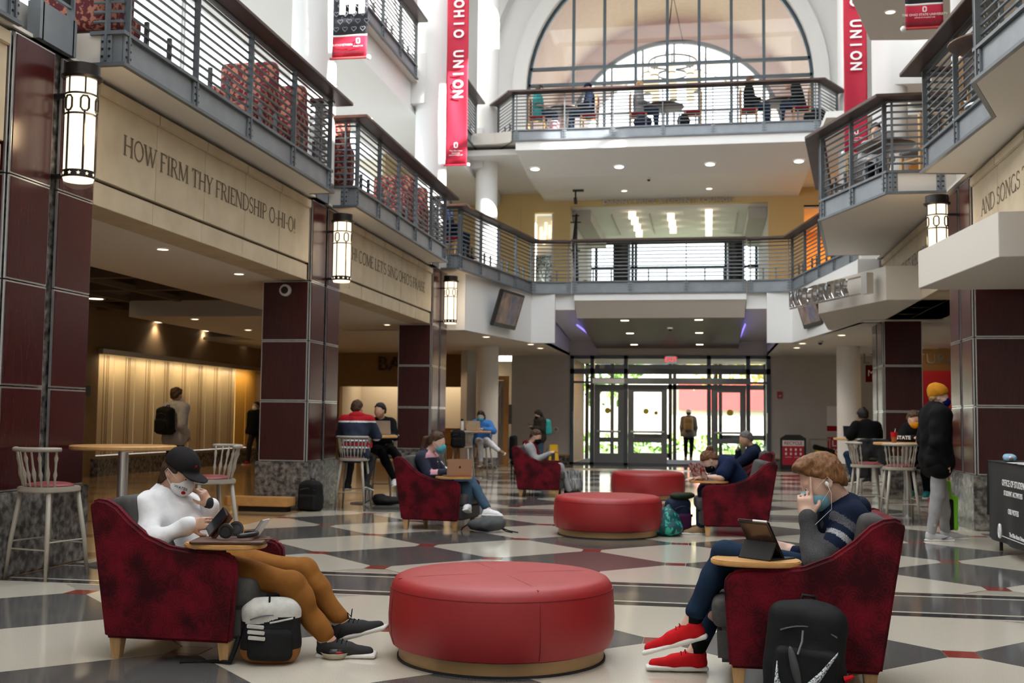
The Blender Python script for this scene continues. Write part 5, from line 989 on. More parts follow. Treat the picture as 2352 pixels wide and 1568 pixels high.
def head_prims(h, f, l, u, nk, s=1.0):
    A = rotc(f, l, u); H = lambda a, b, c: Vector(h)+(f*a+l*b+u*c)*s
    P = [ell(H(-0.012, 0, 0.022), (0.098*s, 0.076*s, 0.098*s), A, 0.03), ell(H(0.022, 0, -0.045), (0.068*s, 0.058*s, 0.068*s), A, 0.04), ell(H(0.05, 0, -0.088), (0.034*s, 0.034*s, 0.026*s), A, 0.03),
         ell(H(0.068, 0, 0.018), (0.02*s, 0.05*s, 0.012*s), A, 0.02), ell(H(0.045, 0.038, -0.03), (0.03*s, 0.024*s, 0.03*s), A, 0.03), ell(H(0.045, -0.038, -0.03), (0.03*s, 0.024*s, 0.03*s), A, 0.03),
         cap(H(0.082, 0, 0.008), H(0.104, 0, -0.032), 0.009*s, 0.012*s, 0.012), ell(H(0.098, 0, -0.036), (0.014*s, 0.018*s, 0.010*s), A, 0.01), ell(H(0.082, 0, -0.064), (0.012*s, 0.024*s, 0.009*s), A, 0.008)]
    for b in (-1, 1): P += [ell(H(-0.012, b*0.079, -0.008), (0.021*s, 0.010*s, 0.033*s), A, 0.006), ell(H(-0.008, b*0.083, -0.004), (0.010*s, 0.008*s, 0.018*s), A, 0.002, 's')]
    P.append(cap(nk, H(-0.022, 0, -0.045), 0.052*s, 0.05*s, 0.03)); return P
def foot_frame(a, t, kn):
    v = t-a; L_ = v.length; v = v/L_; sh = (kn-a).normalized(); n0 = (sh-v*sh.dot(v)).normalized(); sa = min(0.5, 0.055/L_); ca = math.sqrt(1-sa*sa); return v*ca+n0*sa, n0*ca-v*sa
def person(name_label, J, look, up=(0, 0, 1), skin='skin', shirt='c_black', sleeve='long', pants='c_denim', shoes=('c_shoegrey', 'sole_white'), hair=('short', 'hair_brown'), mask=None, vox=0.016, hands=None, hs=1.0, bulk=0.0, hood=None, socks=None, wr_amp=0.006, pantlen=1.0, collar=True, paint=None, shirtmats=None, belly=0.0, cat='person'):
    root = thing('person', name_label, cat, group='people in the hall')
    g = {k: Vector(v) for k, v in J.items()}; f, l, u = fr3(look, up); h = g['head']; A = rotc(f, l, u); H = lambda a, b, c: h+(f*a+l*b+u*c)*hs; eh = lambda c, r, k=0.02, op='u': ell(c, tuple(x*hs for x in r), A, k, op)
    hm = (g['hipL']+g['hipR'])/2; sm = (g['shL']+g['shR'])/2; ch = sm.lerp(hm, 0.3); wa = sm.lerp(hm, 0.68)
    spine = (sm-hm).normalized(); lat = (g['shL']-g['shR']).normalized(); fw = lat.cross(spine).normalized()
    T = rotc(fw, lat, fw.cross(lat))
    def torso(e): 
        return [cap(g['hipL'], g['hipR'], 0.098+e, None, 0.05), ell(ch, (0.115+e, 0.165+e, 0.19+e), T, 0.06), ell(wa+fw*belly, (0.105+e+belly*0.5, 0.145+e, 0.15+e), T, 0.06), cap(g['shL'].lerp(sm, 0.16), g['shR'].lerp(sm, 0.16), 0.066+e, None, 0.06), cap(sm, g['neck'].lerp(sm, 0.25), 0.075+e, 0.062+e, 0.05), cap(hm, wa, 0.11+e, 0.11+e, 0.05)]
    def arm(s, e, t=1.0, up_=0.0): a, b, c = g['sh'+s], g['el'+s], g['wr'+s]; P = [cap(a, b, 0.052+e*1.1, 0.041+e, 0.03)]; return P+([cap(b, b.lerp(c, t), 0.042+e, 0.030+e*0.45, 0.025)] if t > 0 else [])
    def leg(s, e, t=1.0): a, b, c = g['hip'+s], g['kn'+s], g['an'+s]; return [cap(a, b, 0.088+e*1.2, 0.058+e, 0.03), ell(b, 0.06+e, None, 0.02), cap(b, b.lerp(c, t*0.38), 0.056+e, 0.057+e, 0.02), cap(b.lerp(c, 0.3*t), b.lerp(c, t), 0.057+e, 0.037+e, 0.02)]
    B = torso(0)+arm('L', 0)+arm('R', 0)+leg('L', 0)+leg('R', 0)+head_prims(h, f, l, u, g['neck'], hs)
    hands = hands or {}
    for s, sg in (('L', 1), ('R', -1)):
        hd = (g['wr'+s]-g['el'+s]).normalized(); o = hands.get(s, {}); d = Vector(o.get('d', hd)); pn = Vector(o.get('n', Z3 if abs(hd.z) < 0.8 else fw))
        B += hand_prims(g['wr'+s], d, pn, o.get('side', -sg), o.get('curl', (0.35, 0.4, 0.45, 0.5)), o.get('thumb', 0.3), 0.95*hs)
        fd, fn = foot_frame(g['an'+s], g['toe'+s], g['kn'+s]); B.append(cap(g['an'+s], g['an'+s]+fd*0.09-fn*0.055, 0.032, 0.024, 0.02))
    blob('body', B, skin, root, vox)
    e = 0.016+bulk; sl = {'long': 1.0, 'short': -0.0, 'rolled': 0.45}[sleeve]
    S = torso(e)+(arm('L', e, 0.97)+arm('R', e, 0.97) if sleeve == 'long' else [])
    if sleeve != 'long':
        for s in 'LR': a, b = g['sh'+s], g['el'+s]; S.append(cap(a, a.lerp(b, 0.72), 0.06+e, 0.062+e, 0.03)); S.append(cap(a.lerp(b, 0.86), a.lerp(b, 0.87), 0.05, 0.05, 0.0, 's'))
    if sleeve == 'long':
        for s in 'LR': c_, w_ = g['el'+s], g['wr'+s]; S.append(cap(c_.lerp(w_, 0.90), c_.lerp(w_, 0.96), 0.035+e*0.5, 0.034+e*0.5, 0.004))
    dn = (hm-sm).normalized(); S.append(cap(g['hipL']+dn*0.03, g['hipR']+dn*0.03, 0.105+e, None, 0.05)); S.append(cap(g['neck']+(h-g['neck'])*0.1, h, 0.058, 0.062, 0, 's'))
    so = blob('shirt', S, shirtmats or shirt, root, vox, wr_amp, 26, 3, paint=paint)
    Pn = [cap(g['hipL'], g['hipR'], 0.106, None, 0.05)]+leg('L', 0.013, pantlen)+leg('R', 0.013, pantlen)
    blob('trousers', Pn, pants, root, vox, wr_amp*0.8, 24, 5)
    for s in 'LR':
        a, t, dd, n_, shin = g['an'+s], g['toe'+s], *foot_frame(g['an'+s], g['toe'+s], g['kn'+s]), (g['kn'+s]-g['an'+s]).normalized()
        w = dd.cross(n_); Q = rotc(dd, w, n_); vx = min(vox, 0.010); FL = (t-a).dot(dd); F_ = lambda x, z, y=0.0: a+dd*x+n_*z+w*y
        blob('shoe', [cap(F_(-0.035, -0.052), F_(0.11, -0.056), 0.035, 0.037, 0.02), cap(F_(0.11, -0.056), F_(FL-0.005, -0.064), 0.038, 0.028, 0.02), cap(F_(0.0, -0.02), F_(0.11, -0.046), 0.041, 0.033, 0.025), cap(F_(-0.012, -0.05), F_(-0.012, -0.012), 0.042, 0.044, 0.02), ell(F_(-0.05, -0.005), (0.012, 0.018, 0.016), Q, 0.02), cap(a+shin*0.02, a+shin*0.1, 0.040, 0.04, 0, 's'), rbx(F_(0.08, -0.122), (0.3, 0.1, 0.04), 0.001, Q, 0, 's')], shoes[0], root, vx)
        so_ = [rbx(F_(0.02, -0.082), (0.095, 0.038, 0.0135), 0.012, Q, 0.01), rbx(F_(FL/2+0.02, -0.081), (FL/2+0.02, 0.042, 0.012), 0.012, Q, 0.01), ell(F_(FL-0.005, -0.079), (0.04, 0.038, 0.013), Q, 0.01)]
        blob('sole', so_, shoes[1], root, vx)
        if socks: blob('sock', [cap(a-n_*0.02, a+shin*0.15, 0.041, 0.053, 0)], socks, root, vx)
    st, hmtl = hair
    if st:
        k = hs; Hp = [eh(H(-0.018, 0, 0.032), (0.106, 0.086, 0.101), 0.02), eh(H(-0.052, 0, -0.02), (0.062, 0.074, 0.07), 0.03)]
        if st == 'curly': Hp = [eh(H(-0.018, 0, 0.045), (0.118, 0.102, 0.112), 0.02), eh(H(-0.05, 0, -0.02), (0.065, 0.082, 0.07), 0.03), eh(H(0.06, 0.0, 0.10), (0.05, 0.07, 0.035), 0.03)]
        if st == 'fringe': Hp += [eh(H(0.045, 0, 0.09), (0.045, 0.064, 0.027), 0.03), eh(H(0.084, 0.0, 0.073), (0.021, 0.046, 0.02), 0.02), eh(H(0.02, 0, 0.108), (0.07, 0.062, 0.026), 0.03)]
        hn = (u-f*0.85).normalized(); hx = (f+u*0.85).normalized(); HQ = rotc(hx, l, hn)
        cut = [eh(H(-0.002, 0.095, -0.022), (0.03, 0.03, 0.04), 0, 's'), eh(H(-0.002, -0.095, -0.022), (0.03, 0.03, 0.04), 0, 's'), rbx(H(0.125, 0, -0.08), (0.085, 0.2, 0.125), 0.02, A, 0, 's'), rbx(H(0, 0, 0.012)-hn*0.3, (0.4, 0.4, 0.3), 0.01, HQ, 0, 's')]
        if st in ('long', 'capped'): cut = cut[2:3] if st == 'long' else cut[:3]; Hp += [cap(H(-0.05, 0.05, -0.02), H(-0.07, 0.06, -0.16 if st == 'long' else -0.10), 0.05 if st == 'long' else 0.036, 0.03 if st == 'long' else 0.016, 0.03), cap(H(-0.05, -0.05, -0.02), H(-0.07, -0.06, -0.16 if st == 'long' else -0.10), 0.05 if st == 'long' else 0.036, 0.03 if st == 'long' else 0.016, 0.03), cap(H(-0.08, 0, -0.02), H(-0.085, 0, -0.18 if st == 'long' else -0.11), 0.05 if st == 'long' else 0.036, 0.035 if st == 'long' else 0.018, 0.03)]
        if st == 'pony':
            blob('ponytail', [cap(H(-0.105, 0, 0.04), H(-0.16, 0, 0.0), 0.024, 0.036, 0.02), cap(H(-0.16, 0, 0.0), H(-0.17, 0, -0.14), 0.038, 0.036, 0.02), cap(H(-0.17, 0, -0.14), H(-0.14, 0, -0.30), 0.036, 0.012, 0.02)], hmtl, root, min(vox, 0.012), 0.006, 40)
        if st == 'bun': blob('bun', [ell(H(-0.10, 0.0, 0.09), 0.045, None, 0.02), ell(H(-0.12, 0.02, 0.10), 0.03, None, 0.02)], hmtl, root, min(vox, 0.012), 0.006, 60)
        blob('hair', Hp+cut, hmtl, root, min(vox, 0.0085), 0.006 if st != 'curly' else 0.016, 110 if st != 'curly' else 45, 2)
    if mask:
        blob('face_mask', [eh(H(0.048, 0, -0.058), (0.070, 0.068, 0.066), 0.02), eh(H(0.085, 0, -0.045), (0.034, 0.032, 0.037), 0.03), rbx(H(0.085, 0, -0.064), (0.072*hs, 0.078*hs, 0.062*hs), 0.02, A, 0, 'i')], mask, root, min(vox, 0.009), 0.002, 60)
        for b in (-1, 1): MB().tube([H(0.055, b*0.064, -0.02), H(0.02, b*0.078, 0.0), H(-0.02, b*0.09, 0.016), H(-0.032, b*0.088, -0.012), H(0.0, b*0.078, -0.045), H(0.05, b*0.063, -0.078)], 0.0014, 4).build('ear_loop', 'wire_white', root)
    if vox < 0.012:
        for b in (-1, 1): o = MB().ball(H(0.073, b*0.031, 0.0), 0.0125, 12).build('eye', 'eye_white', root, smooth='all'); MB().ball(H(0.0835, b*0.031, -0.002), 0.005, 8).build('iris', 'eye_dark', o, smooth='all')
    if hood:
        n0 = g['neck']; bk = -fw; blob('hood', [ell(n0+bk*0.075+spine*-0.02, (0.055, 0.115, 0.075), T, 0.04), cap(n0+lat*0.085+bk*0.05, n0+lat*0.07+fw*0.075-spine*0.05, 0.036, 0.026, 0.03), cap(n0-lat*0.085+bk*0.05, n0-lat*0.07+fw*0.075-spine*0.05, 0.036, 0.026, 0.03), cap(n0, h, 0.055, 0.07, 0, 's')], hood, root, min(vox, 0.013), 0.006, 30)
    return root
def loc_pose(P, pos, rz): c, s = math.cos(rz), math.sin(rz); return {k: Vector((pos[0]+x*c-y*s, pos[1]+x*s+y*c, pos[2]+z)) for k, (x, y, z) in P.items()}
def stand(h=1.75, **ov):
    k = h/1.75; P = dict(head=(.02, 0, 1.635), neck=(0, 0, 1.48), shL=(0, .185, 1.42), shR=(0, -.185, 1.42), elL=(-.04, .235, 1.13), elR=(-.04, -.235, 1.13), wrL=(.05, .235, .89), wrR=(.05, -.235, .89), hipL=(0, .09, .94), hipR=(0, -.09, .94), knL=(.02, .10, .51), knR=(.02, -.10, .51), anL=(-.03, .10, .09), anR=(-.03, -.10, .09), toeL=(.19, .12, .035), toeR=(.19, -.12, .035)); P.update(ov); return {a: tuple(x*k for x in b) for a, b in P.items()}
def sit(sh=0.45, **ov):
    z = sh+.09; P = dict(head=(.03, 0, z+.68), neck=(-.02, 0, z+.53), shL=(-.02, .18, z+.46), shR=(-.02, -.18, z+.46), elL=(.02, .24, z+.20), elR=(.02, -.24, z+.20), wrL=(.25, .13, z+.16), wrR=(.25, -.13, z+.16), hipL=(0, .09, z), hipR=(0, -.09, z), knL=(.44, .11, z+.0), knR=(.44, -.11, z+.0), anL=(.46, .11, .09), anR=(.46, -.11, .09), toeL=(.66, .13, .035), toeR=(.66, -.13, .035)); P.update(ov); return P
# ---- student in the white sweatshirt (foreground)
Y = atY
J = dict(head=Y(415, 1084, 6.05), neck=Y(376, 1136, 6.06), shR=Y(346, 1166, 5.90), shL=Y(428, 1158, 6.22), elR=Y(340, 1246, 5.76), wrR=Y(436, 1206, 5.86), elL=Y(498, 1232, 6.24), wrL=Y(480, 1160, 6.12), hipR=(-2.93, 5.96, .50), hipL=(-2.93, 6.14, .50), knR=Y(668, 1342, 5.93), anR=(-2.07, 6.0, .095), toeR=(-1.84, 6.03, .045), knL=Y(700, 1314, 6.12), anL=Y(785, 1430, 6.12), toeL=Y(872, 1432, 6.10))
cap_up = Vector((-0.02, -0.05, 1))
P1 = person('student in a white sweatshirt, dark cap and white mask looking at a phone', J, (0.80, -0.30, -0.42), (0.42, -0.12, 0.9), 'skin', 'c_white', 'long', 'c_mustard', ('c_shoegrey', 'sole_white'), ('capped', 'hair_brown'), 'c_white', 0.0075, dict(R=dict(d=(0.93, 0.05, 0.15), n=(0, -1, 0.2), side=1, curl=(0.75, 0.8, 0.85, 0.9), thumb=0.3), L=dict(d=(-0.35, -0.35, 0.9), n=(0.9, -0.2, 0.3), side=-1, curl=(0.25, 0.8, 0.9, 1.0), thumb=0.4)), socks='c_socks', wr_amp=0.019, bulk=0.008, pantlen=0.9)
def headframe(J, look, up): f, l, u = fr3(look, up); return (lambda a, b, c: Vector(J['head'])+f*a+l*b+u*c), rotc(f, l, u), (f, l, u)
H, A, (f, l, u) = headframe(J, (0.80, -0.30, -0.42), (0.42, -0.12, 0.9))
blob('baseball_cap', [ell(H(-0.012, 0, 0.052), (0.112, 0.094, 0.095), A, 0.01), rbx(H(0, 0, -0.075), (0.3, 0.3, 0.105), 0.002, A, 0, 's'), ell(H(0.115, 0, 0.032), (0.082, 0.078, 0.011), A, 0.015), ell(H(-0.012, 0, 0.147), (0.012, 0.012, 0.006), A, 0.003)], 'c_cap', P1, 0.0065, 0.002, 40)
MB().ball(H(0.092, 0.0, 0.082), (0.004, 0.010, 0.012), 8, rot=Matrix(A.tolist())).build('cap_emblem', 'c_red', P1)
o = text('WATER', 0.016, H(0.098, -0.055, -0.05), (f*0.75+l*0.65), u, 'black_print', P1, 'mask_print', 0.001); MB().ball(H(0.108, -0.03, -0.075), (0.008, 0.02, 0.011), 8, rot=Matrix(A.tolist())).build('mask_print', 'c_red', P1)
blob('shirt_cuff', [cap(Vector(J['elL']).lerp(J['wrL'], 0.86), Vector(J['elL']).lerp(J['wrL'], 1.02), 0.046, 0.044, 0.0)], 'c_charcoal', P1, 0.008)
for a, t, kn in ((J['anR'], J['toeR'], J['knR']), (J['anL'], J['toeL'], J['knL'])):
    a, t, kn = Vector(a), Vector(t), Vector(kn); d, n_ = foot_frame(a, t, kn); w = d.cross(n_); b = a+d*0.055+n_*0.002
    MB().tube([b+n_*0.012+w*0.02, b+n_*0.05+w*0.03+d*0.01, b+n_*0.02+d*0.01, b+n_*0.055-w*0.03+d*0.015, b+n_*0.012-w*0.02], 0.003, 5).build('shoelace', 'c_black', P1)
    for i in range(3): q = b+d*0.025*i-n_*0.008*i; MB().tube([q+w*0.028-n_*0.004, q+n_*0.012, q-w*0.028-n_*0.004], 0.003, 5).build('shoelace', 'c_black', P1)
# ---- student with red shoes (foreground right)
J = dict(head=Y(1886, 1106, 6.0), neck=Y(1942, 1160, 6.04), shL=Y(1962, 1196, 5.88), shR=Y(1905, 1190, 6.22), elL=Y(1878, 1298, 5.80), wrL=Y(1854, 1186, 5.90), elR=Y(1878, 1296, 6.26), wrR=Y(1826, 1268, 6.16), hipL=(.66, 5.96, .52), hipR=(.66, 6.14, .52), knL=Y(1664, 1272, 5.97), anL=Y(1583, 1432, 5.95), toeL=Y(1488, 1484, 5.95), knR=Y(1690, 1300, 6.14), anR=(-.06, 6.10, .10), toeR=(-.28, 6.07, .045))
LK2, UP2 = (-0.86, -0.10, -0.42), (-0.42, 0, 0.9)
def stripes2(c):                                # pale stripes knitted round the upper sleeve
    a, b = np.array(J['shL']), np.array(J['elL']); t = ((c-a)@(b-a))/((b-a)@(b-a)); w_ = np.array(J['wrL']); du = np.linalg.norm(c-(a+np.clip(t, 0, 1)[:, None]*(b-a)), axis=1); t2 = np.clip(((c-b)@(w_-b))/((w_-b)@(w_-b)), 0, 1); df = np.linalg.norm(c-(b+t2[:, None]*(w_-b)), axis=1); near = (c[:, 1] < 5.985) & (du < df); k = np.zeros(len(c), int); k[(df <= du) & (df < 0.085)] = 3; k[near & (t > 0.10) & (t < 0.24)] = 1; k[near & (t > 0.36) & (t < 0.46)] = 2; k[near & (t > 0.62)] = 3; return k
mat('knit_light', (0.26, 0.27, 0.29), 0.9, var=0.5, scale=160); mat('knit_mid', (0.06, 0.063, 0.075), 0.9, var=0.5, scale=160); mat('knit_char', (0.045, 0.045, 0.048), 0.9, var=0.35, scale=200, bump=0.3, bscale=300)
P2 = person('student with ginger hair, striped dark hoodie and red shoes reading a tablet', J, LK2, UP2, 'skin_pale', 'c_navy', 'long', 'c_denim', ('c_shoered', 'sole_white'), ('fringe', 'hair_ginger'), 'c_maskblue', 0.0075, dict(L=dict(d=(-0.10, 0.08, 1), n=(-0.15, -1, 0), side=1, curl=(0.06, 1.0, 1.15, 1.2), thumb=0.5), R=dict(d=(-0.95, -0.15, 0.22), n=(0.0, 0.8, -0.6), side=1, curl=(0.35, 0.4, 0.45, 0.5), thumb=0.1)), hood='c_navy', hs=1.12, socks='c_black', wr_amp=0.017, bulk=0.014, shirtmats=['c_navy', 'knit_mid', 'knit_light', 'knit_char'], paint=stripes2, pantlen=0.80)
H, A, (f, l, u) = headframe(J, LK2, UP2); H0 = H; H = lambda a, b, c: H0(a*1.12, b*1.12, c*1.12)
MB().ball(H(-0.004, 0.09, -0.012), (0.01, 0.008, 0.014), 10, rot=Matrix(A.tolist())).build('earphone', 'wire_white', P2)
MB().tube([H(-0.004, 0.096, -0.015), H(0.0, 0.10, -0.06), H(0.03, 0.10, -0.12), Y(1872, 1205, 5.85), Y(1862, 1250, 5.80), Y(1866, 1275, 5.75), Y(1850, 1284, 5.78)], 0.0011, 5).build('earphone_wire', 'wire_white', P2, smooth='all')
for nm in ('anL', 'anR'):
    s_ = nm[2]; a, t, kn = Vector(J[nm]), Vector(J['toe'+s_]), Vector(J['kn'+s_]); d, n_ = foot_frame(a, t, kn); w = d.cross(n_)
    for i in range(4): q = a+d*(0.05+0.022*i)+n_*(0.006-0.010*i); MB().tube([q+w*0.028-n_*0.006, q+n_*0.008, q-w*0.028-n_*0.006], 0.003, 5).build('shoelace', 'c_darkred', P2)
# ---- ponytail student with the laptop
c = (CM[0]-0.1, CM[1], 0); rz = R(-8)
J = loc_pose(sit(0.40, head=(.10, .0, 1.04), neck=(-.03, 0, .90), shL=(-.04, .17, .84), shR=(-.04, -.17, .84), elL=(.10, .22, .66), elR=(.08, -.22, .64), wrL=(.34, .12, .70), wrR=(.33, -.10, .70), knL=(.50, .10, .56), anL=(.80, -.08, .24), toeL=(.97, -.10, .19), knR=(.52, -.12, .50), anR=(.56, -.16, .30), toeR=(.60, -.33, .28)), c, rz)
mat('knit_navy', (0.010, 0.014, 0.035), 0.9, var=0.2, scale=60)
def patch(c_): d = c_-np.array([CM[0], CM[1], 0]); k = np.zeros(len(c_), int); k[(d[:, 0] > -0.10) & (d[:, 0] < -0.0) & (d[:, 2] > 0.855)] = 1; k[(d[:, 0] > 0.0) & (d[:, 2] > 0.62) & (d[:, 2] < 0.86) & (d[:, 0]*1.2+d[:, 2] > 0.80) & (d[:, 1] > -0.16)] = 2; k[(d[:, 0] > -0.02) & (d[:, 0] < 0.06) & (d[:, 2] > 0.66) & (d[:, 2] < 0.74) & (d[:, 1] < -0.14)] = 1; return k
person('student with a long ponytail, blue mask and navy patterned sweater', J, (0.93, -0.14, -0.22), Z3, 'skin_pale', 'knit_navy', 'long', 'c_denim2', ('c_white', 'sole_white'), ('pony', 'hair_brown'), 'c_maskteal', 0.0125, dict(L=dict(n=(0, 0, 1)), R=dict(n=(0, 0, 1))), shirtmats=['knit_navy', 'c_pink', 'c_white'], paint=patch, bulk=0.006, pantlen=0.9)
# ---- student with a red scarf
c = (CB[0]-0.1, CB[1], 0)
J = loc_pose(sit(0.40, head=(.06, 0, 1.03), neck=(-.05, 0, .88), shL=(-.05, .17, .82), shR=(-.05, -.17, .82), elR=(.08, -.22, .62), wrR=(.31, -.10, .74), elL=(.08, .22, .62), wrL=(.32, .04, .74), knL=(.48, .10, .50), knR=(.50, -.10, .50), anL=(.62, .10, .09), anR=(.66, -.1, .09), toeL=(.83, .12, .035), toeR=(.87, -.12, .035)), c, 0.05)
PR = person('student in a grey hoodie with a dark red scarf, holding a phone', J, (0.90, -0.25, -0.42), (0.4, 0, 0.9), 'skin', 'c_grey', 'long', 'c_grey', ('c_black', 'sole_white'), ('short', 'hair_brown'), 'c_black', 0.016, bulk=0.01, hood='c_grey')
n = Vector(J['neck']); blob('scarf', [cap(n+Vector((-.03, .09, .02)), n+Vector((.07, 0, .0)), 0.045, 0.05, 0.03), cap(n+Vector((-.03, -.09, .02)), n+Vector((.07, 0, .0)), 0.045, 0.05, 0.03), cap(n+Vector((.07, -.03, 0)), n+Vector((.22, -.10, -.30)), 0.05, 0.045, 0.03), cap(n+Vector((-.08, 0, .03)), n+Vector((-.05, .0, .03)), 0.06, None, 0.03), cap(n+Vector((.22, -.10, -.30)), n+Vector((.26, -.06, -.42)), 0.045, 0.05, 0.02)], 'c_darkred', PR, 0.014, 0.006, 40)
# ---- woman standing with a teal backpack, by the back wall
wp = atZ(1240, 943, 1.62); WP = (wp.x, 29.6, 0); WP = (atY(1240, 960, 29.6).x, 29.6, 0); WR = R(215)
J = loc_pose(stand(1.6, head=(.06, 0, 1.61), elL=(.02, .24, 1.16), elR=(.02, -.24, 1.16), wrL=(.26, .06, 1.24), wrR=(.26, -.06, 1.24)), WP, WR)
PW_ = person('standing woman in an olive jacket with a teal backpack, looking at her phone', J, (-0.75, -0.35, -0.45), Z3, 'skin', 'c_olive', 'long', 'c_denim2', ('c_black', 'sole_white'), ('long', 'hair_black'), 'c_black', 0.018, bulk=0.02)
# ---- student bent over the stickered laptop
c = (CMR[0]+0.08, CMR[1], 0); rz = PI+R(4)
J = loc_pose(sit(0.40, head=(.40, .02, .86), neck=(.26, 0, .84), shL=(.19, .17, .82), shR=(.19, -.17, .82), elL=(.28, .29, .68), elR=(.34, -.22, .60), wrL=(.50, .20, .67), wrR=(.55, -.05, .64), knL=(.47, .11, .50), knR=(.46, -.11, .50), anL=(.50, .12, .09), anR=(.50, -.1, .09), toeL=(.70, .14, .035), toeR=(.70, -.12, .035)), c, rz)
P6 = person('student in a navy tee with a hair bun, bent low over the stickered laptop', J, (-0.66, -0.1, -0.72), (-0.7, 0, 0.7), 'skin_pale', 'c_navytee', 'short', 'c_denim', ('c_tan', 'sole_white'), ('bun', 'hair_auburn'), 'c_black', 0.0125, bulk=0.008)
# ---- man in a navy jacket
c = (CBR[0]+0.1, CBR[1], 0); rz = PI-R(6)
J = loc_pose(sit(0.40, head=(.10, .03, 1.06), neck=(-.02, 0, .92), shL=(-.02, .19, .84), shR=(-.02, -.19, .84), elL=(.26, .20, .62), wrL=(.42, .12, .66), elR=(.22, -.18, .64), wrR=(.22, -.04, .88)), c, rz)
person('grey haired man in a navy jacket resting his face on his hand', J, (-0.92, -0.2, -0.25), Z3, 'skin_tan', 'c_navy', 'long', 'c_charcoal', ('c_black', 'sole_white'), ('short', 'hair_grey'), None, 0.016, dict(R=dict(curl=(.9, .9, 1, 1))), bulk=0.02)
# ---- person leaving through the doors
P8p = (-0.57, 38.4, 0); J = loc_pose(stand(1.74, anR=(-.12, -.08, .09), toeR=(.05, -.09, .035)), P8p, PI/2)
P8 = person('person in a plaid jacket and white cap walking out through the doors', J, (0, 1, 0), Z3, 'skin', 'c_plaid', 'long', 'c_black', ('c_tan', 'sole_white'), (None, None), None, 0.02, bulk=0.025)
H, A, _ = headframe(J, (0, 1, 0), Z3); blob('cap', [ell(H(-0.01, 0, 0.045), (0.108, 0.094, 0.09), A, 0.01), rbx(H(0, 0, -0.11), (0.3, 0.3, 0.12), 0.002, A, 0, 's'), ell(H(0.11, 0, 0.02), (0.08, 0.075, 0.012), A, 0.015)], 'c_white', P8, 0.014); blob('hair', [ell(H(-0.03, 0, -0.02), (0.085, 0.085, 0.07), A, 0.01), rbx(H(0.1, 0, -0.05), (0.1, 0.2, 0.2), 0.01, A, 0, 's')], 'hair_brown', P8, 0.014)
# ---- man walking away in the aisle with a black backpack
q = atZ(405, 893, 1.80); P9p = (q.x, q.y, 0); R9 = R(72); J = loc_pose(stand(1.80, elR=(-.10, -.27, 1.14), wrR=(.06, -.23, .95)), P9p, R9)
person('man in a grey hoodie with a black backpack, seen from behind in the aisle', J, (0.45, 0.9, -0.05), Z3, 'skin', 'c_lightgrey', 'long', 'c_black', ('c_darkred', 'sole_white'), ('curly', 'hair_brown'), 'c_white', 0.015, hood='c_lightgrey', bulk=0.03, wr_amp=0.01)
# ---- masked man in black walking in the aisle
P10p = (-12.35, 29.6, 0); P10p = (atZ(566, 1066).x+0.25, atZ(566, 1066).y, 0); J = loc_pose(stand(1.74, knR=(.16, -.10, .50), anR=(.18, -.1, .09), toeR=(.40, -.12, .035), anL=(-.22, .1, .12), knL=(-.02, .1, .50), toeL=(-.02, .12, .03), wrR=(.02, -.28, .88)), P10p, R(-100))
person('masked man in a black jacket walking along the lit display wall', J, (-0.35, -0.9, 0), Z3, 'skin_tan', 'c_black', 'long', 'c_charcoal', ('c_red', 'sole_white'), ('short', 'hair_black'), 'c_white', 0.018, bulk=0.025)
# ---- BOSTON hoodie at the bar table
rz = face(S3, T2); J = loc_pose(sit(0.74, head=(.22, .02, 1.47), neck=(.15, 0, 1.35), shL=(.12, .19, 1.28), shR=(.12, -.19, 1.28), elL=(.26, .27, 1.06), elR=(.26, -.27, 1.06), wrL=(.44, .14, 1.10), wrR=(.46, -.12, 1.10), knL=(.34, .14, .74), knR=(.34, -.16, .72), anL=(.22, .14, .34), anR=(.16, -.16, .36), toeL=(.40, .16, .27), toeR=(.30, -.20, .27)), (*S3, 0), rz)
mat('boston_navy', (0.012, 0.022, 0.05), 0.85, var=0.1, scale=14)
def stripe11(c_):
    z = c_[:, 2]; k = np.zeros(len(c_), int); k[(z > 0.985) & (z < 1.01)] = 1; k[(z > 0.925) & (z < 0.965)] = 2; k[(z > 0.88) & (z < 0.905)] = 1; k[(z > 1.285)] = 2; k[(z > 1.262) & (z <= 1.285)] = 1; return k
P11 = person('student in a navy hockey hoodie with red hood and BOSTON lettering, seen from behind', J, (0.1, 1, -0.15), Z3, 'skin', 'boston_navy', 'long', 'c_charcoal', ('c_shoegrey', 'sole_white'), ('short', 'hair_brown'), None, 0.0125, hood='c_red', shirtmats=['boston_navy', 'c_white', 'c_red'], paint=stripe11, bulk=0.02, wr_amp=0.009)
text('BOSTON', 0.075, atY(822, 1022, S3[1]-0.085), (math.sin(rz), -math.cos(rz), 0), (0, 0.15, 1), 'c_red', P11, 'lettering', 0.006, bold=0.02)
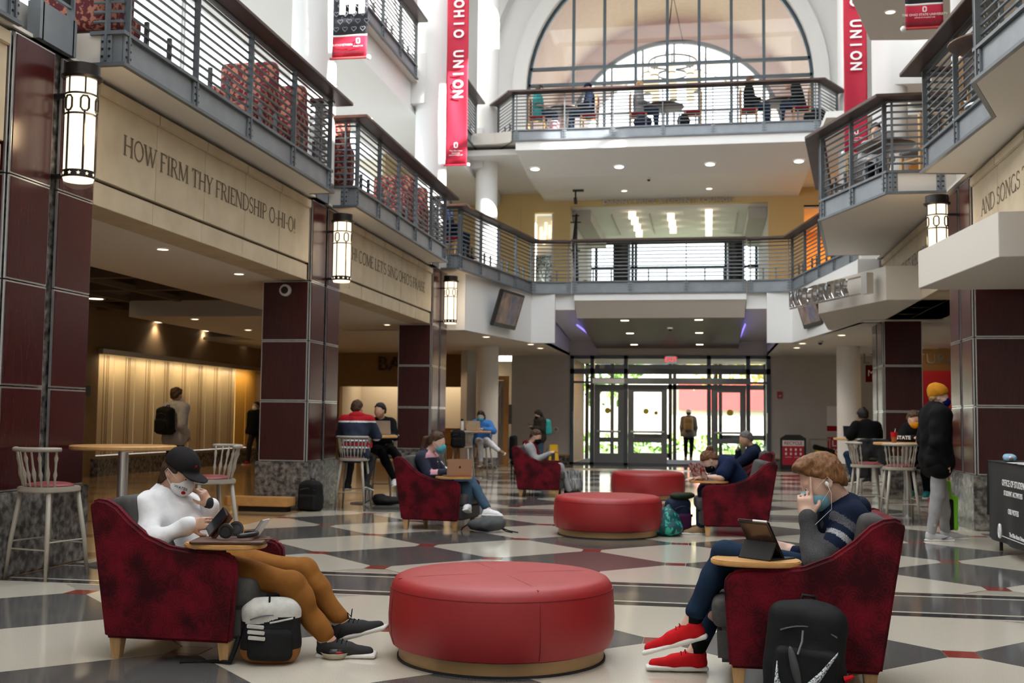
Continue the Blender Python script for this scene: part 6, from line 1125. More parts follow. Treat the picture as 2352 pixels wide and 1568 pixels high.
# ---- friend across the table, counter customer, woman in blue
rz = face(S4, T2); J = loc_pose(sit(0.74, head=(.20, .0, 1.45), neck=(.1, 0, 1.32), shL=(.08, .18, 1.26), shR=(.08, -.18, 1.26), wrL=(.4, .1, 1.12), wrR=(.4, -.1, 1.12), elL=(.2, .26, 1.02), elR=(.2, -.26, 1.02), knL=(.36, .26, .82), anL=(.30, .50, .50), toeL=(.42, .58, .42), knR=(.38, .1, .76), anR=(.34, .30, .36), toeR=(.48, .32, .28)), (*S4, 0), rz)
person('friend in black with white sneakers across from the BOSTON hoodie', J, (-0.4, -0.9, -0.1), Z3, 'skin', 'c_black', 'long', 'c_black', ('c_white', 'sole_white'), ('short', 'hair_black'), None, 0.018, socks='c_white')
J = loc_pose(stand(1.8), (-8.9, 33.35, 0), R(80)); person('customer in a black jacket standing at the bank counter', J, (0, 1, 0), Z3, 'skin_tan', 'c_black', 'long', 'c_black', ('c_black', 'sole_white'), ('short', 'hair_black'), None, 0.022, bulk=0.05)
rz = face(S6, T3)+0.1; J = loc_pose(sit(0.74, head=(.16, .0, 1.40), neck=(.08, 0, 1.27), shL=(.06, .17, 1.22), shR=(.06, -.17, 1.22), wrL=(.36, .1, 1.1), wrR=(.36, -.1, 1.1), elL=(.14, .30, 1.06), elR=(.14, -.30, 1.06), knL=(.42, .22, .82), anL=(.46, .50, .62), toeL=(.56, .64, .56), knR=(.40, .05, .78), anR=(.36, .06, .36), toeR=(.52, .06, .28)), (*S6, 0), rz)
person('dark haired woman in a bright blue top and teal mask behind the bar table', J, (-0.05, -1, -0.25), Z3, 'skin', 'c_blue', 'long', 'c_white', ('c_tan', 'sole_white'), ('long', 'hair_black'), 'c_maskteal', 0.016, bulk=0.02)
# ---- right hand tables
rz = face(S10, T5)+0.3; J = loc_pose(sit(0.74, head=(.22, .0, 1.46), neck=(.12, 0, 1.34), shL=(.10, .20, 1.27), shR=(.10, -.20, 1.27), wrL=(.42, .15, 1.1), wrR=(.42, -.15, 1.1), elL=(.2, .29, 1.05), elR=(.2, -.29, 1.05), anL=(.26, .16, .36), toeL=(.44, .17, .28), anR=(.26, -.12, .36), toeR=(.44, -.12, .28), knL=(.40, .2, .76), knR=(.40, -.15, .76)), (*S10, 0), rz)
person('dark haired person in a black tee seen from behind at the right bar table', J, (-0.1, 1, -0.15), Z3, 'skin_tan', 'c_black', 'rolled', 'c_denim', ('c_shoegrey', 'sole_white'), ('curly', 'hair_black'), None, 0.016, bulk=0.02)
rz = face(S9, T4)+0.1; J = loc_pose(sit(0.74, head=(.36, -.04, 1.40), neck=(.22, 0, 1.32), shL=(.16, .18, 1.25), shR=(.16, -.18, 1.25), wrL=(.42, .12, 1.10), wrR=(.40, -.02, 1.12), elL=(.24, .28, 1.07), elR=(.24, -.27, 1.07), knL=(.36, .1, .76), knR=(.36, -.1, .76), anL=(.22, .1, .36), anR=(.22, -.1, .36), toeL=(.38, .1, .28), toeR=(.38, -.1, .28)), (*S9, 0), rz)
P16 = person('student in a black printed hoodie and orange mask leaning over the right bar table', J, (0.55, -0.75, -0.45), (0.3, -0.3, 0.9), 'skin', 'c_black', 'long', 'c_black', ('c_teal', 'sole_white'), ('short', 'hair_brown'), 'c_orange', 0.0125, bulk=0.02)
text('STATE', 0.05, atY(2075, 1005, 16.98), (1, 0.05, 0), (0, 0.2, 1), 'white_print', P16, 'lettering', 0.003, bold=0.02)
# ---- standing student with a mustard beanie
B17 = (2.62, 13.5, 0); J = loc_pose(stand(1.76, head=(.05, 0, 1.63), elR=(-.06, -.25, 1.13), wrR=(.03, -.23, .90), knR=(-.02, -.09, .51), anR=(-.10, -.09, .09), toeR=(.12, -.10, .035), knL=(.10, .10, .52), anL=(.14, .13, .09), toeL=(.36, .14, .035)), B17, R(8))
P17 = person('standing student in a mustard beanie, black jacket and grey sweatpants', J, (0.96, -0.18, -0.02), Z3, 'skin_pale', 'c_black', 'long', 'c_grey', ('c_socks', 'sole_white'), ('short', 'hair_blond'), 'c_bluemask2', 0.0105, dict(R=dict(d=(.15, 0, -1), n=(0, -1, 0), side=1, curl=(.3, .35, .4, .45)), L=dict(d=(.15, 0, -1), n=(0, 1, 0), side=-1)), bulk=0.045, wr_amp=0.012, socks='c_socks')
H, A, (f, l, u) = headframe(J, (0.96, -0.18, -0.02), Z3)
blob('beanie', [ell(H(-0.02, 0, 0.058), (0.118, 0.10, 0.105), A, 0.02), ell(H(-0.055, 0, 0.10), (0.075, 0.07, 0.07), A, 0.03), rbx(H(0, 0, -0.09), (0.3, 0.3, 0.10), 0.004, np.array(rotc(*[Vector(v) for v in (f*0.94+u*0.34, l, u*0.94-f*0.34)])), 0, 's')], 'c_beanie', P17, 0.009, 0.004, 50)
blob('jacket_hem', [cap(Vector(J['hipL'])+Vector((0, .02, -.10)), Vector(J['hipR'])+Vector((0, -.02, -.10)), 0.15, None, 0.02), cap(Vector(J['hipL'])+Vector((0, .02, .05)), Vector(J['hipR'])+Vector((0, -.02, .05)), 0.155, None, 0.05)], 'c_black', P17, 0.012, 0.008)
MB().tube([Vector(J['toeR'])+Vector((-.12, -.050, .0)), Vector(J['toeR'])+Vector((-.09, -.052, -.006)), Vector(J['toeR'])+Vector((-.02, -.049, .028))], [0.004, 0.007, 0.002], 6).build('shoe_mark', 'black_print', P17)
# ================================================================ BAGS
for n, c in dict(b_black=(0.010, 0.010, 0.011), b_grey=(0.075, 0.08, 0.082), b_white=(0.55, 0.54, 0.50), b_brown=(0.25, 0.10, 0.03), b_teal=(0.04, 0.34, 0.34), b_navy=(0.012, 0.018, 0.045), b_purple=(0.05, 0.01, 0.045), b_tan=(0.28, 0.19, 0.10), b_green=(0.018, 0.03, 0.014)).items(): mat(n, c, 0.75, var=0.15, scale=18, bump=0.15, bscale=120, spec=0.2)
mat('b_tealprint', (0.0, 0.06, 0.07), 0.6, col2=(0.02, 0.42, 0.32), scale=22, thr=(0.52, 0.56), stretch=(1, 1, 0.55)); mat('b_striped', (0.03, 0.03, 0.032), 0.7, col2=(0.30, 0.30, 0.30), scale=10, stretch=(1, 9, 0.3), thr=(0.48, 0.54)); mat('neon', (0.20, 0.60, 0.02), 0.6)
def backpack(label, loc, rz, w=0.30, d=0.18, h=0.46, m='b_black', pocket=None, tilt=0.0, roll=0.0, vox=0.012, straps=True, paint=None, mats=None, group='backpacks and bags on the floor'):
    t = thing('backpack', label, 'backpack', loc, rz, group); T_ = Matrix.Rotation(tilt, 3, 'Y') @ Matrix.Rotation(roll, 3, 'X'); q = lambda x, y, z: T_ @ Vector((x, y, z)); Q = np.array(T_)
    blob('main_body', [rbx(q(0, 0, h*0.46), (d*0.5, w*0.5, h*0.46), 0.06, Q, 0.01), ell(q(-0.01, 0, h*0.78), (d*0.46, w*0.46, h*0.22), Q, 0.05), ell(q(0.02, 0, h*0.3), (d*0.58, w*0.5, h*0.26), Q, 0.05)], mats or m, t, vox, 0.008, 20, 4, paint=paint)
    blob('front_pocket', [rbx(q(d*0.5, 0, h*0.30), (d*0.22, w*0.40, h*0.24), 0.035, Q, 0.01)], pocket or m, t, vox, 0.005, 24)
    MB().tube([q(-d*0.3, -0.035, h*0.93), q(-d*0.3, -0.03, h*1.02), q(-d*0.3, 0.03, h*1.02), q(-d*0.3, 0.035, h*0.93)], 0.009, 6).build('grab_handle', 'b_black', t, smooth='all')
    MB().tube([q(d*0.52, y*w, h*(0.74-0.5*y*y)) for y in np.linspace(-0.36, 0.36, 11)], 0.004, 5).build('zip', 'steel_grey', t)
    if straps:
        for s in (-1, 1): MB().tube([q(-d*0.45, s*w*0.2, h*0.9), q(-d*0.75, s*w*0.25, h*0.65), q(-d*0.85, s*w*0.32, h*0.35), q(-d*0.5, s*w*0.42, h*0.08)], [0.02, 0.024, 0.016, 0.01], 6).build('shoulder_strap', 'b_black', t, smooth='all')
    return t, q
def three(c):
    z = c[:, 2]; k = np.zeros(len(c), int); k[z > 0.235+0.02*np.sin(c[:, 1]*18)] = 1; k[z < 0.075+0.05*np.abs(c[:, 1])] = 2; return k
t, q = backpack('black, white and brown backpack with three pale bars beside the mustard trousers', (-2.33, 5.81, 0), R(-72), 0.30, 0.16, 0.35, mats=['b_black', 'b_white', 'b_brown'], paint=three, vox=0.009, tilt=-0.06, straps=False)
for i in range(3): MB().cbox(q(0.128, -0.075+0.004*i, 0.205-0.03*i), (0.006, 0.045, 0.010), Matrix.Rotation(R(-6), 3, 'X')).build('pale_bar', 'b_white', t, bevel=0.003)
MB().tube([q(0.115, 0.0, 0.222), q(0.122, 0.05, 0.232), q(0.11, 0.12, 0.245)], 0.005, 5).build('white_zip', 'b_white', t); MB().tube([q(0.06, -0.01, 0.25), q(0.05, -0.01, 0.36)], 0.006, 5).build('zip', 'b_black', t)
MB().tube([q(-0.02, -0.15, 0.22), q(0.02, -0.18, 0.10), q(0.04, -0.21, 0.012), q(0.0, -0.27, 0.01), q(-0.03, -0.33, 0.008), q(-0.02, -0.48, 0.006)], [0.014, 0.014, 0.014, 0.012, 0.010, 0.006], 6).build('shoulder_strap', 'b_black', t, smooth='all')
t, q = backpack('black sports backpack with dotted white curved mark leaning on the right armchair', (0.44, 5.47, 0), R(-90), 0.36, 0.17, 0.50, tilt=-0.14, roll=-0.10, vox=0.009)
mat('dotted', (0.02, 0.02, 0.02), 0.5, col2=(0.62, 0.66, 0.68), scale=130, thr=(0.42, 0.5))
def swoosh_x(y, z): return 0.118+0.012*math.cos(y*9)-0.02*(z-0.2)**2
for P, P2_ in (([(-0.055, 0.07), (0.0, 0.115), (0.06, 0.18), (0.13, 0.275)], [(-0.055, 0.0), (0.0, 0.05), (0.06, 0.135), (0.132, 0.27)]), ([(-0.135, 0.20), (-0.125, 0.13), (-0.10, 0.075)], [(-0.138, 0.20), (-0.142, 0.08), (-0.12, 0.0)])):
    mb = MB(); mb.add([q(swoosh_x(y, z)+0.030, y, z) for y, z in P]+[q(swoosh_x(y, z)+0.030, y, z) for y, z in P2_], [(i, i+1, len(P)+i+1, len(P)+i) for i in range(len(P)-1)]); o = mb.build('curved_mark', 'dotted', t, smooth='all', fix=False); md = o.modifiers.new('thick', 'SOLIDIFY'); md.thickness = 0.008
mb = MB(); mb.ball(q(0.125, -0.05, 0.17), (0.02, 0.020, 0.11), 12, rot=Matrix.Rotation(0.22, 3, 'X')); mb.build('grey_lining', 'b_grey', t, smooth='all'); MB().tube([q(0.12, -0.03, 0.35), q(0.125, -0.03, 0.30), q(0.13, -0.045, 0.24)], 0.005, 5).build('zip', 'steel_plate', t)
MB().tube([q(0.07, 0.178, 0.155), q(0.075, 0.20, 0.165), q(0.07, 0.215, 0.175)], [0.016, 0.012, 0.008], 8).build('red_tag', 'c_shoered', t); MB().tube([q(0.045, 0.14*y, 0.455-0.05*y*y) for y in np.linspace(-1, 1, 9)], 0.005, 5).build('zip', 'steel_plate', t)
p = atZ(700, 1172); backpack('plump black backpack standing against the second pillar base', (p.x+0.10, p.y-0.05, 0), R(-100), 0.34, 0.18, 0.44)
def lump(name, label, prims, m, loc, rz=0, cat='bag', group='backpacks and bags on the floor', vox=0.013, wr=0.012, seed=1, tails=()):
    t = thing(name, label, cat, loc, rz, group); blob('body', prims, m, t, vox, wr, 26, seed)
    for tl in tails: MB().tube(tl, 0.008, 5).build('strap', 'b_black', t, smooth='all')
    return t
p = atZ(885, 1160); lump('duffel_bag', 'crumpled black bag lying flat beside the maroon bar stool legs', [ell((0, 0, .06), (.22, .14, .07), None, .03), ell((-.12, .03, .11), (.10, .1, .06), None, .04)], 'b_black', (p.x, p.y+0.1, 0), 0.2, tails=[[(-.2, 0, .1), (-.3, -.05, .05), (-.36, .05, .01)]])
p = atZ(1105, 1224); lump('backpack', 'slumped grey backpack lying on the floor by the gold laptop chair', [ell((0, 0, .085), (.22, .15, .085), None, .03), ell((.10, .0, .11), (.14, .12, .07), None, .04)], 'b_grey', (p.x+0.02, p.y+0.16, 0), -0.1, 'backpack', tails=[[(.2, -.02, .05), (.27, -.05, .02), (.34, -.02, .008)], [(.2, .02, .05), (.28, .04, .02), (.40, .0, .008)], [(-.18, -.04, .1), (-.27, -.06, .04), (-.3, 0, .01)]])
p = atZ(1305, 1130); backpack('grey striped backpack leaning by the red scarf wearer\'s feet', (p.x+0.1, p.y+0.2, 0), R(-60), 0.30, 0.18, 0.42, 'b_striped', tilt=-0.25)
p = atZ(1530, 1234); lump('drawstring_bag', 'teal and green patterned drawstring bag beside the red ottoman', [ell((0, 0, .10), (.20, .17, .11), None, .03), ell((0, 0, .20), (.14, .13, .11), None, .06), cap((0, 0, .27), (.02, 0, .34), .05, .03, .04)], 'b_tealprint', (p.x, p.y+0.2, 0), 0.0, seed=3)
t, q = backpack('navy and purple backpack standing behind the teal drawstring bag', (p.x+0.12, p.y+0.52, 0), R(-50), 0.30, 0.18, 0.44, 'b_navy', 'b_purple', vox=0.013); blob('flap', [ell(q(.02, .03, .44), (.10, .15, .05), None, .02), ell(q(.06, .12, .45), (.07, .07, .035), None, .03)], 'b_green', t, 0.014, 0.008)
# worn and hung bags
c9, s9 = math.cos(R9), math.sin(R9); backpack('black backpack worn by the man in the grey hoodie', (P9p[0]-c9*0.24, P9p[1]-s9*0.24, 1.0), R9+PI, 0.33, 0.2, 0.50, vox=0.014, group='worn bags')
cw, sw = math.cos(WR), math.sin(WR); backpack('teal backpack worn by the standing woman', (WP[0]-cw*0.2, WP[1]-sw*0.2, 0.92), WR+PI, 0.30, 0.18, 0.44, 'b_teal', group='worn bags', vox=0.018)
backpack('tan backpack worn by the person leaving through the doors', (P8p[0], P8p[1]-0.22, 1.0), R(-90), 0.30, 0.18, 0.48, 'b_tan', 'b_tan', group='worn bags', vox=0.018)
rz = face(S5, T3); backpack('black backpack hung on the back of a bar stool', (S5[0]-0.42*math.cos(rz), S5[1]-0.42*math.sin(rz), 0.70), rz+PI, 0.30, 0.16, 0.40, group='worn bags', vox=0.016)
tb = thing('tote_bag', 'neon green and black tote bag hanging from the beanie wearer\'s far hand', 'bag', (B17[0]+0.17, B17[1]+0.30, 0)); blob('body', [rbx((0, 0, .42), (.03, .12, .26), .02, None, .01), rbx((.07, .0, .30), (.03, .12, .20), .02, None, .03)], 'neon', tb, 0.013, 0.008); blob('dark_side', [rbx((.0, -.05, .28), (.05, .10, .18), .02, None, .01)], 'b_black', tb, 0.013); MB().tube([(0, -.05, .66), (-.02, 0, .88), (0, .05, .66)], 0.008, 5).build('handle', 'white_plastic', tb)
rz = face(S10, T5)+0.0; ct = thing('coat', 'dark grey coat draped over the back of the right bar stool', 'coat', (S10[0]-0.30*math.cos(rz), S10[1]-0.30*math.sin(rz), 0), rz); blob('cloth', [rbx((0, 0, .90), (.06, .27, .16), .05, None, .02), rbx((-.03, -.16, .66), (.05, .10, .22), .04, None, .06), rbx((-.03, .18, .62), (.05, .09, .24), .04, None, .06)], 'c_charcoal', ct, 0.015, 0.014, 24)
# ================================================================ DEVICES
mat('gold_alu', (0.46, 0.26, 0.17), 0.35, 0.5); mat('silver_alu', (0.50, 0.50, 0.51), 0.35, 0.6); mat('stickers', (0.30, 0.02, 0.025), 0.5, col2=(0.46, 0.45, 0.44), scale=28, thr=(0.46, 0.52)); mat('sticker_tan', (0.45, 0.36, 0.24), 0.5, col2=(0.6, 0.54, 0.42), scale=20); mat('leather_brown', (0.085, 0.035, 0.02), 0.5, var=0.1, scale=20); mat('screen_dark', (0.02, 0.02, 0.025), 0.12); mat('keys', (0.03, 0.03, 0.032), 0.6)
def laptop(label, loc, rz, w=0.31, d=0.21, ang=105, lid='silver_alu', base='silver_alu', logo=None):
    t = thing('laptop', label, 'laptop', loc, rz, 'open laptops'); MB().box(-d/2, d/2, -w/2, w/2, 0, 0.014).build('base', base, t, bevel=0.004); MB().box(-d*0.28, d*0.30, -w*0.44, w*0.44, 0.014, 0.0155).build('keyboard', 'keys', t)
    a = R(ang-90); mb = MB(); M3 = Matrix.Rotation(a, 3, 'Y'); c = Vector((d/2, 0, 0.014)); L = d*0.98
    o = MB().cbox(c+M3@Vector((0, 0, L/2)), (0.004, w/2, L/2), M3).build('lid', lid, t, bevel=0.003); MB().cbox(c+M3@Vector((-0.0045, 0, L/2)), (0.001, w*0.47, L*0.45), M3).build('screen', 'screen_dark', o)
    if logo: MB().ball(c+M3@Vector((0.0045, 0, L*0.52)), (0.002, 0.014, 0.016), 10, rot=M3).build('logo', logo, o)
    return t
# x of a laptop points away from its user
def board(ch, x, y, z=0.638): o = bpy.data.objects[ch]; r_ = o.rotation_euler.z; return (o.location.x+x*math.cos(r_)-y*math.sin(r_), o.location.y+x*math.sin(r_)+y*math.cos(r_), z)
laptop('gold laptop with a dark logo on the tablet arm of the ponytailed student', board('armchair.002', 0.33, -0.20, 0.639), R(-62), lid='gold_alu', base='gold_alu', logo='dark_metal')
laptop('laptop covered in red and white stickers on the mid right tablet arm', board('armchair.004', 0.34, 0.16, 0.639), PI+R(35), lid='stickers', ang=112)
rz = face(S3, T2); laptop('black laptop open in front of the BOSTON hoodie', (T2[0]-0.17, T2[1]-0.05, 1.061), rz+0.25, 0.34, 0.22, 105, 'black_plastic', 'black_plastic'); laptop('silver laptop seen from behind on the BOSTON wearer\'s table', (T2[0]+0.2, T2[1]+0.16, 1.061), R(-95), 0.33, 0.22, 100)
laptop('laptop with tan map stickers in front of the woman in blue', (T3[0]+0.08, T3[1]+0.0, 1.061), R(-92), 0.33, 0.22, 100, 'sticker_tan')
laptop('laptop at the right bar table showing a blue screen', (T5[0]-0.1, T5[1]+0.0, 1.061), R(95), 0.33, 0.22, 105)
# left tablet board: leather sleeve, headphones, small open device
tcx, tcy = CL[0]+0.315, CL[1]-0.24
sv = thing('laptop_sleeve', 'brown leather laptop sleeve lying on the left tablet arm', 'laptop sleeve', (tcx+0.03, tcy, 0.639), R(12)); blob('sleeve', [rbx((0, 0, .010), (.20, .135, .010), .008, None, .003)], 'leather_brown', sv, 0.007); MB().prism([(.12, -.12), (.235, 0), (.12, .12)], 0.018, 0.022).build('flap', 'leather_brown', sv)
hp = thing('headphones', 'black over ear headphones lying on the leather sleeve', 'headphones', (tcx+0.02, tcy-0.02, 0.661), R(10))
MB().tube([(0.07+0.085*math.sin(a), 0.085*math.cos(a), 0.022+0.006*math.sin(a)) for a in np.linspace(0, PI, 17)], [0.010]+[0.014]*15+[0.010], 8).build('headband', 'black_plastic', hp, smooth='all')
for y, tl in ((-0.085, 0.12), (0.085, -0.35)):
    Q_ = Matrix.Rotation(tl, 3, 'X'); c = Vector((0.03 if y > 0 else 0.0, y*0.7, 0.045)); o = MB().cyl(c-Q_@Vector((0, 0.017*(1 if y > 0 else -1), 0)), c+Q_@Vector((0, 0.017, 0))*0, 0.041, n=24).build('ear_cup', 'black_plastic', hp, smooth=True)
    MB().tube([c+Q_@Vector((0.030*math.cos(a), -0.008*(1 if y > 0 else -1), 0.030*math.sin(a))) for a in np.linspace(0, 2*PI, 19)[:-1]], 0.011, 8, closed=True).build('cushion', 'black_matte', o, smooth='all')
tp = thing('tablet_edge', 'slim tablet standing on edge at the far side of the leather sleeve', 'tablet', (tcx+0.12, tcy+0.11, 0.662), 0); MB().cbox((0.035, 0, 0.05), (0.006, 0.05, 0.055), Matrix.Rotation(R(35), 3, 'Y')).build('slab', 'silver_alu', tp, bevel=0.002); MB().cbox((0.028, 0, 0.053), (0.002, 0.046, 0.05), Matrix.Rotation(R(35), 3, 'Y')).build('screen', 'screen_dark', tp)
def phone(label, c, d, n, m='black_plastic', back='leather_brown', w=0.037, h=0.075):
    t = thing('phone', label, 'phone', c, 0, 'phones in hands'); n = Vector(n).normalized(); d = Vector(d); d = (d-n*d.dot(n)).normalized(); s_ = d.cross(n); rot = Matrix(((s_.x, n.x, d.x), (s_.y, n.y, d.y), (s_.z, n.z, d.z))); MB().cbox((0, 0, 0), (w, 0.004, h), rot).build('case', back, t, bevel=0.003); MB().cbox(n*0.0045, (w*0.92, 0.001, h*0.95), rot).build('screen', 'screen_dark', t); return t
p = atY(498, 1198, 5.80); t = phone('dark phone in a brown wallet case held by the cap wearer', p, (0.62, -0.05, 0.78), (-0.50, -0.75, 0.42), w=0.043, h=0.08)
n_ = Vector((-0.50, -0.75, 0.42)).normalized(); d_ = Vector((0.62, -0.05, 0.78)); d_ = (d_-n_*d_.dot(n_)).normalized(); s_ = d_.cross(n_); rot = Matrix(((s_.x, n_.x, d_.x), (s_.y, n_.y, d_.y), (s_.z, n_.z, d_.z))) @ Matrix.Rotation(R(-18), 3, 'Z')
MB().cbox(-n_*0.016+s_*0.012, (0.045, 0.003, 0.083), rot).build('wallet_flap', 'leather_brown', t, bevel=0.002)
phone('phone held by the red scarf wearer', atY(1254, 1036, CB[1]-0.08), (0.5, 0, 0.8), (-0.8, -0.2, 0.5)); phone('phone held by the standing woman', atY(1216, 974, 29.35), (-0.8, -0.2, 0.4), (0.4, 0, 0.9))
# right tablet board: tablet on a folding stand
ip = thing('tablet', 'tablet in a black folding case standing on the right tablet arm', 'tablet', (CR[0]-0.27+0.0, CR[1]-0.25, 0.639), R(48))
Q_ = Matrix.Rotation(R(-33), 3, 'Y'); c = Vector((0.04, 0, 0.10)); MB().cbox(c, (0.006, 0.10, 0.115), Q_).build('case', 'black_plastic', ip, bevel=0.005); MB().cbox(c+Q_@Vector((0.0065, 0, 0)), (0.001, 0.09, 0.10), Q_).build('screen', 'screen_dark', ip)
mat('tablet_back', (0.075, 0.05, 0.045), 0.15, 0.4); MB().cbox(c+Q_@Vector((-0.0068, 0, 0.012)), (0.001, 0.085, 0.085), Q_).build('back_panel', 'tablet_back', ip); MB().ball(c+Q_@Vector((-0.008, -0.01, 0.0)), (0.001, 0.011, 0.013), 10, rot=Q_).build('logo', 'black_plastic', ip)
MB().cbox((0.012, 0, 0.042), (0.004, 0.10, 0.052), Matrix.Rotation(R(30), 3, 'Y')).build('stand_flap', 'black_matte', ip); MB().box(-0.02, 0.19, -0.10, 0.10, 0, 0.006).build('keyboard_cover', 'black_matte', ip, bevel=0.002); MB().tube([c+Q_@Vector((0, -0.09, 0.112)), c+Q_@Vector((0, 0.0, 0.112))], 0.006, 6).build('stylus', 'white_plastic', ip)
# ================================================================ SMALL THINGS
def bottle(label, loc, prof, m, cap_m, caph, group=None):
    t = thing('bottle', label, 'bottle', loc, 0, group); MB().lathe(prof, n=20).build('body', m, t, smooth=True); r_, z_ = prof[-1]; MB().lathe([(r_*1.06, z_), (r_*1.06, z_+caph), (0.002, z_+caph)], n=16).build('lid', cap_m, t, smooth=True); return t
mat('bottle_grey', (0.045, 0.048, 0.052), 0.4, 0.3)
b_ = bottle('grey steel flask tucked beside the cap wearer', (CL[0]-0.02, CL[1]-0.245, 0.45), [(0.034, 0), (0.036, 0.01), (0.036, 0.16), (0.028, 0.18), (0.024, 0.185)], 'bottle_grey', 'black_plastic', 0.035)
glassy('water', (0.9, 0.93, 0.95)); p = atZ(1588, 1222); bottle('clear water bottle with a red lid beside the brown shoe', (p.x, p.y+0.05, 0), [(0.033, 0), (0.034, 0.01), (0.034, 0.13), (0.02, 0.17), (0.016, 0.18)], 'water', 'c_shoered', 0.03)
bottle('white flask with a black lid on the table of the woman in blue', (T3[0]-0.2, T3[1]-0.02, 1.06), [(0.036, 0), (0.037, 0.01), (0.037, 0.20), (0.03, 0.22)], 'white_plastic', 'black_plastic', 0.05)
cu = thing('drink_cup', 'clear cup of iced tea with a red sleeve on the right bar table', 'cup', (T4[0]-0.22, T4[1]-0.30, 1.06)); mat('tea', (0.35, 0.10, 0.03), 0.2); MB().lathe([(0.03, 0), (0.042, 0.08)], n=20).build('drink', 'tea', cu, smooth=True); MB().lathe([(0.0425, 0.08), (0.047, 0.15)], n=20).build('red_sleeve', 'c_shoered', cu, smooth=True); MB().cyl((0.01, 0, 0.15), (0.02, 0, 0.20), 0.004, n=6).build('straw', 'white_plastic', cu)
p = atZ(765, 1508); bw = thing('salad_bowl', 'beige takeout bowl with a clear lid and a sachet on the floor', 'bowl', (p.x+0.02, p.y-0.02, 0)); mat('fibre', (0.50, 0.44, 0.35), 0.8)
MB().lathe([(0.05, 0), (0.062, 0.004), (0.078, 0.03), (0.082, 0.033), (0.076, 0.033), (0.06, 0.012), (0.001, 0.010)], n=36).build('bowl', 'fibre', bw, smooth=True); MB().lathe([(0.08, 0.034), (0.076, 0.045), (0.062, 0.06), (0.001, 0.063)], n=36).build('clear_lid', 'glass_clear', bw, smooth=True); MB().cbox((-0.01, 0.01, 0.070), (0.045, 0.02, 0.002), Matrix.Rotation(0.1, 3, 'Y')).build('paper_napkin', 'white_print', bw); blob('red_food', [ell((0.03, -0.01, 0.03), (0.03, 0.025, 0.015), None, 0.01)], 'c_red', bw, 0.006)
pk = thing('towel_pack', 'clear wrapped pack of blue wipes on the information table', 'pack', (3.13, 12.35, 0.946), R(80)); mat('wipes', (0.25, 0.45, 0.62), 0.6, var=0.1, scale=30); blob('wipes', [rbx((0, 0, .04), (.16, .06, .038), .035, None, .01)], 'wipes', pk, 0.01, 0.003); blob('wrapper_end', [cap((-.15, 0, .04), (-.20, .01, .05), .03, .01, .02)], 'white_plastic', pk, 0.01)
for i, (y, m_) in enumerate(((11.9, 'white_print'), (11.45, 'red_print'), (11.1, 'white_print'), (10.75, 'white_print'))): q_ = thing('leaflet', ('white leaflet', 'red and white leaflet', 'folded white leaflet', 'white leaflet pile')[i]+' on the information table, number %s from the wipes pack' % ('one', 'two', 'three', 'four')[i], 'leaflet', (3.12, y, 0.946), 0.1*i, 'leaflets on the information table'); MB().box(-0.1, 0.1, -0.14, 0.14, 0, 0.004).build('sheet', 'white_print', q_); MB().box(-0.06, 0.06, -0.1, 0.1, 0.004, 0.005).build('print', m_, q_)
# signs standing and hanging at the back
rc = thing('recycle_stand', 'black arched stand with a red RECYCLE poster at the back', 'sign stand', atZ(1822, 1076)); rc.location.y = min(rc.location.y, 32.6); rc.location.x = atY(1822, 1040, rc.location.y).x; rc.location.z = 0
MB().prism([(-0.36, 0), (0.36, 0), (0.36, 0.88), (0.2, 0.98), (-0.2, 0.98), (-0.36, 0.88)], 0.02, 0.10, 'y').build('frame', 'black_plastic', rc); MB().box(-0.3, 0.3, 0.0, 0.02, 0.12, 0.82).build('poster', 'red_print', rc); MB().box(-0.3, 0.3, -0.002, 0.0, 0.66, 0.82).build('white_band', 'white_print', rc); text('RECYCLE', 0.085, (0, -0.004, 0.74), (1, 0, 0), (0, 0, 1), 'red_print', rc, 'lettering', 0.001, bold=0.02)
for i in range(8): x, z = -0.2+0.135*(i % 4), 0.56-0.12*(i//4); MB().ball((x, -0.003, z), (0.028, 0.003, 0.04), 8).build('pictogram', 'white_print', rc)
for i in range(2): MB().box(-0.22+0.25*i, -0.05+0.25*i, -0.003, 0, 0.34, 0.35).build('small_print', 'white_print', rc)
cart = thing('folding_cart', 'small grey rack with a black and yellow bag beside the recycle stand', 'cart', (rc.location.x+0.75, rc.location.y+0.2, 0))
for x in (-0.28, 0.28): MB().cyl((x, 0, 0), (x, 0, 0.86), 0.018).build('post', 'stool_grey', cart)
MB().cyl((-0.28, 0, 0.86), (0.3, 0, 0.86), 0.025).build('rail', 'stool_grey', cart); blob('yellow_bag', [rbx((0.1, -0.1, 0.42), (.26, .12, .14), .05, None, .02)], 'sticker_yellow', cart, 0.02, 0.01); blob('black_bag', [rbx((0.1, -0.1, 0.58), (.30, .13, .07), .05, Matrix.Rotation(0.25, 3, 'Y'), .02)], 'b_black', cart, 0.02, 0.01)
def poster(label, px, py, w, h, y, base, bits, name='poster'):
    t = thing(name, label, 'poster', atY(px, py, y)); MB().box(-w/2, w/2, -0.012, 0, -h/2, h/2).build('sheet', base, t)
    for (x0, x1, z0, z1, m_) in bits: MB().box(x0, x1, -0.015, -0.012, z0, z1).build('print_block', m_, t)
    return t
mat('paper_grey', (0.20, 0.17, 0.17), 0.7); mat('print_pale', (0.34, 0.30, 0.30), 0.7)
poster('dim grey notice board poster on the back wall left of the doors', 1160, 951, 0.42, 0.60, YB-0.001, 'paper_grey', [(-0.15, 0.15, 0.2-0.07*i, 0.225-0.07*i, 'print_pale') for i in range(6)])
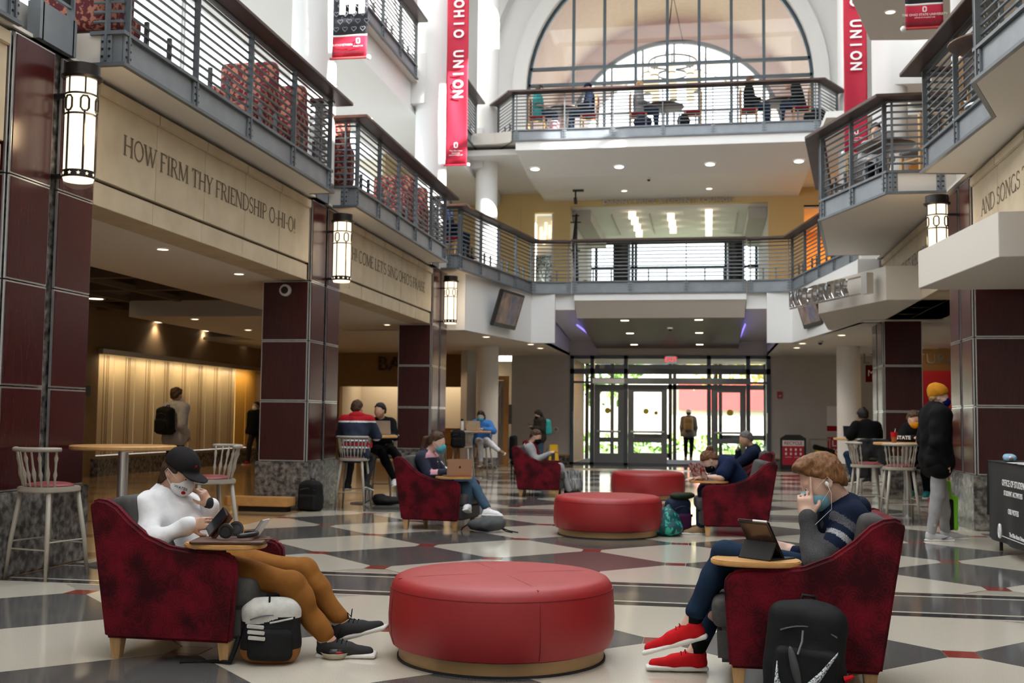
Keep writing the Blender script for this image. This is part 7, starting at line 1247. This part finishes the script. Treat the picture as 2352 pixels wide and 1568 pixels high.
t = poster('white directional sign with a red arrow at the back left', 1157, 1030, 0.40, 0.72, YB-0.001, 'white_print', [(-0.15, 0.15, 0.22, 0.25, 'paper_grey')]); mb = MB(); mb.prism([(-0.17, -0.06), (-0.06, 0.03), (-0.06, -0.02), (0.16, -0.02), (0.16, -0.10), (-0.06, -0.10), (-0.06, -0.15)], -0.016, -0.012, 'y'); mb.build('red_arrow', 'c_red', t)
poster('white framed notice with a red footer right of the doors', 1913, 962, 0.34, 0.75, YB-0.001, 'white_print', [(-0.17, 0.17, -0.36, -0.2, 'c_red')]); t = poster('red poster with white letters L T by the right round column', 1917, 1028, 0.40, 0.62, YB-0.001, 'red_print', []); text('L', 0.17, (-0.02, -0.016, 0.12), (1, 0, 0), (0, 0, 1), 'white_print', t, 'letter', 0.001, bold=0.02); text('TO', 0.17, (0.03, -0.016, -0.13), (1, 0, 0), (0, 0, 1), 'white_print', t, 'letter', 0.001, bold=0.02)
wf = thing('wet_floor_sign', 'yellow folding wet floor sign behind the standing woman', 'floor sign', (WP[0]+0.35, WP[1]+0.25, 0)); mat('sign_yellow', (0.70, 0.42, 0.01), 0.5)
for s in (-1, 1): MB().prism([(-0.14, 0), (0.14, 0), (0.09, 0.66), (-0.09, 0.66)], s*0.12, s*0.12+0.012, 'y').build('panel', 'sign_yellow', wf)
MB().box(-0.05, 0.05, -0.125, -0.12, 0.25, 0.45).build('mark', 'black_print', wf)
bx = thing('black_chair', 'dark upholstered chair back behind the red scarf armchair', 'chair', (atY(1200, 1010, 24).x, 24, 0)); blob('seat', [rbx((0, 0, .40), (.24, .24, .06), .05, None, .01)], 'c_black', bx, 0.025); blob('backrest', [rbx((-.2, 0, .72), (.06, .24, .26), .05, None, .01)], 'c_black', bx, 0.025)
for x in (-.2, .2):
    for y in (-.2, .2): MB().cyl((x, y, 0), (x, y, 0.36), 0.015).build('leg', 'dark_metal', bx)
# right aisle signs
wr_ = bpy.data.objects['wall_right_end']; text('MULTICULTURAL CENTER', 0.26, (5.9, 30.48, 3.02), (1, 0, 0), (0, 0, 1), 'steel_plate', wr_, 'sign_letter', 0.03, space=1.1)
rp = thing('red_wall_panel', 'dark red panel wall with an orange doorway at the end of the right aisle', 'wall panel', (5.6, 30.4, 0)); MB().box(-0.75, 1.8, 0, 0.08, 0, 2.72).build('panel', 'banner_red', rp); mat('orange_red', (0.62, 0.05, 0.01), 0.6); MB().box(0.2, 0.75, -0.03, 0, 0, 2.0).build('orange_door', 'orange_red', rp)
sb = thing('hanging_sign', 'dark red hanging sign with white letters beside the right round column', 'sign', (4.45, 29.9, 2.62)); MB().box(-0.35, 0.5, 0, 0.06, -0.22, 0.22).build('board', 'c_darkred', sb); text('MULTI', 0.16, (0.02, -0.004, 0), (1, 0, 0), (0, 0, 1), 'white_print', sb, 'letter', 0.002); MB().cyl((0, 0.03, 0.22), (0, 0.03, 0.67), 0.012).build('hanger', 'dark_metal', sb)
mb = MB(); mb.box(4.75, 4.95, 30.2, 30.4, 0, 3.3); struct('trim_7', mb, 'maple', 'lit maple jamb at the end of the right aisle')
add_light('right_aisle_glow', 'AREA', (5.6, 29.3, 3.2), 8, (1, 0.6, 0.25), (0, 0.3, -1), shape='DISK', size=0.6)
# stair lobby behind the left round column
lb = thing('lobby_door', 'maple framed glass lobby door with a white stair rail behind', 'door', (-6.3, 32.6, 0)); tag(lb, kind='thing'); MB().box(-0.55, -0.43, 0, 0.1, 0, 2.5).build('jamb', 'maple', lb); MB().box(0.35, 0.5, 0, 0.1, 0, 2.5).build('jamb', 'maple', lb); MB().box(-0.55, 0.5, 0, 0.1, 2.5, 2.62).build('lintel', 'maple', lb)
MB().box(-0.43, 0.35, 0.5, 0.55, 0, 2.5).build('grey_backdrop', 'grey_wall', lb); MB().cyl((-0.25, 0.3, 0.9), (0.25, 0.3, 2.4), 0.03).build('stair_rail', 'white_plastic', lb); MB().cyl((0.2, 0.3, 1.2), (0.2, 0.3, 2.3), 0.02).build('stair_post', 'white_plastic', lb)
pn = thing('wall_panel', 'small grey thermostat plate beside the lit display wall', 'thermostat', (-13.1, 21.9, 1.75)); MB().box(0, 0.03, -0.16, 0.16, -0.28, 0.28).build('plate', 'brown_wall', pn); MB().box(0.03, 0.035, -0.09, 0.09, -0.02, 0.2).build('dark_window', 'black_plastic', pn)
# ================================================================ UPPER FLOORS: FURNITURE AND PEOPLE
mat('damask', (0.10, 0.004, 0.010), 0.8, col2=(0.42, 0.16, 0.10), scale=16, thr=(0.50, 0.56)); mat('woven_grey', (0.10, 0.09, 0.085), 0.8, col2=(0.22, 0.2, 0.19), scale=40); mat('dark_table', (0.10, 0.05, 0.03), 0.3, var=0.1, scale=5)
def lounge(label, loc, rz, m='damask'):
    t = thing('lounge_chair', label, 'lounge chair', loc, rz, 'patterned lounge chairs on level two'); blob('seat', [rbx((.05, 0, .32), (.34, .36, .12), .06, None, .01)], m, t, 0.03); blob('high_back', [rbx((-.30, 0, .62), (.10, .40, .52), .08, None, .01), rbx((-.12, .36, .45), (.26, .06, .30), .06, None, .05), rbx((-.12, -.36, .45), (.26, .06, .30), .06, None, .05)], m, t, 0.03); MB().box(-0.3, 0.3, -0.33, 0.33, 0.08, 0.2).build('plinth', 'handrail_wood', t)
    for x in (-.26, .26):
        for y in (-.28, .28): MB().cyl((x, y, 0), (x, y, 0.1), 0.025).build('foot', 'handrail_wood', t)
for y, rz, lab in ((9.75, 90, 'at the near end of the left balcony'), (14.35, -90, 'near the end of the HOW FIRM balcony'), (13.3, -90, 'beside the grey box on the HOW FIRM balcony'), (16.7, 100, 'at the start of the second balcony'), (20.2, -90, 'in the middle of the second balcony'), (21.3, -90, 'at the far end of the second balcony')): lounge('red damask lounge chair '+lab, (-5.95, y, F2), R(rz))
def wood_chair(label, loc, rz, m='c_red', group='wooden chairs on the upper floors'):
    t = thing('wood_chair', label, 'chair', loc, rz, group)
    for x in (-.2, .2):
        for y in (-.2, .2): MB().box(x-.022, x+.022, y-.022, y+.022, 0, 0.46 if x > 0 else 0.95).build('leg', 'maple_leg', t)
    MB().box(-.22, .24, -.23, .23, .42, .48).build('seat', m, t, bevel=0.015); MB().box(-.235, -.19, -.18, .18, .55, .97).build('backrest', m, t, bevel=0.015); MB().box(-.215, -.185, -.2, .2, .97, 1.0).build('top_rail', 'maple_leg', t)
    for y in (-.2, .2): MB().box(-.2, .2, y-.012, y+.012, .3, .33).build('stretcher', 'maple_leg', t)
def cafe_table(label, loc, r=0.62, m='dark_table'):
    t = thing('cafe_table', label, 'table', loc, 0, 'round tables on the upper floors'); MB().lathe([(0.001, .70), (r-.04, .70), (r, .72), (r, .735), (r-.02, .745), (0.001, .745)], n=36).build('table_top', m, t, smooth=True); MB().cyl((0, 0, 0.03), (0, 0, .7), .045).build('pedestal', 'aluminium', t); MB().lathe([(.28, 0), (.28, .02), (.06, .05)], n=24).build('foot', 'aluminium', t, smooth=True)
YT = 28.78
def X3(px): return atY(px, 270, YT).x
for px, lab in ((1295, 'left'), (1522, 'middle'), (1800, 'right')): cafe_table('round dark table on the top balcony, %s of three' % lab, (X3(px), YT+0.35, F3), 0.55)
for px, rz, sh, hr, cp, lab in ((1237, 0, 'c_teal', ('long', 'hair_black'), None, 'woman in a teal top at the left table of the top balcony'), (1352, PI, 'c_navy', (None, None), 'c_navy', 'man in a dark jacket and cap at the left table of the top balcony'), (1468, 0.1, 'c_grey', ('short', 'hair_blond'), None, 'person in grey at the middle table of the top balcony'), (1722, 0, 'c_black', ('short', 'hair_brown'), None, 'person in black at the right table of the top balcony'), (1838, PI, 'c_black', ('short', 'hair_auburn'), None, 'person bent in a black jacket at the right table of the top balcony')):
    x = X3(px); c, s = math.cos(rz), math.sin(rz); bent = px == 1838
    J = loc_pose(sit(0.46, head=(.30, 0, 1.10), neck=(.18, 0, 1.04), shL=(.1, .19, 1.0), shR=(.1, -.19, 1.0)) if bent else sit(0.46), (x, YT, F3), rz)
    pr = person(lab, J, (c*0.9, s*0.9-0.2, -0.2), Z3, 'skin', sh, 'long' if sh != 'c_teal' else 'short', 'c_denim', ('c_black', 'sole_white'), hr, None, 0.022, bulk=0.02)
    if cp: H, A, _ = headframe(J, (c, s-0.1, -0.1), Z3); blob('cap', [ell(H(-0.01, 0, 0.045), (0.108, 0.094, 0.09), A, 0.01), rbx(H(0, 0, -0.11), (0.3, 0.3, 0.12), 0.002, A, 0, 's'), ell(H(0.11, 0, 0.02), (0.08, 0.075, 0.012), A, 0.015)], cp, pr, 0.014)
    wood_chair('maple chair with red seat under the '+lab.split(' of the')[0].split(' at the')[0]+' upstairs', (x-0.03*c, YT-0.03*s, F3), rz)
wood_chair('empty maple chair with red back at the middle table of the top balcony', (X3(1592), YT, F3), PI)
lump('backpack', 'dark backpack on the top balcony floor beside the middle table', [ell((0, 0, .16), (.24, .16, .17), None, .03)], 'b_navy', (X3(1478), YT-0.32, F3), cat='backpack', vox=0.025); lump('backpack', 'small dark backpack on the top balcony right of the middle table', [ell((0, 0, .16), (.17, .14, .18), None, .03)], 'b_black', (X3(1570), YT-0.3, F3), cat='backpack', vox=0.025); lump('backpack', 'black bag at the right end of the top balcony', [ell((0, 0, .2), (.3, .16, .24), None, .03)], 'b_black', (X3(1872), YT-0.1, F3), cat='backpack', vox=0.025)
bn_ = thing('waste_bin', 'small pale pink waste bin on the top balcony by the left table', 'bin', (X3(1276), YT-0.15, F3)); MB().lathe([(0.11, 0), (0.14, 0.3), (0.13, 0.3), (0.10, 0.02), (0.001, 0.02)], n=20).build('body', 'c_pink', bn_, smooth=True); MB().tube([(0.138*math.cos(a), 0.138*math.sin(a), 0.3) for a in np.linspace(0, 2*PI, 20)[:-1]], 0.008, 5, closed=True).build('rim', 'white_plastic', bn_)
# right level two seating
cafe_table('round dark table on the pointed right balcony', (2.75, 17.6, F2), 0.45); cafe_table('round dark table on the upper right edge balcony', (3.15, 12.9, F2), 0.45)
for x, y, rz, lab in ((2.55, 18.9, -90, 'beyond the table on the pointed balcony'), (3.15, 16.9, 120, 'nearer on the pointed balcony'), (3.3, 13.9, -90, 'on the upper right edge balcony'), (3.4, 11.6, 90, 'near the camera on the upper right edge balcony')): wood_chair('maple chair with woven grey back '+lab, (x, y, F2), R(rz), 'woven_grey')
J = loc_pose(sit(0.46), (2.75, 18.6, F2), R(-95)); person('person with dark hair and a pale top working on the pointed right balcony', J, (0, -1, -0.35), Z3, 'skin', 'c_grey', 'long', 'c_black', ('c_black', 'sole_white'), ('short', 'hair_black'), None, 0.022); laptop('silver laptop on the pointed right balcony table', (2.72, 17.75, F2+0.746), R(-90))
J = loc_pose(sit(0.46), (-5.7, 23.9, F2), R(30)); person('person in navy and red seated at the corner of the left balcony', J, (0.5, 0.6, -0.2), Z3, 'skin_tan', 'c_navy', 'long', 'c_denim', ('c_black', 'sole_white'), ('short', 'hair_black'), None, 0.022, bulk=0.03)
wood_chair('maple chair under the navy clad person on the left balcony corner', (-5.73, 23.88, F2), R(30))
# lounge details
gc = thing('lounge_window_reflection', 'small window in the yellow wall, its chandelier reflection built as glowing cylinders', 'display case', (-4.935, YB+0.3, F2)); mat('crystal', (0.55, 0.6, 0.55), 0.1, 0.6, col2=(0.05, 0.06, 0.05), scale=25, thr=(0.45, 0.55)); MB().box(-0.3, 0.3, 0.05, 0.3, 0, 1.6).build('crystal_panel', 'crystal', gc); MB().box(-0.31, 0.31, 0.31, 0.33, 0, 2.88).build('back', 'white_print', gc)
for i, (x, z) in enumerate(((-.15, 2.3), (0, 2.45), (.13, 2.35), (.22, 2.5), (-.05, 2.15))): MB().cyl((x, 0.15, z-0.2), (x, 0.15, z+0.2), 0.045, n=10).build('reflected_lamp', 'chandelier_glow', gc)  # glowing cylinders imitate a chandelier reflected in the small window
ts = thing('totem_sculpture', 'dark slender metal sculpture at the lounge entrance', 'sculpture', (atY(1322, 560, 32.6).x, 32.6, F2)); mb = MB(); mb.tube([(0, 0, 0), (0.03, 0, 0.8), (-0.03, 0, 1.7), (0.02, 0, 2.6)], [0.1, 0.07, 0.09, 0.03], 8); mb.build('stem', 'dark_metal', ts, smooth='all'); 
for z, w_ in ((2.35, 0.16), (2.55, 0.1), (1.5, 0.14)): MB().cyl((-w_, 0, z), (w_, 0, z), 0.02).build('arm', 'dark_metal', ts)
MB().box(-0.13, 0.13, -0.13, 0.13, 0, 0.1).build('foot', 'maple', ts)
sf = thing('lounge_armchair', 'dark armchair silhouette by the lounge window', 'armchair', (-3.5, 35.5, F2), 0); blob('body', [rbx((0, 0, .3), (.4, .4, .2), .08, None, .01), rbx((-.3, 0, .6), (.1, .4, .35), .08, None, .03)], 'c_black', sf, 0.04)
for k, px in enumerate((1405, 1690)): q_ = thing('potted_plant', 'green potted plant by the lounge window, %s' % ('near the dark armchair' if k == 0 else 'right side'), 'plant', (atY(px, 640, 38.5).x, 38.5, F2)); MB().lathe([(0.15, 0), (0.2, 0.4)], n=16).build('pot', 'dark_metal', q_); mb = MB(); [mb.tube([(0, 0, 0.4), (0.15*math.cos(a), 0.15*math.sin(a), 0.8), (0.4*math.cos(a), 0.4*math.sin(a), 0.95)], [0.02, 0.03, 0.004], 4) for a in np.linspace(0, 6, 11)]; mb.build('fronds', 'leaves', q_, smooth='all')
